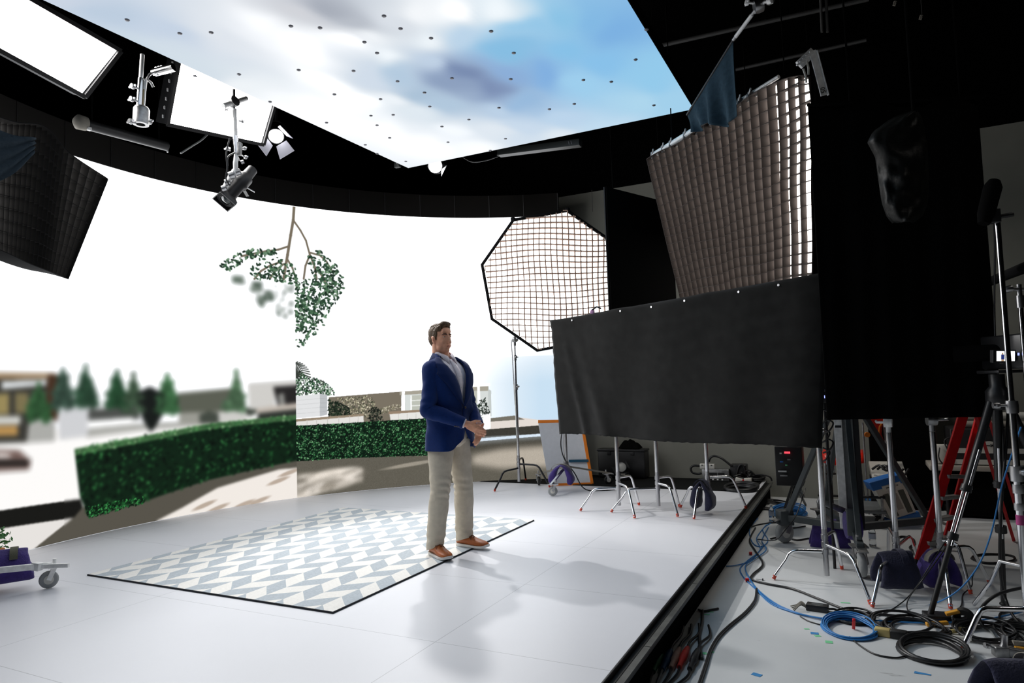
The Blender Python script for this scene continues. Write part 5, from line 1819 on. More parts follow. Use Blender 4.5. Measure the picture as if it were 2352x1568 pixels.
nk = [(HC_ + V((-0.020, 0, -0.035)), 0.062), (HC_ + V((-0.024, 0, -0.10)), 0.060), (V((-0.044, -0.006, 1.61)), 0.061), (V((-0.038, 0, 1.55)), 0.070)]
body.tube([B(*k[0]) for k in nk], [k[1] for k in nk], 24)
tk = [(0.88, 0.12), (0.98, 0.14), (1.12, 0.12), (1.28, 0.13), (1.42, 0.135), (1.50, 0.12), (1.56, 0.07)]
body.loft([[B(-0.005 + math.cos(2 * math.pi * k / 24) * r * 0.78, math.sin(2 * math.pi * k / 24) * r * 1.18, z) for k in range(24)] for z, r in tk])
for keys in (armR, armL):
    pts = [B(*k[0]) for k in keys]
    body.tube(pts, [min(0.05, k[1] * 0.68) for k in keys], 14)
for hp_, kp_, ap_ in ((hipN, kneeN, ankN), (hipF, kneeF, ankF)):
    body.tube([B(*hp_), B(*kp_), B(*(ap_ + V((0, 0, 0.03))))], [0.082, 0.052, 0.040], 16)


def cap(a, c, r0, r1):
    a, c = B(*a), B(*c)
    d = (c - a)
    body.tube([a, a + d * 0.25, a + d * 0.5, a + d * 0.75, c], [r0, lerp(r0, r1, .25), lerp(r0, r1, .5), lerp(r0, r1, .75), r1], 10)
    body.ball(c, r1, 10, 6)
    body.ball(a, r0, 10, 6)


# right hand: laid over the other wrist, back of the hand outwards
Wr = V((0.262, -0.083, 1.058))
K = [V((0.338, -0.040, 1.035)), V((0.345, -0.026, 1.016)), V((0.341, -0.018, 0.996)), V((0.331, -0.016, 0.977))]
cap(V((0.225, -0.108, 1.073)), Wr, 0.030, 0.028)
for i, k in enumerate(K):
    cap(Wr.lerp(k, 0.15) + V((0, 0, 0.008 - 0.006 * i)), k, 0.022, 0.0135)
mid_ = Wr.lerp(K[1], 0.55)
body.ball(B(*mid_), (0.036, 0.020, 0.034), 16, 10, rot=HR)
for i, k in enumerate(K):
    l1, l2, l3 = (0.040, 0.026, 0.020) if i in (1, 2) else (0.036, 0.024, 0.018)
    a = k + V((0.022, 0.034, -0.012)).normalized() * l1
    c = a + V((-0.010, 0.034, -0.016)).normalized() * l2
    e = c + V((-0.030, 0.014, -0.012)).normalized() * l3
    r = (0.0105, 0.0105, 0.010, 0.009)[i]
    cap(k, a, r * 1.08, r)
    cap(a, c, r, r * 0.92)
    cap(c, e, r * 0.92, r * 0.8)
# right thumb leaves the side of the palm, lying across the top
T0_ = Wr.lerp(K[0], 0.35) + V((0, 0, 0.014))
cap(T0_, T0_ + V((0.038, 0.020, 0.016)), 0.0145, 0.0115)
cap(T0_ + V((0.038, 0.020, 0.016)), T0_ + V((0.064, 0.044, 0.012)), 0.0115, 0.0095)
# left hand: hangs below, fingers pointing down and inwards
Wl = V((0.268, 0.062, 1.018))
cap(V((0.225, 0.100, 1.045)), Wl, 0.030, 0.027)
KL = [V((0.312, 0.030, 0.972)), V((0.318, 0.012, 0.966)), V((0.316, -0.006, 0.964)), V((0.306, -0.022, 0.966))]
for i, k in enumerate(KL):
    cap(Wl.lerp(k, 0.12) + V((0, -0.004 * i, 0)), k, 0.021, 0.0128)
body.ball(B(*(Wl.lerp(KL[1], 0.6))), (0.020, 0.036, 0.032), 16, 10, rot=HR)
for i, k in enumerate(KL):
    l1, l2, l3 = (0.036, 0.043, 0.041, 0.032)[i], (0.024, 0.028, 0.026, 0.020)[i], (0.018, 0.021, 0.020, 0.016)[i]
    a = k + V((0.004, -0.016, -0.040)).normalized() * l1
    c = a + V((-0.016, -0.016, -0.036)).normalized() * l2
    e = c + V((-0.030, -0.010, -0.030)).normalized() * l3
    r = (0.0102, 0.0105, 0.010, 0.009)[i]
    cap(k, a, r * 1.05, r)
    cap(a, c, r, r * 0.9)
    cap(c, e, r * 0.9, r * 0.78)
# left thumb tip shows above the right hand
cap(Wl + V((0.02, 0.0, 0.012)), V((0.330, 0.022, 1.034)), 0.0145, 0.0115)
cap(V((0.330, 0.022, 1.034)), V((0.352, 0.016, 1.052)), 0.0112, 0.009)

bo = body.build('body', 'skin', man, angle=180)


def remesh(o, voxel, smooth_it=6, factor=0.5):
    md = o.modifiers.new('r', 'REMESH')
    md.mode = 'VOXEL'
    md.voxel_size = voxel
    md.use_smooth_shade = True
    ms = o.modifiers.new('s', 'SMOOTH')
    ms.factor = factor
    ms.iterations = smooth_it
    bpy.context.view_layer.update()
    me = bpy.data.meshes.new_from_object(o.evaluated_get(bpy.context.evaluated_depsgraph_get()))
    o.modifiers.clear()
    old = o.data
    o.data = me
    me.polygons.foreach_set('use_smooth', [True] * len(me.polygons))
    return o


remesh(bo, 0.0042, 4, 0.45)
# face features
mat('ear_shadow_pink', hexc('#c47a60'), 0.6)
for sg in (1, -1):
    MB().ball(H(-0.004, sg * 0.0855, -0.006), (0.007, 0.002, 0.013), 12, 8, rot=HR).build('ear_shadow', 'ear_shadow_pink', bo)  # darker pink ball painted in for the shadow inside the ear
    ey = MB().ball(H(0.0705, sg * 0.031, 0.012), (0.010, 0.0125, 0.0075), 14, 10, rot=HR).build('eye', 'eye_white', bo)
    MB().ball(H(0.0775, sg * 0.0305, 0.0115), (0.0042, 0.0055, 0.0055), 12, 8, rot=HR).build('iris', 'eye_dark', ey)
    MB().tube([H(0.0765, sg * 0.0185, 0.0165), H(0.0825, sg * 0.029, 0.0205), H(0.077, sg * 0.041, 0.0185), H(0.070, sg * 0.046, 0.012)], [0.0025, 0.0036, 0.0034, 0.002], 8).build('eyelid', 'skin', ey)
    MB().tube([H(0.0855, sg * 0.013, 0.031), H(0.0865, sg * 0.027, 0.0355), H(0.078, sg * 0.043, 0.034), H(0.066, sg * 0.053, 0.027)], [0.0032, 0.0048, 0.0044, 0.002], 8).build('eyebrow', 'brow_brown', bo)
MB().tube(smooth_path([H(0.072, -0.029, -0.0535), H(0.086, -0.014, -0.0600), H(0.0915, 0, -0.0590), H(0.086, 0.014, -0.0600), H(0.072, 0.029, -0.0535)], 4), 0.0030, 8).build('upper_lip', 'lip_pink', bo)
MB().tube(smooth_path([H(0.072, -0.027, -0.0560), H(0.085, -0.013, -0.0690), H(0.089, 0, -0.0715), H(0.085, 0.013, -0.0690), H(0.072, 0.027, -0.0560)], 4), 0.0038, 8).build('lower_lip', 'lip_pink', bo)
MB().tube(smooth_path([H(0.074, -0.022, -0.0605), H(0.0850, -0.012, -0.0640), H(0.0885, 0, -0.0650), H(0.0850, 0.012, -0.0640), H(0.074, 0.022, -0.0605)], 4), 0.0030, 8).build('teeth', 'teeth', bo)

# hair: short sides, brushed-up top
hb_ = MB()


def hh(x, y, z, rx, ry, rz, rot=None):
    hb_.ball(H(x, y, z), (rx, ry, rz), 22, 14, rot=rot or HR)


hh(-0.030, 0, 0.052, 0.090, 0.079, 0.080)
hh(-0.052, 0, 0.010, 0.066, 0.073, 0.080)
hh(0.000, 0, 0.098, 0.078, 0.064, 0.036)
hh(0.040, 0, 0.108, 0.046, 0.055, 0.028)
hh(0.052, -0.012, 0.112, 0.030, 0.036, 0.024)
hh(-0.045, 0, 0.090, 0.058, 0.062, 0.045)
for sg in (1, -1):
    hh(-0.004, sg * 0.064, 0.040, 0.034, 0.0155, 0.042)
    hh(0.010, sg * 0.067, 0.010, 0.008, 0.007, 0.024)
    hh(0.022, sg * 0.052, 0.080, 0.036, 0.021, 0.026)
hr_ = hb_.build('hair', 'hair_brown', man, angle=180)
remesh(hr_, 0.004, 3, 0.5)
# comb the surface: ridges sweeping back from the brow
hm = hr_.data
hm.update()
inv = HR.transposed()
hc_w = H(0, 0, 0) - man.location
for v in hm.vertices:
    q = inv @ (v.co - hc_w)
    ridge = math.sin(q.y * 330 + 3.0 * nz((q.x * 30, q.y * 10, q.z * 30), 1.0, 2)) * 0.0022
    ridge += 0.004 * nz((q.x * 14, q.y * 60, q.z * 14), 1.0, 6)
    top = max(0.0, min(1.0, (q.z - 0.05) / 0.04))
    v.co += v.normal * ridge * (0.3 + 0.9 * top)
    if q.z > 0.09 and q.x > 0.02:
        v.co += (HR @ V((0.006, 0, 0.010))) * min(1, (q.x - 0.02) / 0.03)

# ================================================================== EQUIPMENT BESIDE THE STAGE
FL0 = lambda *p: [at_z(x, y, 0.0) for x, y in p]
g_st = 'stands on the lower floor'
q1 = c_stand('chrome stand on the lower floor holding the end of the black cloth', (-0.275, 5.80), FL0((1777, 1331), (2000, 1390), (1934, 1308)), 0.0, 0.05, [(0.3, 1.15, 0.0205), (1.15, 2.0, 0.016), (2.0, 2.30, 0.013)], g_st)
q2 = c_stand('chrome stand with a navy sandbag folded over its leg, beside the red ladder', (0.205, 5.86), FL0((2004, 1396), (2112, 1296), (2040, 1290)), 0.0, 0.06, [(0.3, 1.13, 0.0205)], g_st)
grip_head(q2, (0.205, 5.86, 1.18), (-1, 0.15, 0), 1.0, 'aluminium')
q3 = c_stand('chrome stand with a bright purple sandbag at its base, behind the black tripod', (0.492, 5.93), FL0((2184, 1400), (2274, 1342), (2230, 1366)), 0.0, 0.06, [(0.3, 1.13, 0.0205)], g_st)
grip_head(q3, (0.492, 5.93, 1.19), (1, 0.2, 0), 1.15, 'steel')

# ---- black drape hanging in front of those stands
D0, D1 = at_d(1883, 700, 4.88), at_d(2281, 700, 4.86)
DTOP = at_d(1890, 232, 4.88).z
dr = thing('black_drape', 'huge black drape hanging from the roof beside the hanging softbox', 'drape', (D0 + D1) / 2)
rows = []
for i in range(61):
    u = i / 60
    p = lerp(D0, D1, u)
    zb_ = lerp(at_d(1905, 963, 4.88).z, at_d(2262, 956, 4.86).z, u)
    row = []
    for j in range(31):
        v = j / 30
        wv = 0.018 * math.sin(u * 40 + 2 * v) * (0.3 + 0.7 * v) + 0.02 * math.sin(u * 13)
        row.append(V((p.x, p.y + wv, lerp(DTOP, zb_, v))))
    rows.append(row)
MB().slab(rows, 0.006).build('drape_sheet', 'drape_black', dr, angle=180)
MB().cyl((D0.x, D0.y, DTOP + 0.012), (D1.x + 0.05, D1.y, DTOP + 0.012), 0.012).build('top_pipe', 'drape_black', dr)
for q in (0.25, 0.9):
    p = lerp(D0, D1, q)
    MB().cyl((p.x, p.y, DTOP), (p.x, p.y, 6.38), 0.008, 6).build('hanging_rope', 'drape_black', dr)

# ---- crumpled black bag hanging in front of the drape
mat('bag_black', (0.005, 0.0055, 0.005), 0.5, bump=0.6, bscale=9, spec=0.22)
BC = at_d(2064, 385, 4.45)
bg = thing('black_bag', 'crumpled black plastic cover bag hanging high in front of the black drape', 'bag', BC)
rings = []
outl = [(255, 2092, 2108), (270, 2050, 2118), (300, 2004, 2126), (325, 1992, 2130), (360, 2010, 2132), (400, 2016, 2134), (440, 2021, 2134), (470, 2026, 2130), (495, 2036, 2120), (510, 2050, 2100)]
for k in range(37):
    yy = lerp(255, 510, k / 36)
    a_, b_ = interp(outl, yy)
    ring = []
    for q in range(40):
        an = 2 * math.pi * q / 40
        ca, sa = math.cos(an), math.sin(an)
        px = (a_ + b_) / 2 + ca * (b_ - a_) / 2
        dd = 4.45 + sa * 0.16
        p = at_d(px, yy, dd)
        p += V((0, 1, 0)) * (0.05 * nz((ca * 1.3, sa * 1.3, k * 0.14), 1.5, 3) + 0.02 * abs(math.sin(an * 4 + k * 0.13)))
        ring.append(p)
    rings.append(ring)
MB().loft(rings).build('cover', 'bag_black', bg, angle=180)
pb = at_d(2098, 262, 4.45)
MB().cyl(pb, (pb.x, pb.y, 6.38), 0.010, 8).build('hanging_rope', 'drape_black', bg)

# ---- crank tower with mast, braces and casters
MX, MY = -0.085, 6.72
tw = thing('crank_tower', 'tall grey lifting mast on a rolling base with angled braces, behind the chrome stands', 'lifting tower', (MX, MY, 0))
ms_ = MB()
ms_.box((MX, MY, 1.55), (0.10, 0.12, 2.65))
ms_.build('mast', 'grey_paint', tw, smooth=False, bevel=0.006)
MB().box((MX - 0.068, MY - 0.03, 1.55), (0.065, 0.10, 2.62)).build('mast_rail', 'aluminium', tw, smooth=False, bevel=0.004)
MB().box((MX + 0.072, MY + 0.0, 1.55), (0.045, 0.10, 2.62)).build('mast_rail', 'dark_metal', tw, smooth=False, bevel=0.004)
MB().box((MX - 0.068, MY - 0.03, 1.12), (0.05, 0.105, 0.02)).build('mast_band', 'dark_metal', tw, smooth=False)
lft_c = at_z(1803, 1246, 0)
frt_c = at_z(1980, 1326, 0)
for k, (e_, nm) in enumerate(((lft_c, 0), (frt_c, 0), (V((0.55, 7.25, 0)), 1), (V((-0.35, 7.6, 0)), 1))):
    c0 = V((MX, MY, 0.24))
    e1 = V((e_.x, e_.y, 0.24))
    lg = MB().bar(c0, e1 + (e1 - c0).normalized() * 0.04, 0.055, 0.06).build('base_arm', 'slate_paint', tw, smooth=False, bevel=0.005)
    caster(lg, (e_.x, e_.y, 0), 0.095, 0.8 + k, 'dull_steel')
    br_ = MB()
    w_ = lerp(e1, c0, 0.06)
    br_.bar(w_ + V((0, 0, 0.03)), V((MX, MY, 0)) + (e1 - c0).normalized() * 0.05 + V((0, 0, 1.42)), 0.042, 0.045)
    br_.build('brace', 'slate_paint', tw, smooth=False, bevel=0.004)
MB().box((lft_c.x + 0.01, lft_c.y, 0.24), (0.13, 0.13, 0.14), (0, 0, 0.5)).build('corner_bracket', 'slate_paint', tw, bevel=0.01)
MB().box((MX + 0.0, MY - 0.30, 0.34), (0.085, 0.05, 0.22)).build('winch_box', 'slate_paint', tw, bevel=0.01)
MB().lathe([(0, -0.06), (0.11, -0.055), (0.13, 0), (0.11, 0.055), (0, 0.06)], (MX, MY - 0.20, 0.30), (1, 0.25, 0), 22).build('winch_drum', 'bag_purple', tw)
MB().bar((MX - 0.06, MY - 0.12, 0.40), (MX - 0.26, MY - 0.22, 0.50), 0.03, 0.05).build('crank_arm', 'dull_steel', tw, bevel=0.004)

# ---- red step ladder
la, lb_ = at_z(2096, 1298, 0), at_z(2062, 1335, 0)
ld = thing('step_ladder', 'red fibreglass step ladder leaning behind the chrome stands and under the black drape', 'ladder', at_z(2120, 1300, 0))
LA = at_z(2108, 1302, 0.03)
rail_top = at_d(2216, 940, 6.05)
LBq = at_d(2160, 1262, 6.05)
rail2_top = at_d(2248, 958, 6.30)
dLA = (LA - EYE).dot(CAM_FWD)
rail_top = at_d(2216, 940, dLA + 0.35)
LB2 = at_z(2165, 1283, 0.03)
rail2_top = at_d(2252, 955, (LB2 - EYE).dot(CAM_FWD) + 0.35)
ext = 0.10
r1a, r1b = LA, rail_top + (rail_top - LA) * ext
r2a, r2b = LB2, rail2_top + (rail2_top - LB2) * ext
for a_, b_ in ((r1a, r1b), (r2a, r2b)):
    side = MB()
    d = (b_ - a_).normalized()
    side.bar(a_, b_, 0.075, 0.028, up=(0.3, -1, 0))
    ob_ = side.build('side_rail', 'red_paint', ld, smooth=False, bevel=0.004)
    MB().bar(a_ - d * 0.03 + V((0, 0, 0.002)), a_ + d * 0.05, 0.085, 0.045, up=(0.3, -1, 0)).build('rubber_foot', 'black_rubber', ob_, bevel=0.005)
for q in (0.22, 0.43, 0.64, 0.85):
    p, c = lerp(r1a, r1b, q * 0.6), lerp(r2a, r2b, q * 0.6)
    MB().bar(p, c, 0.075, 0.03).build('step', 'dull_steel', ld, smooth=False, bevel=0.004)
for a_, sgn in ((r1b, 0.0), (r2b, 0.3)):
    MB().bar(a_, (a_.x + 0.35, a_.y + 0.75 + sgn * 0.3, 0.02), 0.05, 0.025, up=(1, 0, 0)).build('rear_rail', 'red_paint', ld, smooth=False)

# ---- table of flight cases behind the ladder
Yt = 8.6
tL, tR = at_y(2135, 1068, Yt), at_y(2475, 1088, Yt)
tz = tL.z
tb = thing('folding_table', 'long grey folding table behind the red ladder loaded with a black case', 'table', ((tL.x + tR.x) / 2, Yt + 0.35, 0))
mat('table_grey', hexc('#a39c92'), 0.6)
MB().box(((tL.x + tR.x) / 2, Yt + 0.36, tz - 0.028), (tR.x - tL.x, 0.72, 0.055)).build('tabletop', 'table_grey', tb, bevel=0.008)
for x in (tL.x + 0.15, tR.x - 0.15):
    for y in (Yt + 0.1, Yt + 0.62):
        MB().cyl((x, y, 0), (x, y, tz - 0.05), 0.016).build('leg', 'dark_metal', tb)
MB().box(((tL.x + tR.x) / 2, Yt + 0.30, (tz - 0.06) / 2 + 0.01), (tR.x - tL.x - 0.34, 0.30, tz - 0.09)).build('skirt', 'drape_black', tb, smooth=False)
kb0, kb1 = at_y(1996, 1000, 9.05), at_y(2136, 1000, 9.05)
kb = thing('equipment_cabinet', 'tall plain black equipment cabinet standing against the back wall behind the blue fixture', 'cabinet', ((kb0.x + kb1.x) / 2, 9.3, 0))
MB().box(((kb0.x + kb1.x) / 2, 9.3, 0.78), (kb1.x - kb0.x, 0.44, 1.50)).build('cabinet_body', 'drape_black', kb, smooth=False, bevel=0.01)
for q_ in (0.08, 0.92):
    for y_ in (9.14, 9.46):
        MB().box((lerp(kb0.x, kb1.x, q_), y_, 0.015), (0.06, 0.06, 0.03)).build('foot', 'black_rubber', kb, smooth=False)
cs = thing('flight_case', 'black flight case with white edge strips and oval white badge on grey table', 'case', ((tL.x + tR.x) / 2 + 0.1, Yt + 0.4, tz))
z0 = at_y(2250, 1069, Yt + 0.05).z
zt_ = at_y(2250, 985, Yt + 0.05).z
xl, xr = at_y(2186, 1040, Yt + 0.05).x, at_y(2440, 1040, Yt + 0.05).x
MB().box(((xl + xr) / 2, Yt + 0.34, (tz + zt_) / 2 + 0.003), (xr - xl, 0.56, zt_ - tz - 0.006)).build('case_body', 'black_paint', cs, bevel=0.008)
for py in (1035, 1061):
    z = at_y(2250, py, Yt + 0.05).z
    MB().box(((xl + xr) / 2, Yt + 0.052, z), (xr - xl, 0.012, 0.05)).build('edge_strip', 'white_plastic', cs, smooth=False)
bp_ = at_y(2272, 1023, Yt + 0.05)
ovl = MB()
ovl.add([bp_ + V((0.075 * math.cos(a), -0.002, 0.045 * math.sin(a))) for a in np.linspace(0, 2 * math.pi, 28, endpoint=False)], [tuple(range(28))])
ovl.build('badge', 'white_plastic', cs, smooth=False)
mk_ = MB()
mk_.bar(bp_ + V((-0.06, -0.004, 0.002)), bp_ + V((0.012, -0.004, -0.002)), 0.003, 0.009)
mk_.bar(bp_ + V((0.010, -0.004, 0.014)), bp_ + V((0.042, -0.004, -0.014)), 0.003, 0.008)
mk_.bar(bp_ + V((0.012, -0.004, -0.014)), bp_ + V((0.038, -0.004, 0.014)), 0.003, 0.008)
mk_.build('badge_mark', 'black_paint', cs, smooth=False)
for py, col_, nm, lb in ((964, 'white_plastic', 'paper_roll', 'pale paper roll lying on the black flight case, upper of two'), (983, 'table_grey', 'paper_roll', 'beige roll lying on the black flight case, lower of two')):
    a_, c_ = at_y(2212, py + 6, Yt + 0.25), at_y(2420, py + 2, Yt + 0.25)
    rz = zt_ + (0.04 if py > 970 else 0.13)
    tag(MB().cyl((a_.x, Yt + 0.2 + (0.0 if py > 970 else 0.03), rz), (c_.x, Yt + 0.2, rz), 0.036, 16).build(nm, col_), lb, 'paper roll', 'rolls on the flight case')
pb_ = at_y(2163, 1030, Yt + 0.1)
pbx = thing('power_box', 'small white box with looping wires on the grey table beside ladder', 'power box', (pb_.x, Yt + 0.15, tz))
MB().box((pb_.x - 0.0, Yt + 0.15, tz + 0.11), (0.11, 0.10, 0.20)).build('box_body', 'white_plastic', pbx, bevel=0.01)
MB().tube(smooth_path([V((pb_.x - 0.02, Yt + 0.08, tz + 0.18)), V((pb_.x - 0.04, Yt + 0.02, tz + 0.08)), V((pb_.x, Yt + 0.0, tz + 0.02)), V((pb_.x + 0.06, Yt + 0.03, tz + 0.1)), V((pb_.x + 0.03, Yt + 0.08, tz + 0.26)), V((pb_.x + 0.16, Yt + 0.1, tz + 0.30))], 6), 0.007, 6).build('wire', 'cable_black', pbx)

# ---- red chair beyond the mast
CH = at_d(1935, 1150, 8.0)
CHx, CHy = CH.x + 0.03, CH.y
ch = thing('stool', 'red plastic stool with bent grey metal legs behind the grey mast', 'stool', (CHx, CHy, 0))
zs_ = at_d(1930, 1050, 7.8).z
rows = []
for i in range(13):
    u = i / 12
    row = []
    for j in range(9):
        v = j / 8
        e_ = 0.04 * (2 * v - 1) ** 2 + 0.05 * max(0, u - 0.75) * 4 * 0 - 0.10 * max(0, 0.16 - u) / 0.16
        row.append(V((CHx + lerp(-0.21, 0.22, v), CHy + lerp(-0.24, 0.2, u), zs_ + e_)))
    rows.append(row)
MB().slab(rows, 0.012).build('seat', 'red_plastic', ch, angle=180)
for sx in (-1, 1):
    MB().tube(smooth_path([V((CHx + sx * 0.2, CHy - 0.24, 0.012)), V((CHx + sx * 0.18, CHy - 0.2, zs_ - 0.06)), V((CHx + sx * 0.18, CHy - 0.16, zs_ - 0.015)), V((CHx + sx * 0.18, CHy + 0.12, zs_ - 0.015)), V((CHx + sx * 0.18, CHy + 0.2, zs_ - 0.08)), V((CHx + sx * 0.2, CHy + 0.26, 0.012))], 5), 0.012, 8).build('leg', 'dull_steel', ch)
# red seat tilted up under the drape edge
c2 = thing('folded_chair', 'red folding chair with orange piped seat tipped up under the black drape edge', 'chair', at_d(2006, 1010, 7.7) * 1.0)
c2.location.z = 0
Pq = [at_d(1996, 962, 7.7), at_d(2032, 962, 7.7), at_d(2020, 980, 7.7), at_d(2018, 998, 7.7), at_d(2024, 1012, 7.7), at_d(2014, 1004, 7.7), at_d(2004, 984, 7.7)]
pr = MB()
pr.loft([Pq, [p + V((0.03, 0.06, 0)) for p in Pq]], True, True)
pr.build('seat', 'red_plastic', c2, smooth=False)
MB().tube([Pq[1], Pq[2], Pq[3], Pq[4]], 0.010, 8).build('piping', 'orange_edge', c2)
MB().lathe([(0, -.01), (.03, -.01), (.03, .01), (0, .01)], at_d(1992, 998, 7.7), (0.5, -1, 0), 12).build('bumper', 'orange_edge', c2)
a_ = at_d(1984, 1000, 7.7)
MB().cyl((a_.x, a_.y, 0.0), at_d(1981, 970, 7.7), 0.010, 8).build('leg', 'dull_steel', c2)
a_ = at_d(2020, 1000, 7.7)
MB().cyl((a_.x + 0.1, a_.y + 0.1, 0.0), (a_.x + 0.05, a_.y + 0.05, 1.0), 0.010, 8).build('leg', 'dull_steel', c2)

# ---- blue and white light fixture tipped on its side
UX = [at_d(2000, 1112, 7.0), at_d(2072, 1092, 7.0), at_d(2112, 1186, 7.0), at_d(2050, 1205, 7.0)]
fx = thing('flat_light_fixture', 'blue and white flat fixture tipped over behind the chrome stand', 'studio light', (UX[3].x, UX[3].y + 0.1, 0))
nrm_ = (UX[1] - UX[0]).cross(UX[3] - UX[0]).normalized()
if nrm_.dot(EYE - UX[0]) < 0:
    nrm_ = -nrm_


def uq(u, v, d=0.0):
    return lerp(lerp(UX[0], UX[1], u), lerp(UX[3], UX[2], u), v) + nrm_ * d


def uslab(u0, u1, v0, v1, d0, d1, name, m, bev=0.004):
    b_ = MB()
    b_.loft([[uq(u0, v0, d0), uq(u1, v0, d0), uq(u1, v1, d0), uq(u0, v1, d0)], [uq(u0, v0, d1), uq(u1, v0, d1), uq(u1, v1, d1), uq(u0, v1, d1)]], True, True)
    return b_.build(name, m, fx, smooth=False, bevel=bev)


mat('panel_cream', hexc('#d9d6cb'), 0.5)
mat('print_grey', hexc('#55584f'), 0.7)
uslab(0.04, 0.96, 0.06, 0.92, -0.10, 0.0, 'body', 'panel_cream')
uslab(-0.04, 1.04, -0.05, 0.16, -0.12, 0.012, 'end_cap', 'blue_plastic', 0.01)
uslab(-0.04, 1.04, 0.88, 1.06, -0.12, 0.012, 'end_cap', 'blue_plastic', 0.01)
uslab(0.25, 0.85, 0.10, 0.22, 0.008, 0.018, 'name_plate', 'panel_cream')
uslab(0.18, 0.36, 0.30, 0.84, 0.0, 0.004, 'print_band', 'print_grey', 0)
uslab(0.68, 0.86, 0.30, 0.84, 0.0, 0.004, 'print_band', 'print_grey', 0)
uslab(0.42, 0.62, 0.34, 0.72, 0.0, 0.003, 'print_band', 'table_grey', 0)
for u0_, u1_ in ((0.36, 0.50), (0.54, 0.66), (0.69, 0.74)):
    uslab(u0_, u1_, 0.150, 0.172, 0.018, 0.020, 'name_mark', 'print_grey', 0)
# clutter box with cords behind its top
c0 = at_d(2040, 1090, 7.5)
pc_ = thing('cord_crate', 'open white crate full of black cords behind the blue and white fixture', 'crate', (c0.x, c0.y + 0.15, 0))
MB().box((c0.x, c0.y + 0.22, c0.z / 2 - 0.02), (0.36, 0.26, c0.z - 0.04)).build('crate_body', 'dark_metal', pc_, bevel=0.01)
MB().box((c0.x, c0.y + 0.2, c0.z + 0.01), (0.34, 0.3, 0.07), (0.5, 0, 0.1)).build('tray', 'white_plastic', pc_, bevel=0.006)
for k in range(4):
    a = c0 + V((-0.15 + 0.05 * k, 0.06, 0.05))
    MB().tube(smooth_path([a, a + V((0.07, -0.05, 0.05)), a + V((0.13, -0.09, 0.0 - 0.02 * k)), a + V((0.20, -0.06, 0.02))], 5), 0.013, 6).build('cord', 'cable_black', pc_)

# ---- black tripod with video camera
AP = at_d(2292, 905, 4.42)
tp = thing('tripod', 'black video tripod with silver leg locks standing among cables', 'tripod', (AP.x, AP.y, 0))
legs_ = [at_z(2133, 1424, 0), at_z(2306, 1392, 0), V((AP.x + 0.50, AP.y + 0.10, 0))]
MB().lathe([(0, -0.10), (0.05, -0.10), (0.07, -0.04), (0.07, 0.02), (0.045, 0.05), (0.045, 0.13), (0, 0.13)], AP, (0, 0, 1), 18).build('head', 'black_plastic', tp)
for k, e_ in enumerate(legs_):
    t0 = AP + (V((e_.x, e_.y, AP.z)) - AP).normalized() * 0.05 - V((0, 0, 0.05))
    d = (e_ - t0)
    kk = d.normalized()
    sd = frame_of(kk)[0]
    lg = MB()
    lg.cyl(t0, t0 + d * 0.40, 0.026, 12)
    lo = lg.build('leg', 'black_plastic', tp)
    ml = MB()
    for s_ in (-1, 1):
        ml.cyl(t0 + d * 0.22 + sd * 0.022 * s_, t0 + d * 0.66 + sd * 0.020 * s_, 0.009, 10)
    ml.build('middle_tube', 'chrome', lo)
    MB().cyl(t0 + d * 0.60, t0 + d * 0.995, 0.017, 12).build('lower_tube', 'black_paint', lo)
    for q in (0.40, 0.62):
        MB().lathe([(0, -0.025), (0.032, -0.025), (0.034, 0.02), (0, 0.025)], t0 + d * q, kk, 14).build('leg_lock', 'black_plastic', lo)
        knob(lo, t0 + d * q + sd * 0.02, sd * -1 + V((0, -0.5, 0)), 0.016, 0.04, 'steel')
    MB().ball((e_.x, e_.y, 0.016), (0.026, 0.026, 0.015), 12, 8).build('rubber_foot', 'black_rubber', lo)
vc = thing('video_camera', 'black video camera on the tripod with a small glowing monitor on its side', 'camera', AP + V((0, 0, 0.14)))
CB_ = AP + V((0.0, 0.03, 0.27))
MB().box(CB_ + V((0.12, 0.02, 0)), (0.20, 0.36, 0.22), (0, 0, 0.5)).build('camera_body', 'black_plastic', vc, bevel=0.012)
MB().cyl(CB_ + V((0.05, 0.02, 0.0)), CB_ + V((-0.22, 0.05, 0.0)), 0.055, 18).build('lens', 'drape_black', vc)
MB().box(AP + V((0.02, 0.02, 0.145)), (0.16, 0.2, 0.02), (0, 0, 0.5)).build('base_plate', 'dark_metal', vc, bevel=0.004)
mx0 = at_d(2281, 803, 4.25)
mo = [at_d(2281, 804, 4.25), at_d(2334, 803, 4.25), at_d(2334, 832, 4.25), at_d(2281, 833, 4.25)]
mb_ = MB()
mb_.loft([[p - CAM_FWD * 0.0 for p in mo], [p + CAM_FWD * 0.03 for p in mo]], True, True)
mon = mb_.build('monitor', 'black_plastic', vc, smooth=False, bevel=0.003)
emission_mat('mon_white', (0.95, 0.98, 0.97), 1.0)
emission_mat('mon_blue', hexc('#23306a'), 1.0)
emission_mat('mon_tan', hexc('#b99a7a'), 0.8)
emission_mat('led_violet', hexc('#8f9cff'), 1.6)
emission_mat('led_red', hexc('#ff4a5a'), 1.2)


def monrect(x0, y0, x1, y1, m, nm='picture', k=0.001):
    ps = [at_d(x0, y0, 4.25 - k), at_d(x1, y0, 4.25 - k), at_d(x1, y1, 4.25 - k), at_d(x0, y1, 4.25 - k)]
    MB().add(ps, [(0, 1, 2, 3)]).build(nm, m, mon, smooth=False)


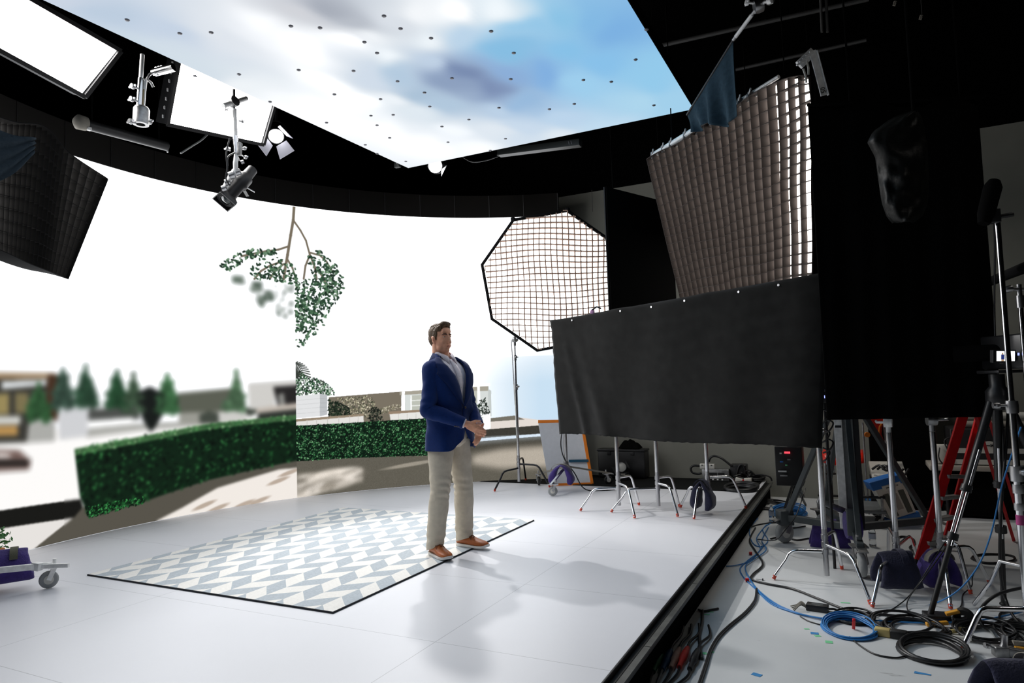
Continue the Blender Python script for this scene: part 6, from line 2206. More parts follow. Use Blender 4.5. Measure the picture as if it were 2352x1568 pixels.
monrect(2289, 806, 2331, 829, 'mon_white')
monrect(2299.5, 814, 2307, 825, 'mon_blue', 'picture_figure', 0.002)
monrect(2301, 810, 2304.5, 814, 'mon_tan', 'picture_head', 0.002)
monrect(2300, 825, 2306, 829, 'mon_tan', 'picture_legs', 0.002)
monrect(2337, 810, 2341.5, 816, 'led_violet', 'indicator_light', 0.012)
MB().bar(at_d(2300, 832, 4.28), CB_ + V((0.05, -0.05, 0.0)), 0.02, 0.02).build('monitor_arm', 'black_plastic', vc)
MB().bar(at_d(2326, 818, 4.30), at_d(2344, 818, 4.30), 0.05, 0.02, up=CAM_FWD).build('side_unit', 'black_plastic', vc)

# ---- tall chrome stand at the edge and its neighbour
bs_top, bs_low = at_d(2291, 508, 3.95), None
PX, PY = bs_top.x, bs_top.y
legE = at_z(2214, 1494, 0)
bigs = thing('combo_stand', 'tall thick chrome stand with silver collars, in front of the tripod', 'light stand', (PX, PY, 0))
for (z0_, z1_, r, nm) in ((0.12, 0.98, 0.0215, 'lower_column'), (0.92, 1.40, 0.0175, 'middle_column'), (1.38, bs_top.z, 0.0145, 'upper_column')):
    MB().cyl((PX, PY, z0_), (PX, PY, z1_), r, 18).build(nm, 'chrome', bigs)
for z, r, h in ((0.985, 0.034, 0.085), (0.90, 0.028, 0.05), (0.80, 0.027, 0.04), (1.36, 0.031, 0.07)):
    c = MB().lathe([(0, -h / 2), (r, -h / 2), (r * 1.05, 0), (r, h / 2), (0, h / 2)], (PX, PY, z), (0, 0, 1), 20).build('collar', 'steel', bigs)
    if z > 0.95:
        knob(c, (PX - 0.02, PY - 0.01, z + 0.01), (-1, -0.2, 0) if z > 1.2 else (1, -0.4, 0), 0.017, 0.075)
MB().cyl((PX, PY, 0.70), (PX, PY, 0.755), 0.0235, 18).build('tape_band', 'pink_tape', bigs)
for k, e_ in enumerate((legE, V((PX + 0.45, PY - 0.15, 0)), V((PX + 0.15, PY + 0.50, 0)))):
    h = 0.235 + 0.05 * k
    d = V((e_.x - PX, e_.y - PY, 0))
    u, r = d.normalized(), d.length
    o = V((PX, PY, 0))
    P = [o + u * 0.02 + V((0, 0, h)), o + u * r * 0.62 + V((0, 0, h)), o + u * r * 0.70 + V((0, 0, h - 0.01)), o + u * r * 0.77 + V((0, 0, h - 0.05)), o + u * r + V((0, 0, 0.02))]
    lg = MB().tube(P, 0.0155, 12).build('leg', 'chrome', bigs)
    MB().tube([P[-1] + (P[-2] - P[-1]).normalized() * 0.02, P[-1] - V((0, 0, 0.012))], [0.0175, 0.016], 12).build('foot_cap', 'red_tip', lg)
hd = MB()
hd.box((PX - 0.01, PY, bs_top.z + 0.03), (0.05, 0.06, 0.08))
hd.cyl((PX - 0.06, PY, bs_top.z + 0.02), (PX + 0.08, PY, bs_top.z + 0.03), 0.013)
hd.build('head_block', 'black_plastic', bigs, bevel=0.005)
lampb = MB()
lampb.lathe([(0, -0.16), (0.03, -0.16), (0.045, -0.1), (0.048, 0.07), (0.03, 0.11), (0, 0.11)], at_d(2274, 455, 3.97), (0.3, 0.2, 1), 18)
lampb.build('top_fitting', 'drape_black', bigs)
s2t = at_d(2341, 664, 4.25)
st2 = thing('light_stand', 'slim chrome stand with a tee handle head beside the tall thick stand', 'light stand', (s2t.x, s2t.y, 0), g_st)
for (z0_, z1_, r) in ((0.05, 1.28, 0.0175), (1.24, s2t.z - 0.02, 0.0135)):
    MB().cyl((s2t.x, s2t.y, z0_), (s2t.x, s2t.y, z1_), r, 16).build('riser', 'chrome', st2)
for z in (1.26, s2t.z - 0.075):
    MB().cyl((s2t.x, s2t.y, z - 0.04), (s2t.x, s2t.y, z + 0.035), 0.022, 16).build('collar', 'steel', st2)
g = MB()
g.cyl(s2t - CAM_RIGHT * 0.055, s2t + CAM_RIGHT * 0.06, 0.012, 10)
g.lathe([(0, -.03), (.022, -.02), (.02, .02), (0, .03)], s2t - CAM_RIGHT * 0.07, -CAM_RIGHT + CAM_DOWN * 0.3, 12)
g.cyl(s2t - V((0, 0, 0.05)), s2t + V((0, 0, 0.03)), 0.014)
g.build('tee_handle', 'steel', st2)
a0_ = math.atan2(s2t.y - PY, s2t.x - PX)
for k in range(3):
    an = a0_ + (k - 1) * 1.15
    u = V((math.cos(an), math.sin(an), 0))
    o = V((s2t.x, s2t.y, 0))
    MB().tube([o + V((0, 0, 0.25 + 0.05 * k)), o + u * 0.25 + V((0, 0, 0.25 + 0.05 * k)), o + u * 0.32 + V((0, 0, 0.2)), o + u * 0.45 + V((0, 0, 0.018))], 0.0125, 10).build('leg', 'chrome', st2)
# dark boom crossing the grey wall
b0, b1 = at_d(2236, 662, 5.2), at_d(2420, 588, 4.6)
bm_ = thing('boom_arm', 'dark boom arm sloping across the grey wall patch beside the black drape', 'boom', b1)
MB().tube([b0, b1], [0.03, 0.045], 12).build('arm', 'softbox_black', bm_)
MB().cyl(b1, (b1.x, b1.y, 0.0), 0.02, 10).build('support_pole', 'dark_metal', bm_)

# ---- equipment rack with indicator lights under the end of the cloth
rk0 = at_d(1812, 1075, 7.0)
rk = thing('equipment_rack', 'dark equipment box on a thin tripod with a glowing red light under the cloth', 'rack', (rk0.x, rk0.y, 0))
MB().box((rk0.x, rk0.y + 0.15, rk0.z + 0.02), (0.26, 0.30, 0.40)).build('rack_body', 'black_paint', rk, bevel=0.01)
MB().box(at_d(1808, 1039, 6.98), (0.055, 0.01, 0.02)).build('indicator_light', 'led_red', rk, smooth=False)
for k, (px, py, w_, m_) in enumerate(((1793, 1041, 0.02, 'white_plastic'), (1797, 1082, 0.08, 'aluminium'), (1800, 1092, 0.07, 'dull_steel'), (1795, 1060, 0.03, 'blue_plastic'), (1812, 1055, 0.03, 'cable_grey'), (1806, 1068, 0.02, 'green_tape'))):
    MB().box(at_d(px, py, 6.98), (w_, 0.01, 0.014)).build('socket', m_, rk, smooth=False)
for e_ in ((1795, 1192), (1850, 1160), (1826, 1140)):
    p = at_z(e_[0], e_[1], 0)
    a_ = V((rk0.x + 0.03, rk0.y + 0.1, rk0.z - 0.15))
    lg = MB()
    lg.cyl(a_, (p.x, p.y, 0.01), 0.014, 10)
    lg.cyl(a_ + V((0.03, 0, 0)), lerp(a_, V((p.x, p.y, 0.01)), 0.6) + V((0.03, 0, 0)), 0.012, 10)
    lg.build('leg', 'dark_metal', rk)
# small box with a violet light in the gap above
vb = at_d(1893, 912, 5.6)
vx = thing('control_box', 'small black control box with a violet light in the gap beside the cloth', 'control box', vb)
MB().box(vb, (0.085, 0.05, 0.09)).build('box_body', 'black_plastic', vx, bevel=0.006)
MB().box(vb + V((0, 0.005, 0.055)), (0.09, 0.05, 0.02)).build('lid', 'grey_paint', vx, bevel=0.003)
MB().box(at_d(1894, 911, 5.56), (0.006, 0.006, 0.022)).build('indicator_light', 'led_violet', vx, smooth=False)
MB().cyl((vb.x, vb.y + 0.05, 0.0), (vb.x, vb.y + 0.05, 2.2), 0.012, 8).build('pole', 'dark_metal', vx)
for k in range(5):
    p = at_d(1890 + (k % 2) * 8, 940 + k * 22, 5.6)
    MB().tube(smooth_path([p, p + V((0.05, -0.03, -0.03)), p + V((0.02, -0.04, -0.09)), p + V((-0.03, 0, -0.12))], 4), 0.007, 6).build('cord', 'cable_black', vx)
for (px, py) in ((1890, 690), (1891, 755), (1893, 772)):
    p = at_d(px, py, 5.5)
    MB().tube([p, at_d(px + 2, py + 14, 5.5), at_d(px + 5, py + 24, 5.5)], 0.006, 6).build('cord', 'white_plastic', vx)

# ---- sandbags on the floor side
gsb = 'sandbags on the stands'
p = at_z(2046, 1283, 0.30)
sandbag('dark navy sandbag folded over the leg of the chrome stand beside the ladder', at_d(2056, 1276, 4.92), (0.95, 0.4), 0.27, 0.20, 0.075, 'bag_navy', 'bag_navy', gsb, 0.032, seed=6)
sandbag('bright purple sandbag with pale strap on the stand behind the tripod', at_d(2152, 1275, 5.0), (0.5, -0.85), 0.20, 0.20, 0.08, 'bag_purple', 'strap_grey', gsb, 0.045, seed=9)
sandbag('purple sandbag hanging in two halves beside the grey lifting mast', at_d(1904, 1203, 6.3), (1, 0.1), 0.32, 0.20, 0.06, 'bag_purple', 'bag_purple', gsb, 0.035, seed=12)
sandbag('large navy sandbag with grey strap and metal eyelet, cut by the picture corner', at_d(2352, 1528, 3.35), (0.90, 0.42), 0.44, 0.26, 0.10, 'bag_navy', 'strap_grey', gsb, 0.035, seed=15)

# ================================================================== OVERHEAD ITEMS
# profile spot hanging below the panel light
sp_px = at_x(519, 458, -5.15)
el = thing('profile_spotlight', 'black profile spotlight with square nose hanging on a silver pole below the panel light', 'studio light', sp_px)
top = at_x(537, 205, -5.05)
bot = at_x(543, 352, -5.05)
MB().tube([top, at_x(537, 262, -5.05), at_x(540, 300, -5.05)], 0.015, 10).build('drop_pole', 'dull_steel', el)
MB().tube([at_x(538, 250, -5.05), at_x(541, 322, -5.05)], 0.021, 10).build('sleeve', 'aluminium', el)
MB().tube([at_x(540, 312, -5.05), bot], 0.026, 12).build('lower_sleeve', 'chrome', el)
MB().box(at_x(549, 342, -5.03), (0.045, 0.05, 0.12), (0, 0.1, 0.4)).build('junction_box', 'dull_steel', el, bevel=0.006)
MB().cyl(at_x(512, 243, -5.05), at_x(566, 226, -5.05), 0.024, 12).build('cross_pipe', 'aluminium', el)
MB().lathe([(0, -.03), (.05, -.03), (.05, .03), (0, .03)], at_x(536, 234, -5.05), (1, 0, .2), 14).build('pipe_clamp', 'dull_steel', el)
for (x, y, dx, dz) in ((523, 253, -1, -0.1), (547, 277, 1, 0.1), (529, 346, -1, 0.2), (553, 340, 1, 0.2), (556, 357, 1, -0.2)):
    knob(el, at_x(x, y, -5.05), (0.2, dx, dz), 0.016, 0.05, 'steel')
sp_d = (sp_px - EYE).dot(CAM_FWD)
d_ = (sp_px - at_d(574, 396, sp_d + 0.24)).normalized()
nose = sp_px
ax1, ax2 = frame_of(d_)
bx = MB()
sq = [(-1, -1), (1, -1), (1, 1), (-1, 1)]
ROT = 0.25
a1_, a2_ = ax1 * math.cos(ROT) + ax2 * math.sin(ROT), ax2 * math.cos(ROT) - ax1 * math.sin(ROT)
rings = []
for hs, dd in ((0.085, 0.0), (0.088, 0.035), (0.080, 0.035), (0.080, 0.010), (0.062, 0.010)):
    rings.append([nose + a1_ * u * hs + a2_ * v * hs + d_ * dd for u, v in sq])
bx.loft([rings[0], rings[1], rings[2], rings[3]], False, True)
bx.loft([[nose + a1_ * u * 0.085 + a2_ * v * 0.085 for u, v in sq], [nose + a1_ * u * 0.04 + a2_ * v * 0.04 - d_ * 0.06 for u, v in sq]], True, True)
bx.build('gel_frame', 'black_paint', el, smooth=False)
for r in (0.074, 0.062, 0.052):
    MB().tube([nose + (a1_ * math.cos(q) + a2_ * math.sin(q)) * r + d_ * 0.014 for q in np.linspace(0, 2 * math.pi, 28, endpoint=False)], 0.0035, 6, closed=True).build('lens_ring', 'dark_metal', el)
mat('lens_glass', (0.02, 0.03, 0.03), 0.05, coat=1.0, spec=0.9)
MB().lathe([(0, 0.028), (0.025, 0.024), (0.048, 0.008)], nose, d_, 24, caps=False).build('lens', 'lens_glass', el)
MB().lathe([(0.05, 0.0), (0.062, -0.02), (0.062, -0.20), (0.075, -0.22), (0.075, -0.33), (0.055, -0.36), (0.05, -0.46), (0, -0.47)], nose, d_, 22, caps=False).build('barrel', 'dark_metal', el)
for q in (0.4, 1.3, 2.2):
    u = ax1 * math.cos(q) + ax2 * math.sin(q)
    MB().bar(nose - d_ * 0.24 + u * 0.07, nose - d_ * 0.24 + u * 0.15, 0.03, 0.006).build('shutter_handle', 'dull_steel', el)
MB().tube(smooth_path([bot, at_x(541, 372, -5.05), at_x(540, 392, -5.08), at_x(528, 410, -5.1), at_x(516, 432, -5.12)], 5), [0.02] * 5 + [0.022] * 5 + [0.03] * 5 + [0.026] * 6, 10).build('articulated_arm', 'aluminium', el)
for (x, y, r) in ((547, 395, 0.03), (533, 402, 0.036), (523, 418, 0.03), (515, 432, 0.028), (545, 365, 0.022), (557, 372, 0.018)):
    MB().lathe([(0, -r * .8), (r, -r * .7), (r, r * .7), (0, r * .8)], at_x(x, y, -5.06), (0.8, 0.5, 0.3), 14).build('joint', 'steel', el)
MB().tube(smooth_path([at_x(528, 318, -5.0), at_x(520, 350, -5.0), at_x(522, 385, -5.0), at_x(519, 410, -5.02), at_x(528, 425, -5.05)], 6), 0.008, 6).build('power_cord', 'cable_black', el)
MB().tube(smooth_path([bot + V((0, -.02, 0)), at_x(524, 360, -5.03), at_x(523, 380, -5.03)], 5), 0.007, 6).build('safety_cord', 'cable_black', el)

# empty drop arm with open socket
da = thing('drop_arm', 'silver telescopic drop arm with open socket hanging between the two white panel lights', 'lighting arm', at_x(322, 280, -5.1))
MB().tube([at_x(327, 125, -5.1), at_x(322, 205, -5.1)], 0.016, 10).build('inner_tube', 'aluminium', da)
MB().tube([at_x(324, 180, -5.1), at_x(319, 250, -5.1)], 0.022, 12).build('outer_tube', 'chrome', da)
MB().tube([at_x(334, 185, -5.1), at_x(331, 212, -5.1), at_x(328, 252, -5.1)], 0.014, 10).build('side_tube', 'aluminium', da)
MB().tube([at_x(329, 205, -5.09), at_x(326, 250, -5.09)], 0.010, 8).build('wood_strip', 'brown_tape', da)
sk = MB()
sk.lathe([(0.035, 0.0), (0.062, 0.0), (0.062, 0.13), (0.05, 0.15), (0, 0.15)], at_x(323, 286, -5.1), V((0.0, 0.06, 1)), 18, caps=False)
sk.build('socket', 'dull_steel', da)
MB().tube([at_x(318, 248, -5.09), at_x(316, 280, -5.09)], 0.016, 10).build('clamp_bar', 'chrome', da)
for (x, y, dx) in ((311, 203, -1), (309, 232, -1), (306, 283, -1), (338, 275, 1)):
    knob(da, at_x(x + 6 * -dx, y, -5.09), (0, dx, 0), 0.020, 0.06, 'steel')
MB().tube(smooth_path([at_x(331, 242, -5.08), at_x(336, 252, -5.07), at_x(333, 262, -5.08), at_x(322, 274, -5.06)], 5), 0.005, 6).build('safety_cord', 'cable_grey', da)
pc_ = thing('pipe_clamp', 'silver pipe end with clamp poking out under the edge of the sky panel', 'clamp', at_x(372, 162, -5.15))
MB().tube([at_x(352, 166, -5.2), at_x(398, 153, -5.0)], 0.030, 12).build('pipe_end', 'chrome', pc_)
MB().tube([at_x(358, 172, -5.2), at_x(402, 160, -5.0)], 0.014, 10).build('lower_rod', 'chrome', pc_)
MB().tube([at_x(352, 165, -5.2), at_x(343, 172, -5.2), at_x(337, 182, -5.2), at_x(347, 190, -5.2), at_x(352, 200, -5.2)], 0.011, 8).build('hook', 'dull_steel', pc_)
for k in range(3):
    p = at_x(360 + k * 6, 164 - k * 1.6, -5.17)
    MB().lathe([(0, -.01), (.038, -.01), (.038, .01), (0, .01)], p, (0.2, 1, 0.1), 14).build('collar', 'steel', pc_)

# dark tube lamp below the panels, with a pale end cap
tl = thing('tube_lamp', 'long dark tube lamp with a pale end cap hung above the curved wall', 'studio light', at_x(285, 312, -5.9))
ta, tb2 = at_x(190, 284, -5.9), at_x(383, 336, -5.9)
MB().cyl(ta, tb2, 0.045, 14).build('tube', 'black_paint', tl)
MB().lathe([(0, -.05), (.06, -.05), (.065, .02), (.03, .05), (0, .05)], at_x(184, 281, -5.9), (ta - tb2), 16).build('end_cap', 'strap_grey', tl)
MB().cyl(at_x(383, 330, -5.9), at_x(385, 350, -5.9), 0.007, 8).build('end_pin', 'aluminium', tl)
MB().box(at_x(205, 296, -5.86), (0.03, 0.03, 0.03)).build('bracket', 'aluminium', tl, bevel=0.004)
for q in (0.1, 0.9):
    p = lerp(ta, tb2, q)
    MB().cyl(p, (p.x, p.y, 6.38), 0.006, 6).build('hanging_rope', 'drape_black', tl)
tag(MB().tube(smooth_path([at_x(479, 306, -5.75), at_x(462, 322, -5.75), at_x(440, 336, -5.75), at_x(415, 352, -5.75)], 6), 0.009, 6).build('cable', 'cable_grey'),
    'grey power cord dropping from the lower edge of the panel light', 'cord')

# long dark fixture along the far edge of the sky panel
lf = thing('linear_fixture', 'long dark linear light fixture mounted along the far edge of the sky panel', 'studio light', at_y(1240, 340, 7.1))
f0, f1_ = at_y(1146, 352, 7.1), at_y(1334, 328, 7.1)
mat('fixture_teal', (0.010, 0.014, 0.014), 0.5)
MB().bar(f0, f1_, 0.10, 0.075).build('housing', 'fixture_teal', lf, smooth=False, bevel=0.006)
MB().bar(f0 - V((0, .05, .03)), f1_ - V((0, .05, .03)), 0.012, 0.018).build('lip', 'fixture_teal', lf, smooth=False)
for k in range(4):
    q_ = f1_ + V((-0.13 + 0.03 * k, -0.048 + 0.0006 * k, 0.0))
    MB().bar(q_ + V((0, 0, 0.028)), q_ + V((0.012, 0, -0.022)), 0.008, 0.006).build('marking_bar', 'eyelet_grey', lf, smooth=False)  # plain bars stand in for an unreadable marking
MB().tube(smooth_path([at_y(1062, 360, 7.0), at_y(1085, 372, 7.0), at_y(1118, 368, 7.0), at_y(1146, 358, 7.05)], 6), 0.006, 6).build('power_cord', 'cable_black', lf)
for q in (0.15, 0.85):
    p = lerp(f0, f1_, q)
    MB().cyl(p, (p.x, p.y, 6.38), 0.008, 6).build('hanging_rod', 'drape_black', lf)
for (px, py, lb_) in ((913, 377, 'small dark junction box at the tip of the sky panel near the round lamp'),):
    p = at_y(px, py, 7.15)
    o_ = thing('junction_box', lb_, 'junction box', p)
    MB().box(p, (0.08, 0.05, 0.09)).build('box_body', 'fixture_teal', o_, bevel=0.006)
    MB().box(p + V((0.01, -0.027, 0.01)), (0.02, 0.004, 0.03)).build('socket', 'eyelet_grey', o_, smooth=False)

# roof pipes over the dark side of the studio
for k, (p0, p1, r, lb_) in enumerate((((1440, 122), (1995, -2), 0.024, 'grey roof pipe crossing behind the flag boom, upper of three'), ((1690, 160), (1990, 92), 0.022, 'grey roof pipe behind the hanging softbox frame, lowest of three'), ((1560, 96), (1760, 48), 0.018, 'thin grey roof pipe beside the edge of the sky panel'))):
    a, c = at_z(p0[0], p0[1], 5.55 + 0.1 * k), at_z(p1[0], p1[1], 5.55 + 0.1 * k)
    dd = (c - a).normalized()
    tag(MB().cyl(a, c, r, 10).build('roof_pipe', 'roof_pipe_grey' if 'roof_pipe_grey' in MATS else mat('roof_pipe_grey', (0.10, 0.10, 0.10), 0.5, 0.5)), lb_, 'pipe', 'roof pipes')
for k, px in enumerate((1884, 1897)):
    a, c = at_d(px, -20, 6.2), at_d(px + 4, 74, 6.2)
    tag(MB().cyl(a, c, 0.012, 8).build('roof_rod', 'roof_pipe_grey'), 'thin vertical roof rod above the end of the hanging softbox', 'rod', 'pair of thin roof rods')
for (px, py, d, lb_) in ((2055, 8, 5.6, 'tiny pale cable tie hanging in the dark roof above the black drape'), (2115, 40, 5.6, 'pale clip hanging in the dark roof above the black bag')):
    p = at_d(px, py, d)
    o_ = thing('roof_clip', lb_, 'clip', p)
    MB().box(p, (0.02, 0.01, 0.035), (0.2, 0.3, 0.4)).build('tab', 'strap_grey', o_)
    MB().cyl(p + V((0.01, 0, 0)), (p.x + 0.01, p.y, 6.38), 0.004, 6).build('cord', 'black_rubber', o_)

# ================================================================== ON THE STAGE
# rolling stand with sandbag in front of the reflector board
RC = V((-3.42, 8.12, 0))
rs = thing('rolling_stand', 'rolling chrome stand on casters with a purple sandbag, in front of the white board', 'light stand', (RC.x, RC.y, STAGE))
colx = at_d(1300, 1060, (V((RC.x, RC.y, STAGE + .3)) - EYE).dot(CAM_FWD))
RC = V((colx.x, colx.y, 0))
rs.location = (RC.x, RC.y, STAGE)
MB().cyl((RC.x, RC.y, STAGE + 0.22), (RC.x, RC.y, 2.0), 0.0225, 14).build('column', 'steel', rs)
MB().cyl((RC.x, RC.y, STAGE + 0.24), (RC.x, RC.y, STAGE + 0.36), 0.033, 14).build('leg_hub', 'dull_steel', rs)
for k, (px, py) in enumerate(((1270, 1139), (1238, 1114), (1398, 1112))):
    p = at_z(px, py, STAGE)
    a = V((RC.x, RC.y, STAGE + 0.30))
    b2 = V((p.x, p.y, STAGE + 0.15))
    if k == 0:
        P = [a, lerp(a, b2, 0.5) + V((0, 0, 0.02)), b2 + V((0, 0, 0.01))]
    else:
        P = [a, b2]
    lg = MB().bar(P[0], P[-1] + (P[-1] - P[0]).normalized() * 0.06, 0.030, 0.022).build('leg', 'strap_grey' if k else 'steel', rs, smooth=False, bevel=0.003)
    caster(lg, p, 0.058, 0.4 + k * 1.7, 'steel', 'grey_rubber' if k == 0 else 'black_rubber')
MB().tube([at_z(1290, 1100, STAGE + 0.2), at_z(1345, 1082, STAGE + 0.2)], 0.012, 8).build('tape_band', 'blue_plastic', rs) if False else None
MB().tube(smooth_path([V((RC.x - 0.02, RC.y - 0.02, 1.0)), V((RC.x - 0.05, RC.y - 0.03, 0.8)), V((RC.x - 0.01, RC.y - 0.03, 0.62)), V((RC.x + 0.14, RC.y - 0.08, 0.45)), V((RC.x + 0.28, RC.y - 0.05, STAGE + 0.02)), V((RC.x + 0.6, RC.y + 0.1, STAGE + 0.012))], 7), 0.007, 6).build('power_cord', 'cable_black', rs)
sandbag('purple sandbag with grey strap on the rolling stand in front of the white board', at_d(1289, 1073, (V((RC.x, RC.y, 0.5)) - EYE).dot(CAM_FWD) - 0.12), (0.3, -0.95), 0.22, 0.20, 0.10, 'bag_purple', 'strap_grey', 'sandbags on the stands', 0.06, seed=21)
# white board with orange edges
bA, bB, bC, bD = at_d(1236, 969, 9.05), at_d(1328, 969, 9.05), at_z(1362, 1114, STAGE + 0.01), at_z(1262, 1117, STAGE + 0.01)
dB = (bC - EYE).dot(CAM_FWD)
bA, bB = at_d(1236, 969, dB + 0.22), at_d(1337, 967, dB + 0.22)
bA, bB, bC, bD = [p_ + V((-0.05, 0.11, 0)) for p_ in (bA, bB, bC, bD)]
wb = thing('reflector_board', 'white board with bright orange edges leaning behind the rolling stand', 'reflector board', (bC + bD) / 2)
n_ = (bB - bA).cross(bD - bA).normalized()
if n_.dot(EYE - bA) < 0:
    n_ = -n_
pan = MB()
pan.loft([[bA, bB, bC, bD], [p - n_ * 0.03 for p in (bA, bB, bC, bD)]], True, True)
pan.build('panel', 'white_board', wb, smooth=False)
for a, c in ((bA, bB), (bB, bC), (bC, bD)):
    MB().bar(a + n_ * 0.002 - n_ * 0.015, c + n_ * 0.002 - n_ * 0.015, 0.040, 0.036, up=n_).build('edge_strip', 'orange_edge', wb, smooth=False, bevel=0.004)
tape_ = MB()
tape_.bar(lerp(bD, bA, 0.36) + n_ * 0.02 + (bC - bD) * 0.55, lerp(bC, bB, 0.36) + n_ * 0.02, 0.035, 0.004, up=n_)
mat('tape_teal', hexc('#16506b'), 0.6)
tape_.build('tape_strip', 'tape_teal', wb, smooth=False)

# black case and a pale faced lamp on the carpet
bc = at_z(1430, 1096, STAGE)
kx0, kx1 = at_y(1374, 1080, 9.25).x, at_y(1482, 1080, 9.25).x
kz = at_y(1430, 1036, 9.25).z
kc = thing('equipment_case', 'black equipment trunk on the black carpet behind the cloth stands', 'trunk', ((kx0 + kx1) / 2, 9.3, STAGE + 0.008))
MB().box(((kx0 + kx1) / 2, 9.36, (kz + STAGE + .016) / 2), (kx1 - kx0, 0.22, kz - STAGE - 0.02)).build('trunk_body', 'black_plastic', kc, bevel=0.012)
MB().box(((kx0 + kx1) / 2, 9.36, kz + 0.012), (kx1 - kx0 + 0.02, 0.235, 0.03)).build('lid', 'black_plastic', kc, bevel=0.008)
for q in (0.25, 0.75):
    MB().box((lerp(kx0, kx1, q), 9.245, kz - 0.03), (0.05, 0.012, 0.05)).build('latch', 'dark_metal', kc, bevel=0.004)
jw = thing('coat', 'dark coat heaped on top of the black equipment trunk', 'coat', ((kx0 + kx1) / 2 + 0.1, 9.36, kz + 0.03))
rings = []
for i in range(13):
    t = i / 12
    x = lerp(kx0 + 0.3, kx1 - 0.08, t)
    h = 0.02 + 0.10 * math.sin(math.pi * t) ** 0.8
    rings.append([V((x, 9.36 + 0.09 * math.cos(a), kz + 0.035 + max(0, math.sin(a)) * h * (1 + 0.4 * nz((t * 6, a, 0), 1, 2)))) for a in np.linspace(0, 2 * math.pi, 18, endpoint=False)])
MB().loft(rings).build('coat_fabric', 'drape_black', jw)
fl = at_y(1427, 1072, 9.05)
fresnel('fresnel_lamp', 'idle lamp with pale round lens resting on the black carpet by the black trunk', fl + V((0.0, 0, 0)), fl + V((0.5, -2.0, 0.1)), 0.066, 0.15, [(0.5, 0.05, 0.07, 0.08, 0.5), (3.6, 0.05, 0.07, 0.08, 0.4)], yoke=False, strength='white_plastic', lit=False)
fz = MB()
fz.box((fl.x, fl.y + 0.06, (fl.z - 0.07 + STAGE + 0.01) / 2 - 0.002), (0.14, 0.12, max(0.02, fl.z - 0.075 - STAGE - 0.012)))
lo_ = [o for o in bpy.data.objects if o.get('label', '').startswith('idle lamp')][0]
fz.build('base_box', 'black_plastic', lo_, bevel=0.006)
lp_ = at_y(1431, 1089, 8.99)
MB().box(lp_, (0.055, 0.008, 0.018)).build('label_plate', 'strap_grey', lo_, smooth=False)
p = at_z(1427, 1100, STAGE + 0.012)
tag(MB().bar(p, p + V((0.075, 0.01, 0)), 0.012, 0.008).build('marker_pen', 'pink_tag'), 'small pink marker lying on the black carpet under the pale round lens', 'pen')

# power distribution box, socket strips and cables along the back wall
px0, px1 = at_y(1612, 1090, 9.25).x, at_y(1674, 1090, 9.25).x
zt_, zb2 = at_y(1640, 1078, 9.25).z, STAGE + 0.01
pw = thing('power_distributor', 'grey metal power distribution box with black socket panel by the white back wall', 'power box', ((px0 + px1) / 2, 9.35, STAGE + 0.008))
MB().box(((px0 + px1) / 2, 9.36, (zt_ + zb2) / 2), (px1 - px0, 0.2, zt_ - zb2)).build('box_body', 'dull_steel', pw, bevel=0.006)
for q0, q1 in ((0.20, 0.56), (0.60, 0.84)):
    MB().box((lerp(px0, px1, (q0 + q1) / 2), 9.256, lerp(zb2, zt_, 0.5)), ((px1 - px0) * (q1 - q0), 0.012, (zt_ - zb2) * 0.46)).build('socket_panel', 'black_plastic', pw, smooth=False)
for k in range(7):
    MB().box((lerp(px0, px1, 0.24 + 0.085 * k), 9.256, lerp(zb2, zt_, 0.14)), (0.02, 0.01, 0.014)).build('plug', 'black_rubber' if k % 2 else 'aluminium', pw, smooth=False)
wst = at_y(1626, 1070, 9.3)
ws = thing('socket_strip', 'white socket strip lying on top of the grey power distribution box', 'power strip', (wst.x, 9.3, zt_ + 0.001))
MB().box((wst.x - 0.01, 9.32, zt_ + 0.034), (0.19, 0.075, 0.062)).build('strip_body', 'white_plastic', ws, bevel=0.006)
for k in range(3):
    MB().box((wst.x - 0.07 + 0.06 * k, 9.281, zt_ + 0.05), (0.022, 0.006, 0.012)).build('outlet', 'black_plastic', ws, smooth=False)
dk = MB()
bx0 = at_y(1646, 1075, 9.45)
blk = thing('dimmer_box', 'black dimmer box behind the grey power distribution box with thick cables', 'power box', (px1 + 0.11, 9.4, STAGE + 0.008))
MB().box((px1 + 0.11, 9.40, (STAGE + 0.01 + zt_ + 0.06) / 2), (0.20, 0.18, zt_ + 0.05 - STAGE)).build('box_body', 'black_plastic', blk, bevel=0.008)
w2 = at_y(1706, 1094, 9.12)
s2_ = thing('socket_strip', 'white socket strip with plugs lying on the black carpet beside the dimmer box', 'power strip', (w2.x, 9.1, STAGE + 0.009))
MB().box((w2.x - 0.05, 9.12, STAGE + 0.045), (0.09, 0.08, 0.066), (0, 0.25, 0.1)).build('strip_body', 'white_plastic', s2_, bevel=0.006)
MB().box((w2.x + 0.06, 9.12, STAGE + 0.052), (0.09, 0.07, 0.062), (0, -0.1, 0.0)).build('strip_end', 'white_plastic', s2_, bevel=0.006)
MB().box(at_y(1707, 1104, 9.05), (0.02, 0.01, 0.035), (0, 0.2, 0)).build('red_tag', 'red_paint', s2_, smooth=False)


def cable(label, pts, r, m, group=None, k=7, cat='cable', name='cable', n=7):
    o = MB().tube(smooth_path(pts, k), r, n).build(name, m)
    return tag(o, label, cat, group)


def Y(x, y, yy=9.3):
    return at_y(x, y, yy)


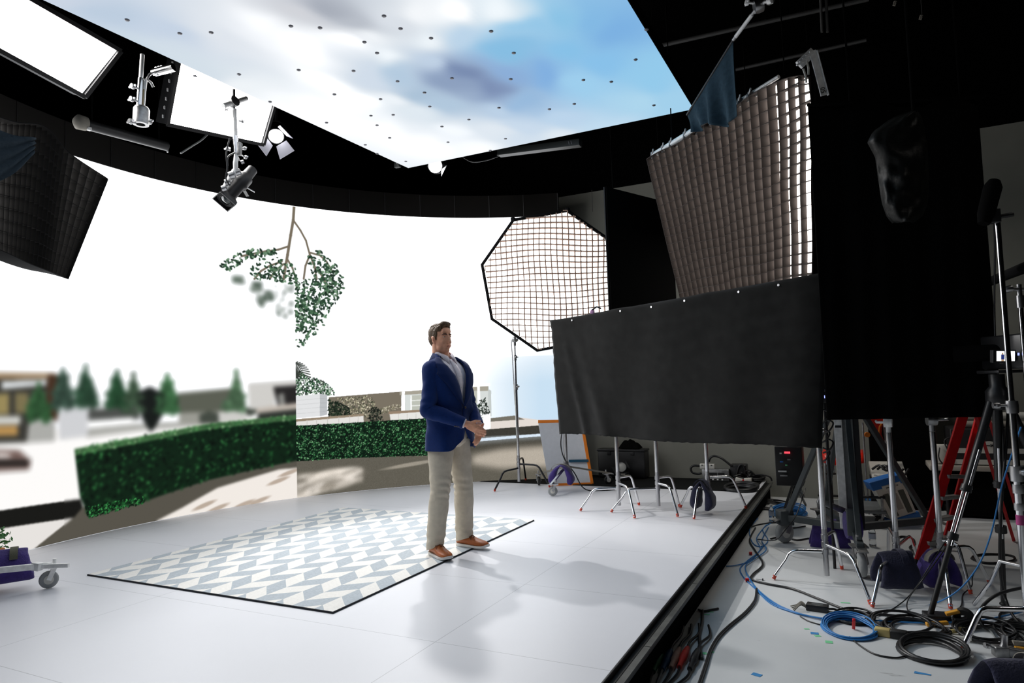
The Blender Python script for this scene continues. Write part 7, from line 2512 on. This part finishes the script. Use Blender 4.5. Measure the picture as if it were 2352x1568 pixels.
gb = 'black cables along the back wall'
cable('thick black cable arching from the white socket strip over the dimmer box', [Y(1628, 1060), Y(1631, 1052), Y(1640, 1047), Y(1655, 1051), Y(1668, 1060), Y(1680, 1070)], 0.015, 'cable_black', gb)
cable('black cable looping out of the left side of the power distribution box'.replace('left ', ''), [Y(1611, 1070), Y(1594, 1069), Y(1587, 1075), Y(1590, 1084), Y(1602, 1088), Y(1611, 1086)], 0.015, 'cable_black', gb)
cable('black cable looping tall behind the white socket strip on the carpet', [Y(1692, 1090), Y(1697, 1072), Y(1703, 1067), Y(1709, 1073), Y(1712, 1088)], 0.013, 'cable_black', gb)
cable('black cable trailing from the socket strip down the white back wall', [Y(1712, 1082), Y(1722, 1080), Y(1735, 1090), Y(1752, 1090), Y(1768, 1095), Y(1773, 1104)], 0.011, 'cable_black', gb)
tg = thing('cable_heap', 'tangle of black plugs and cords beside the dimmer box on the carpet', 'cables', V((Y(1700, 1085).x, 9.3, STAGE + 0.01)))
random.seed(4)
pts = []
for k in range(26):
    pts.append(V((Y(1690 + random.uniform(-8, 40), 1090).x, 9.28 + random.uniform(-0.04, 0.1), STAGE + 0.03 + random.uniform(0, 0.14) * (1 - k / 40))))
MB().tube(smooth_path(pts, 6), 0.011, 6).build('cord', 'cable_black', tg)


def coil(label, c, rx, ry, turns, r, m, group=None, seed=1, h=0.03, ang=0.0, name='cable_coil', wob=0.06, base=0.0):
    rn = random.Random(seed)
    pts = []
    n = 26
    ox = oy = 0
    for t in range(turns):
        k_ = 1 - 0.35 * rn.random()
        ox, oy = rn.uniform(-wob, wob) * rx, rn.uniform(-wob, wob) * ry
        ph = rn.random() * 0.6
        for q in range(n):
            a = 2 * math.pi * q / n
            f = lerp(k_, 1 - 0.3 * rn.random() * 0.2, q / n) * (1 + 0.05 * math.sin(2 * a + ph))
            x, y = math.cos(a) * rx * f + ox, math.sin(a) * ry * f + oy
            z = r + base + h * (t / max(1, turns - 1)) * (0.6 + 0.4 * math.sin(a + ph)) if turns > 1 else r + base
            pts.append(V((c.x + x * math.cos(ang) - y * math.sin(ang), c.y + x * math.sin(ang) + y * math.cos(ang), c.z + max(r + base, z))))
    sm = []
    for i, p in enumerate(pts):
        w = pts[max(0, i - 2):i + 3]
        sm.append(sum(w, V((0, 0, 0))) / len(w))
    o = MB().tube(sm, r, 7).build(name, m)
    return tag(o, label, 'cable', group)


coil('flat coil of black cable lying where the carpet meets the white stage edge', at_z(1702, 1126, STAGE), 0.21, 0.19, 7, 0.016, 'cable_black', None, 5, 0.06)
coil('black cable coil on the carpet against the white back wall', at_z(1730, 1103, STAGE + 0.008), 0.17, 0.12, 5, 0.013, 'cable_black', None, 6, 0.05)

# stand at the border of the picture on the stage, with caster
lc0 = at_z(112, 1351, STAGE)
rs2 = thing('rolling_stand', 'rolling stand leg with a caster wheel reaching onto the stage near the rug', 'light stand', (lc0.x - 0.52, lc0.y - 0.90, STAGE))
a0 = at_d(-140, 1262, 5.6)
a0 = V((lc0.x - 0.52, lc0.y - 0.90, STAGE + 0.22))
a1 = at_d(120, 1297, (lc0 - EYE).dot(CAM_FWD))
a2_ = at_d(158, 1298, (lc0 - EYE).dot(CAM_FWD) - 0.06)
lg = MB().bar(a0, a1, 0.028, 0.042).build('leg', 'aluminium', rs2, smooth=False, bevel=0.004)
MB().bar(a1 - (a1 - a0).normalized() * 0.07, a2_, 0.020, 0.028).build('leg_end', 'aluminium', lg, smooth=False, bevel=0.003)
MB().box(a1 - (a1 - a0).normalized() * 0.09, (0.06, 0.045, 0.055), (0, 0.1, 0.3)).build('bracket', 'aluminium', lg, bevel=0.004)
caster(lg, lc0, 0.062, 1.05, 'aluminium', 'grey_rubber')
MB().cyl((a0.x, a0.y, STAGE + 0.1), (a0.x, a0.y, 3.0), 0.022, 12).build('column', 'steel', rs2)
for k, e_ in enumerate((V((a0.x - 0.5, a0.y - 0.42, STAGE)), V((a0.x + 0.5, a0.y - 0.35, STAGE)))):
    l2 = MB().bar(a0, V((e_.x, e_.y, STAGE + 0.18)), 0.028, 0.042).build('leg', 'strap_grey', rs2, smooth=False)
    caster(l2, e_, 0.062, 1.0 + k, 'aluminium', 'strap_olive')
sandbag('deep purple sandbag with olive strap over the rolling stand leg near the rug', at_d(20, 1272, 4.93), (0.5, 0.87), 0.27, 0.18, 0.075, 'bag_purple', 'strap_olive', 'sandbags on the stands', 0.05, seed=31)
# small plant cut by the picture border
plc = at_d(-14, 1240, 5.55)
pl = thing('potted_plant', 'small leafy plant cut off by the picture border above the purple sandbag', 'plant', (plc.x, plc.y, STAGE))
mat('leaf_green', hexc('#3f7a3c'), 0.6, vary=0.4, scale=30)
lv = MB()
rn = random.Random(3)
for k in range(150):
    a, e_ = rn.uniform(0, 6.28), rn.uniform(-0.8, 1.4)
    r = rn.uniform(0.05, 0.13)
    p = plc + V((math.cos(a) * r * math.cos(e_), math.sin(a) * r * math.cos(e_), math.sin(e_) * r * 0.9))
    u = V((rn.uniform(-1, 1), rn.uniform(-1, 1), rn.uniform(-.6, 1))).normalized() * 0.022
    w_ = u.cross(V((rn.uniform(-1, 1), rn.uniform(-1, 1), rn.uniform(-1, 1)))).normalized() * 0.010
    lv.add([p - u, p + w_, p + u, p - w_], [(0, 1, 2, 3)])
lv.build('foliage', 'leaf_green', pl, smooth=False)
MB().lathe([(0, 0.012), (0.06, 0.012), (0.075, 0.16), (0.06, 0.16), (0, 0.15)], (plc.x, plc.y, STAGE), (0, 0, 1), 18).build('pot', 'orange_edge', pl)
MB().tube([V((plc.x, plc.y, STAGE + 0.14)), plc], 0.008, 6).build('stem', 'brown_tape', pl)

# ================================================================== CABLES AND SMALL THINGS ON THE LOWER FLOOR
G = lambda x, y, z=0.0: at_z(x, y, z)


def floor_path(pp, r):
    return [at_z(p[0], p[1], (p[2] if len(p) > 2 else 0.0) + r) for p in pp]


gbl, gbk = 'blue network cables on the lower floor', 'black cables on the lower floor'
cable('blue cable running from the stage corner past the black adapter to the blue coil', floor_path([(1760, 1205), (1738, 1235), (1746, 1262), (1716, 1288), (1700, 1305), (1708, 1325), (1735, 1352), (1770, 1385), (1820, 1405), (1890, 1420), (1960, 1424)], 0.006), 0.0048, 'cable_blue', gbl)
cable('blue cable twisted beside its twin along the floor seam toward the tripod', floor_path([(1765, 1210), (1750, 1240), (1760, 1262), (1730, 1285), (1712, 1300), (1722, 1330), (1750, 1362), (1800, 1395), (1880, 1418), (2000, 1424), (2130, 1430), (2250, 1424), (2352, 1404)], 0.012), 0.0048, 'cable_blue', gbl)
cable('pale blue cable lifting off the floor up to the tall thick stand', [G(1716, 1318, .008), G(1752, 1368, .008), G(1830, 1408, .008), G(1960, 1424, .012), at_d(2080, 1405, 4.7), at_d(2180, 1370, 4.5), at_d(2240, 1310, 4.4), at_d(2275, 1230, 4.35), at_d(2300, 1120, 4.3), at_d(2325, 1040, 4.25), at_d(2345, 980, 4.2)], 0.0048, 'cable_blue', gbl)
cable('blue cable leaving the twisted bundle toward the stage skirt', floor_path([(1668, 1300), (1690, 1298), (1716, 1290), (1735, 1275), (1752, 1255)], 0.008), 0.0048, 'cable_blue', gbl)
cable('dark blue cable snaking close to the stage corner', floor_path([(1740, 1190), (1722, 1215), (1728, 1245), (1748, 1255), (1764, 1240), (1752, 1215), (1775, 1198)], 0.006), 0.005, 'cable_blue', gbl)
cable('thick black cable winding from the stage skirt round to the yellow plug', floor_path([(1735, 1212), (1722, 1240), (1735, 1265), (1752, 1295), (1730, 1318), (1726, 1330), (1760, 1340), (1820, 1352), (1880, 1375), (1950, 1402), (2000, 1408), (2080, 1416)], 0.009), 0.0085, 'cable_black', gbk)
cable('thick black cable curving along the floor down to the picture bottom edge', floor_path([(1738, 1352), (1734, 1378), (1712, 1406), (1676, 1436), (1650, 1462), (1632, 1492), (1622, 1522), (1612, 1552), (1600, 1585)], 0.010), 0.0095, 'cable_black', gbk)
cable('black cable hugging the stage skirt beside the coloured connectors', floor_path([(1614, 1402), (1612, 1430), (1606, 1460), (1608, 1490), (1612, 1512)], 0.010), 0.0095, 'cable_black', gbk)
cable('short stiff black cable end poking out from under the stage skirt', floor_path([(1604, 1400), (1616, 1403), (1634, 1400), (1650, 1397)], 0.010), 0.0075, 'cable_black', gbk)
cable('thin black cable hanging from the tripod to the cable heap', [at_d(2190, 1230, 4.75), at_d(2160, 1275, 4.65), at_d(2120, 1330, 4.55), at_d(2088, 1372, 4.6), G(2084, 1398, .008), G(2102, 1420, .008), G(2135, 1424, .01)], 0.0042, 'cable_black', gbk)
cable('thin black cable sagging from the tripod leg across the pale floor', [at_d(2172, 1242, 4.75), at_d(2135, 1300, 4.65), at_d(2095, 1360, 4.7), G(2060, 1392, .006), G(2020, 1412, .006), G(1985, 1420, .006)], 0.0038, 'cable_black', gbk)
cable('thin black cable dropping in a wave beside the purple sandbag', [at_d(2260, 1275, 4.8), at_d(2235, 1320, 4.75), at_d(2232, 1345, 4.8), at_d(2212, 1365, 4.8), G(2208, 1390, .006), G(2190, 1408, .006), G(2172, 1420, .006)], 0.0042, 'cable_black', gbk)
cable('thick black cable hanging down beside the tall thick stand to the floor', [at_d(2318, 880, 4.5), at_d(2312, 1010, 4.45), at_d(2300, 1160, 4.4), at_d(2297, 1290, 4.4), at_d(2308, 1370, 4.45), G(2335, 1425, .012), G(2375, 1450, .012)], 0.0095, 'cable_black', gbk)
cable('thin grey cable hanging straight down past the camera monitor', [at_d(2281, 470, 4.2), at_d(2285, 560, 4.4), at_d(2284, 700, 4.55), at_d(2287, 800, 4.5), at_d(2296, 900, 4.5), at_d(2304, 1000, 4.45), at_d(2306, 1120, 4.42)], 0.006, 'cable_black', gbk)
cable('thick black cable arcing up from the heap toward the tall thick stand', [G(2262, 1440, .01), at_d(2250, 1424, 4.1), at_d(2252, 1400, 4.15), at_d(2275, 1375, 4.2), at_d(2310, 1358, 4.2), at_d(2375, 1345, 4.15)], 0.010, 'cable_black', gbk)
cable('black cable crossing under the leg of the tall thick stand', floor_path([(2352, 1432), (2330, 1420), (2300, 1436), (2296, 1415), (2305, 1404), (2330, 1402)], 0.01), 0.0085, 'cable_black', gbk)
cable('grey cable looping over the leg foot of the tall thick stand', floor_path([(2255, 1432), (2275, 1448), (2290, 1470), (2310, 1482)], 0.012), 0.006, 'cable_grey', gbk)
cable('thin black cable drawn from under the blue coil to the large black coil', floor_path([(1952, 1462), (1975, 1482), (2010, 1502), (2055, 1510), (2085, 1505)], 0.006), 0.005, 'cable_black', gbk)
cable('thin black cable from the black adapter to the blue coil', floor_path([(1838, 1415), (1855, 1425), (1880, 1433), (1900, 1437)], 0.005), 0.004, 'cable_black', gbk)
cable('long black cable on the floor running behind the chrome stand feet', floor_path([(1770, 1237), (1800, 1232), (1830, 1240), (1860, 1236), (1900, 1240)], 0.008), 0.008, 'cable_black', gbk)
cable('black cable curling on the shaded floor between the ladder and chrome stand', floor_path([(2055, 1240), (2070, 1232), (2095, 1236), (2100, 1248), (2090, 1258), (2110, 1268), (2140, 1262)], 0.01), 0.010, 'cable_black', gbk)
cable('black cable loop lying on the shaded floor behind the purple sandbag', floor_path([(2232, 1282), (2260, 1292), (2300, 1292), (2330, 1285), (2320, 1275), (2270, 1272), (2240, 1276), (2232, 1282)], 0.01), 0.010, 'cable_black', gbk)
cable('black cable draped from the stage corner behind the caster of the lifting mast', floor_path([(1700, 1222), (1740, 1205), (1790, 1200), (1812, 1212), (1850, 1208)], 0.008), 0.0065, 'cable_black', gbk)
cable('dark cable looping round the caster of the lifting mast', [G(1740, 1238, .006), at_d(1780, 1240, 6.0), at_d(1805, 1215, 6.0), at_d(1830, 1180, 6.1), at_d(1850, 1120, 6.4)], 0.005, 'cable_black', gbk)
coil('bright blue coil of network cable lying on the pale floor beside the yellow plug', at_z(1952, 1446, 0), 0.170, 0.21, 14, 0.0045, 'cable_blue', 'blue cable coils', 11, 0.05, 0.2)
coil('blue cable coil heaped near the lifting mast caster', at_z(1812, 1182, 0), 0.20, 0.20, 10, 0.007, 'cable_blue', 'blue cable coils', 12, 0.10)
coil('small blue cable coil on the floor behind the lifting mast', at_z(1990, 1160, 0), 0.16, 0.14, 6, 0.007, 'cable_blue', 'blue cable coils', 13, 0.06)
coil('large coil of thick black cable on the pale floor, lowest in the cable heap', at_z(2138, 1500, 0), 0.185, 0.20, 5, 0.0105, 'cable_black', 'black cable coils', 14, 0.05, 0.0, wob=0.12)
coil('loose coil of black cable around the black adapter end, behind the blue coil', at_z(1965, 1422, 0), 0.13, 0.14, 4, 0.0065, 'cable_black', 'black cable coils', 15, 0.03)
coil('spread black cable coil under the tripod foot', at_z(2092, 1444, 0), 0.20, 0.17, 6, 0.0085, 'cable_black', 'black cable coils', 16, 0.05, 0.4, wob=0.25)
coil('loose black cable coil behind the leg of the tall thick stand', at_z(2275, 1462, 0), 0.17, 0.16, 6, 0.008, 'cable_black', 'black cable coils', 17, 0.05, 0.2, wob=0.25)
coil('black cable coil beside the picture border under the tall thick stand', at_z(2345, 1462, 0), 0.15, 0.15, 5, 0.008, 'cable_black', 'black cable coils', 18, 0.04, 0.9, wob=0.2)
coil('loose black cable loops on the floor near the stage corner', at_z(1770, 1165, 0), 0.26, 0.24, 5, 0.009, 'cable_black', 'black cable coils', 19, 0.04, 0.5, wob=0.3)
for k, (x, y) in enumerate(((1724, 1270), (1716, 1331))):
    p = at_z(x, y, 0.016)
    tag(MB().tube([p - V((0.012, 0.004, 0)), p + V((0.012, 0.004, 0))], 0.014, 10).build('cable_tie', 'red_paint'), ('red tie round the cable bundle by the stage corner', 'red tie round the pale blue cables on the open floor')[k], 'cable tie', 'red cable ties')
p = at_z(1961, 1432, 0.04)
tag(MB().box(p, (0.018, 0.02, 0.075), (0.5, 0.1, 0)).build('cable_tie', 'red_paint', bevel=0.003), 'red strap holding the bright blue cable coil together', 'cable tie', 'red cable ties')
# adapter
p = at_z(1878, 1402, 0)
ad = thing('power_adapter', 'black power adapter brick with white clips lying on the pale floor', 'power adapter', p)
MB().box(p + V((0, 0, 0.022)), (0.135, 0.07, 0.042), (0, 0, -0.12)).build('brick', 'black_plastic', ad, bevel=0.004)
MB().box(p + V((0, -0.002, 0.0435)), (0.07, 0.035, 0.0015), (0, 0, -0.12)).build('label_plate', 'slate_paint', ad, smooth=False)
for k in range(4):
    a = p + V((-0.07, 0.01 - 0.012 * k, 0.02))
    MB().tube(smooth_path([a, a + V((-0.03, 0.02 - 0.014 * k, 0.02)), a + V((-0.06, 0.01 - 0.02 * k, 0.0)), a + V((-0.10 + 0.01 * k, 0.0 - 0.02 * k, -0.012))], 5), 0.004, 6).build('clip_wire', 'strap_grey', ad)
MB().tube([p + V((0.065, 0, 0.02)), p + V((0.10, 0.01, 0.02)), p + V((0.12, 0.02, 0.01))], 0.007, 8).build('cord', 'cable_black', ad)
# yellow plug
p = at_z(2028, 1460, 0)
yp = thing('power_plug', 'cream power plug on a black cable between the blue and black coils', 'plug', p)
MB().box(p + V((0, 0, 0.024)), (0.085, 0.05, 0.045), (0, 0, -0.15)).build('plug_body', 'cream_plastic', yp, bevel=0.006)
MB().box(p + V((0.085, -0.013, 0.024)), (0.09, 0.055, 0.05), (0, 0, -0.15)).build('plug_grip', 'black_rubber', yp, bevel=0.008)
MB().box(p + V((0.15, -0.03, 0.018)), (0.03, 0.035, 0.03), (0, 0, 0.2)).build('clip', 'clear_plastic', yp, bevel=0.003)
p = at_z(1955, 1404, 0)
tag(MB().box(p + V((0, 0, 0.014)), (0.034, 0.03, 0.026), (0, 0, 0.3)).build('tape_tab', 'brown_tape', bevel=0.003), 'small brown tape tab wrapped on the thick black cable', 'tape')
# black switch box and yellow handled tools
p = at_z(2152, 1424, 0)
bx_ = thing('switch_box', 'flat black box lying on the floor at the tripod foot', 'box', p)
MB().box(p + V((0, 0, 0.022)), (0.14, 0.11, 0.04), (0, 0, 0.2)).build('box_body', 'black_plastic', bx_, bevel=0.005)
p = at_z(2195, 1440, 0)
tb_ = thing('tape_roll', 'black and yellow tape gun lying in the cable heap behind the tall stand leg', 'tape gun', p)
MB().lathe([(0.02, -0.02), (0.055, -0.02), (0.055, 0.02), (0.02, 0.02)], p + V((0.05, 0.03, 0.057)), (0.3, 1, 0.2), 20, caps=False).build('roll', 'black_rubber', tb_)
MB().box(p + V((0.0, 0.02, 0.085)), (0.10, 0.035, 0.02), (0, -0.3, 0.2)).build('guard', 'yellow_plastic', tb_, bevel=0.004)
MB().box(p + V((-0.10, -0.03, 0.02)), (0.13, 0.03, 0.022), (0, -0.08, 0.35)).build('handle', 'yellow_plastic', tb_, bevel=0.006)
MB().box(p + V((0.04, 0.02, 0.03)), (0.10, 0.05, 0.05), (0, 0, 0.2)).build('frame', 'black_plastic', tb_, bevel=0.006)
for k, (x, y, L_, an, m1) in enumerate(((2193, 1449, 0.05, 0.6, 'cream_plastic'), (2206, 1444, 0.05, 0.2, 'cream_plastic'), (2208, 1465, 0.10, -0.05, 'white_plastic'))):
    p = at_z(x, y, 0.018)
    d = V((math.cos(an), math.sin(an), 0)) * L_ / 2
    lb_ = ('cream cable connector lying in the black cable heap under the tape gun', 'cream cable connector beside the round end of the tape gun', 'white tipped connector lying in front of the black cable heap')[k]
    c_ = thing('cable_connector', lb_, 'connector', p)
    MB().tube([p - d, p + d * 0.2, p + d], [0.012, 0.013, 0.010], 10).build('sleeve', m1, c_)
    MB().tube([p - d * 2.2, p - d], [0.006, 0.010], 8).build('boot', 'cable_black', c_)
for k, (x, y) in enumerate(((2340, 1476), (2346, 1490))):
    p = at_z(x, y, 0.02)
    c_ = thing('cable_connector', ('pale connector beside the foot of the tall thick stand', 'amber connector above the large navy sandbag')[k], 'connector', p)
    MB().tube([p - V((0.03, 0.01, 0)), p + V((0.03, 0.0, 0))], [0.016, 0.012], 10).build('sleeve', ('strap_grey', 'yellow_plastic')[k], c_)
    MB().tube([p + V((0.03, 0, 0)), p + V((0.08, 0.01, -0.005))], [0.010, 0.006], 8).build('boot', 'cable_black', c_)
# metal clamp by the corner sandbag
p = at_d(2308, 1502, 3.75)
p.z = max(p.z, 0.06)
gc = thing('beam_clamp', 'silver beam clamp standing on the floor behind the large navy sandbag', 'clamp', (p.x, p.y, 0))
MB().lathe([(0, -0.05), (0.022, -0.05), (0.022, 0.0), (0.016, 0.01), (0.016, 0.06), (0, 0.062)], p, (0.1, 0, 1), 14).build('spigot', 'steel', gc)
MB().box((p.x + 0.05, p.y + 0.02, p.z - 0.04), (0.12, 0.05, 0.05), (0, 0.2, 0.2)).build('jaw', 'dull_steel', gc, bevel=0.006)
MB().box((p.x - 0.02, p.y, 0.03), (0.07, 0.06, 0.056), (0, 0, 0.3)).build('base_block', 'dull_steel', gc, bevel=0.006)
knob(gc, (p.x - 0.04, p.y - 0.01, p.z - 0.02), (-1, -0.3, 0.4), 0.014, 0.06)
# coloured power connectors lying along the skirt
for k, (x, y, m1, nm) in enumerate(((1512, 1516, '#1f5a3a', 'green'), (1533, 1512, '#1d4a78', 'blue'), (1553, 1508, '#b58a76', 'beige'), (1572, 1506, '#d63a30', 'red'), (1592, 1510, '#2b2b2c', 'dark grey'))):
    mat('connector_' + nm.replace(' ', '_'), hexc(m1), 0.42, vary=0.15, scale=40)
    mm = 'connector_' + nm.replace(' ', '_')
    p0, p1 = at_z(x - 12 + (4 if k == 4 else 0), y + 26, 0.02), at_z(x + 8 + (4 if k == 4 else 0), y - 20, 0.022)
    c_ = thing('power_connector', nm + ' power connector lying in the row beside the black stage skirt', 'connector', (p0 + p1) / 2, 'coloured power connectors')
    d = p1 - p0
    MB().tube([p0, p0 + d * 0.30, p0 + d * 0.36, p0 + d * 0.70, p0 + d * 0.90, p1], [0.014, 0.015, 0.021, 0.021, 0.016, 0.010], 14).build('boot', mm, c_)
    MB().tube(smooth_path([p1 - d * 0.05, p1 + d * 0.35 + V((0.00, 0, 0)), p1 + d * 0.8 + V((0.01 + 0.004 * k, 0.03, -0.008)), p1 + d * 1.1 + V((-0.004 * (k - 2), 0.1, -0.006))], 5), 0.008, 7).build('tail_cable', 'cable_black', c_)
    MB().tube(smooth_path([p0 + d * 0.05, p0 - d * 0.3 + V((0, 0, -0.006)), p0 - d * 0.9 + V((-0.02 * (k - 1), 0, -0.012)), p0 - d * 1.5 + V((-0.04 * (k - 1), -0.02, -0.012))], 5), 0.007, 7).build('lead_cable', 'cable_black' if k != 1 else 'cable_grey', c_)
# water bottles
def bottle(label, p, h, tilt=(0, 0, 0), group='clear water bottles'):
    t = thing('water_bottle', label, 'bottle', p, group)
    r = h * 0.155
    MB().lathe([(0, 0.002), (r * 0.8, 0.002), (r, h * 0.03), (r, h * 0.2), (r * 0.93, h * 0.23), (r, h * 0.26), (r * 0.93, h * 0.32), (r, h * 0.36), (r, h * 0.62), (r * 0.85, h * 0.72), (r * 0.42, h * 0.86), (r * 0.42, h * 0.92)], p, V((tilt[0], tilt[1], 1)), 18, caps=False).build('bottle_body', 'clear_plastic', t)
    MB().lathe([(0, h * 0.90), (r * 0.48, h * 0.90), (r * 0.48, h), (0, h)], p, V((tilt[0], tilt[1], 1)), 14).build('cap', 'white_plastic', t)
    MB().lathe([(r * 1.01, h * 0.36), (r * 1.01, h * 0.60)], p, V((tilt[0], tilt[1], 1)), 18, caps=False).build('label_band', 'bottle_label', t)
    return t


mat('bottle_label', hexc('#c9d3e6'), 0.5)
bottle('clear water bottle standing on the floor beside the lifting mast winch', at_z(2005, 1255, 0), 0.20)
bottle('clear water bottle on the floor behind the mast caster near the blue coil', at_z(1773, 1198, 0), 0.19)
bt = at_d(1908, 1086, 6.9)
bs_ = thing('bottle_holder', 'thin black stand holding a water bottle beside the red stool', 'stand', (bt.x, bt.y, 0))
MB().cyl((bt.x, bt.y, 0), (bt.x, bt.y, bt.z - 0.008), 0.012, 8).build('post', 'dark_metal', bs_)
MB().cyl((bt.x, bt.y, bt.z - 0.012), (bt.x, bt.y, bt.z), 0.05, 14).build('tray', 'dark_metal', bs_)
bottle('clear water bottle raised on a thin black stand beside the red stool', bt, 0.24)
# low grey platform bars behind the mast
p0, p1 = at_z(1880, 1170, 0.16), at_z(2034, 1168, 0.16)
cart = thing('flat_cart', 'low flat cart with tubular rails behind the lifting mast', 'cart', (lerp(p0, p1, 0.5).x, p0.y + 0.3, 0))
MB().box(((p0.x + p1.x) / 2, p0.y + 0.35, 0.15), (p1.x - p0.x, 0.6, 0.03)).build('cart_bed', 'grey_paint', cart, bevel=0.006)
for q in (0.05, 0.5, 0.95):
    x = lerp(p0.x, p1.x, q)
    MB().cyl((x, p0.y + 0.07, 0.10), (x, p0.y + 0.07, 0.30), 0.014, 10).build('rail_post', 'dull_steel', cart)
MB().cyl((p0.x, p0.y + 0.07, 0.30), (p1.x, p0.y + 0.07, 0.30), 0.014, 10).build('rail', 'dark_metal', cart)
for q in (0.1, 0.9):
    for yy in (0.12, 0.55):
        caster(cart, (lerp(p0.x, p1.x, q), p0.y + yy, 0), 0.05, 0.5, 'dull_steel', 'black_rubber')
# pieces of tape on the floor
for k, (x, y, w_, h_, an, m1, lb_) in enumerate(((1871, 1454, .045, .035, 0.1, 'blue_tape', 'blue tape piece on pale floor, beside green tape scraps'), (1878, 1460, .035, .025, 0.5, 'green_tape', 'green tape scrap touching the blue piece'), (1904, 1474, .04, .04, 0.1, 'green_tape', 'square green tape scrap nearest the bright blue coil'),
                                                   (1853, 1444, .03, .018, 0.3, 'green_tape', 'faint green tape scrap beyond the blue piece'), (1738, 1549, .05, .035, -0.3, 'blue_tape', 'blue tape piece alone on the open pale floor'), (2119, 1547, .075, .03, -0.2, 'blue_tape', 'torn blue tape strip below the large black coil'),
                                                   (1630, 1405, .05, .016, 0.2, 'green_tape', 'green tape streak by the short cable end'), (1622, 1411, .045, .014, 0.2, 'green_tape', 'green tape streak close to the black stage skirt'), (1617, 1500, .03, .03, 0.2, 'green_tape', 'green tape scrap beside the dark grey connector'), (1634, 1497, .03, .016, 0.4, 'green_tape', 'green tape scrap under the thick black cable'), (1942, 1384, .06, .02, 0.2, 'green_tape', 'pale green tape strip near the chrome stand foot'))):
    p = at_z(x, y, 0.0008)
    c, s = math.cos(an), math.sin(an)
    q = [V((p.x + u * w_ / 2 * c - v * h_ / 2 * s, p.y + u * w_ / 2 * s + v * h_ / 2 * c, 0.0008)) for u, v in ((-1, -1), (1, -1 + 0.3 * (k == 5) * 3), (1, 1), (-1, 1))]
    b_ = MB()
    b_.loft([q, [v + V((0, 0, 0.0008)) for v in q]], True, True)
    tag(b_.build('floor_tape', m1, smooth=False), lb_, 'tape', 'tape pieces on the floor')
p = at_z(1752, 1331, 0.006)
sc = thing('screw', 'tiny dark screw lying alone on the pale floor near the red cable tie', 'screw', p)
MB().cyl(p - V((0.05, 0, 0)), p, 0.002, 6).build('shaft', 'dull_steel', sc)
MB().lathe([(0, -.004), (.010, -.004), (.010, .004), (0, .004)], p, (1, 0, 0), 10).build('cap', 'dark_metal', sc)

# ---- two added fill lights, unseen fixtures put in to brighten the equipment area
emission_mat('fill_glow', (1.0, 0.95, 0.88), 1.0)
for k, (x, y, z, e_, lb_) in enumerate(((-0.62, 8.45, 3.4, 20, 'added fill light hanging unseen behind the brown honeycomb softbox by the back wall'), (2.6, 4.6, 5.4, 6, 'added fill light out of view over the lower floor beside the tripod'))):
    wl = thing('fill_light', lb_, 'fill light', (x, y, z))
    MB().box((x, y, z + 0.05), (0.9, 0.25, 0.08)).build('housing', 'black_paint', wl, bevel=0.01)
    MB().box((x, y, z + 0.004), (0.84, 0.2, 0.01)).build('glowing_face', 'fill_glow', wl, smooth=False)
    for s_ in (-0.35, 0.35):
        MB().cyl((x + s_, y, z + 0.09), (x + s_, y, 6.39), 0.006, 6).build('hanging_rod', 'drape_black', wl)
    l = bpy.data.lights.new('fill_lamp', 'AREA')
    l.shape = 'RECTANGLE'
    l.size, l.size_y = 0.84, 0.2
    l.energy = e_
    l.color = (1.0, 0.95, 0.88)
    o = bpy.data.objects.new('fill_lamp', l)
    COL.objects.link(o)
    o.location = (x, y, z - 0.02)

# ================================================================== CAMERA, WORLD, RENDER LOOK
cd = bpy.data.cameras.new('camera')
cd.sensor_fit = 'HORIZONTAL'
cd.sensor_width = 36.0
cd.lens = 24.0
cd.clip_start = 0.05
cd.clip_end = 100
co = bpy.data.objects.new('camera', cd)
COL.objects.link(co)
rm = Matrix((CAM_RIGHT, -CAM_DOWN, -CAM_FWD)).transposed().to_4x4()
co.matrix_world = Matrix.Translation(EYE) @ rm
SC.camera = co
w = bpy.data.worlds.new('studio_dark')
w.use_nodes = True
w.node_tree.nodes['Background'].inputs['Color'].default_value = (0.0, 0.0, 0.0, 1)
w.node_tree.nodes['Background'].inputs['Strength'].default_value = 0.0
SC.world = w
SC.view_settings.view_transform = 'Standard'
SC.view_settings.look = 'None'
SC.view_settings.exposure = 0.25
SC.view_settings.gamma = 1.0
SC.view_settings.use_curve_mapping = False
SC.cycles.use_denoising = True
SC.cycles.max_bounces = 8
SC.cycles.diffuse_bounces = 4
SC.cycles.glossy_bounces = 4
SC.cycles.transmission_bounces = 6
SC.cycles.sample_clamp_indirect = 6.0
SC.cycles.use_light_tree = True
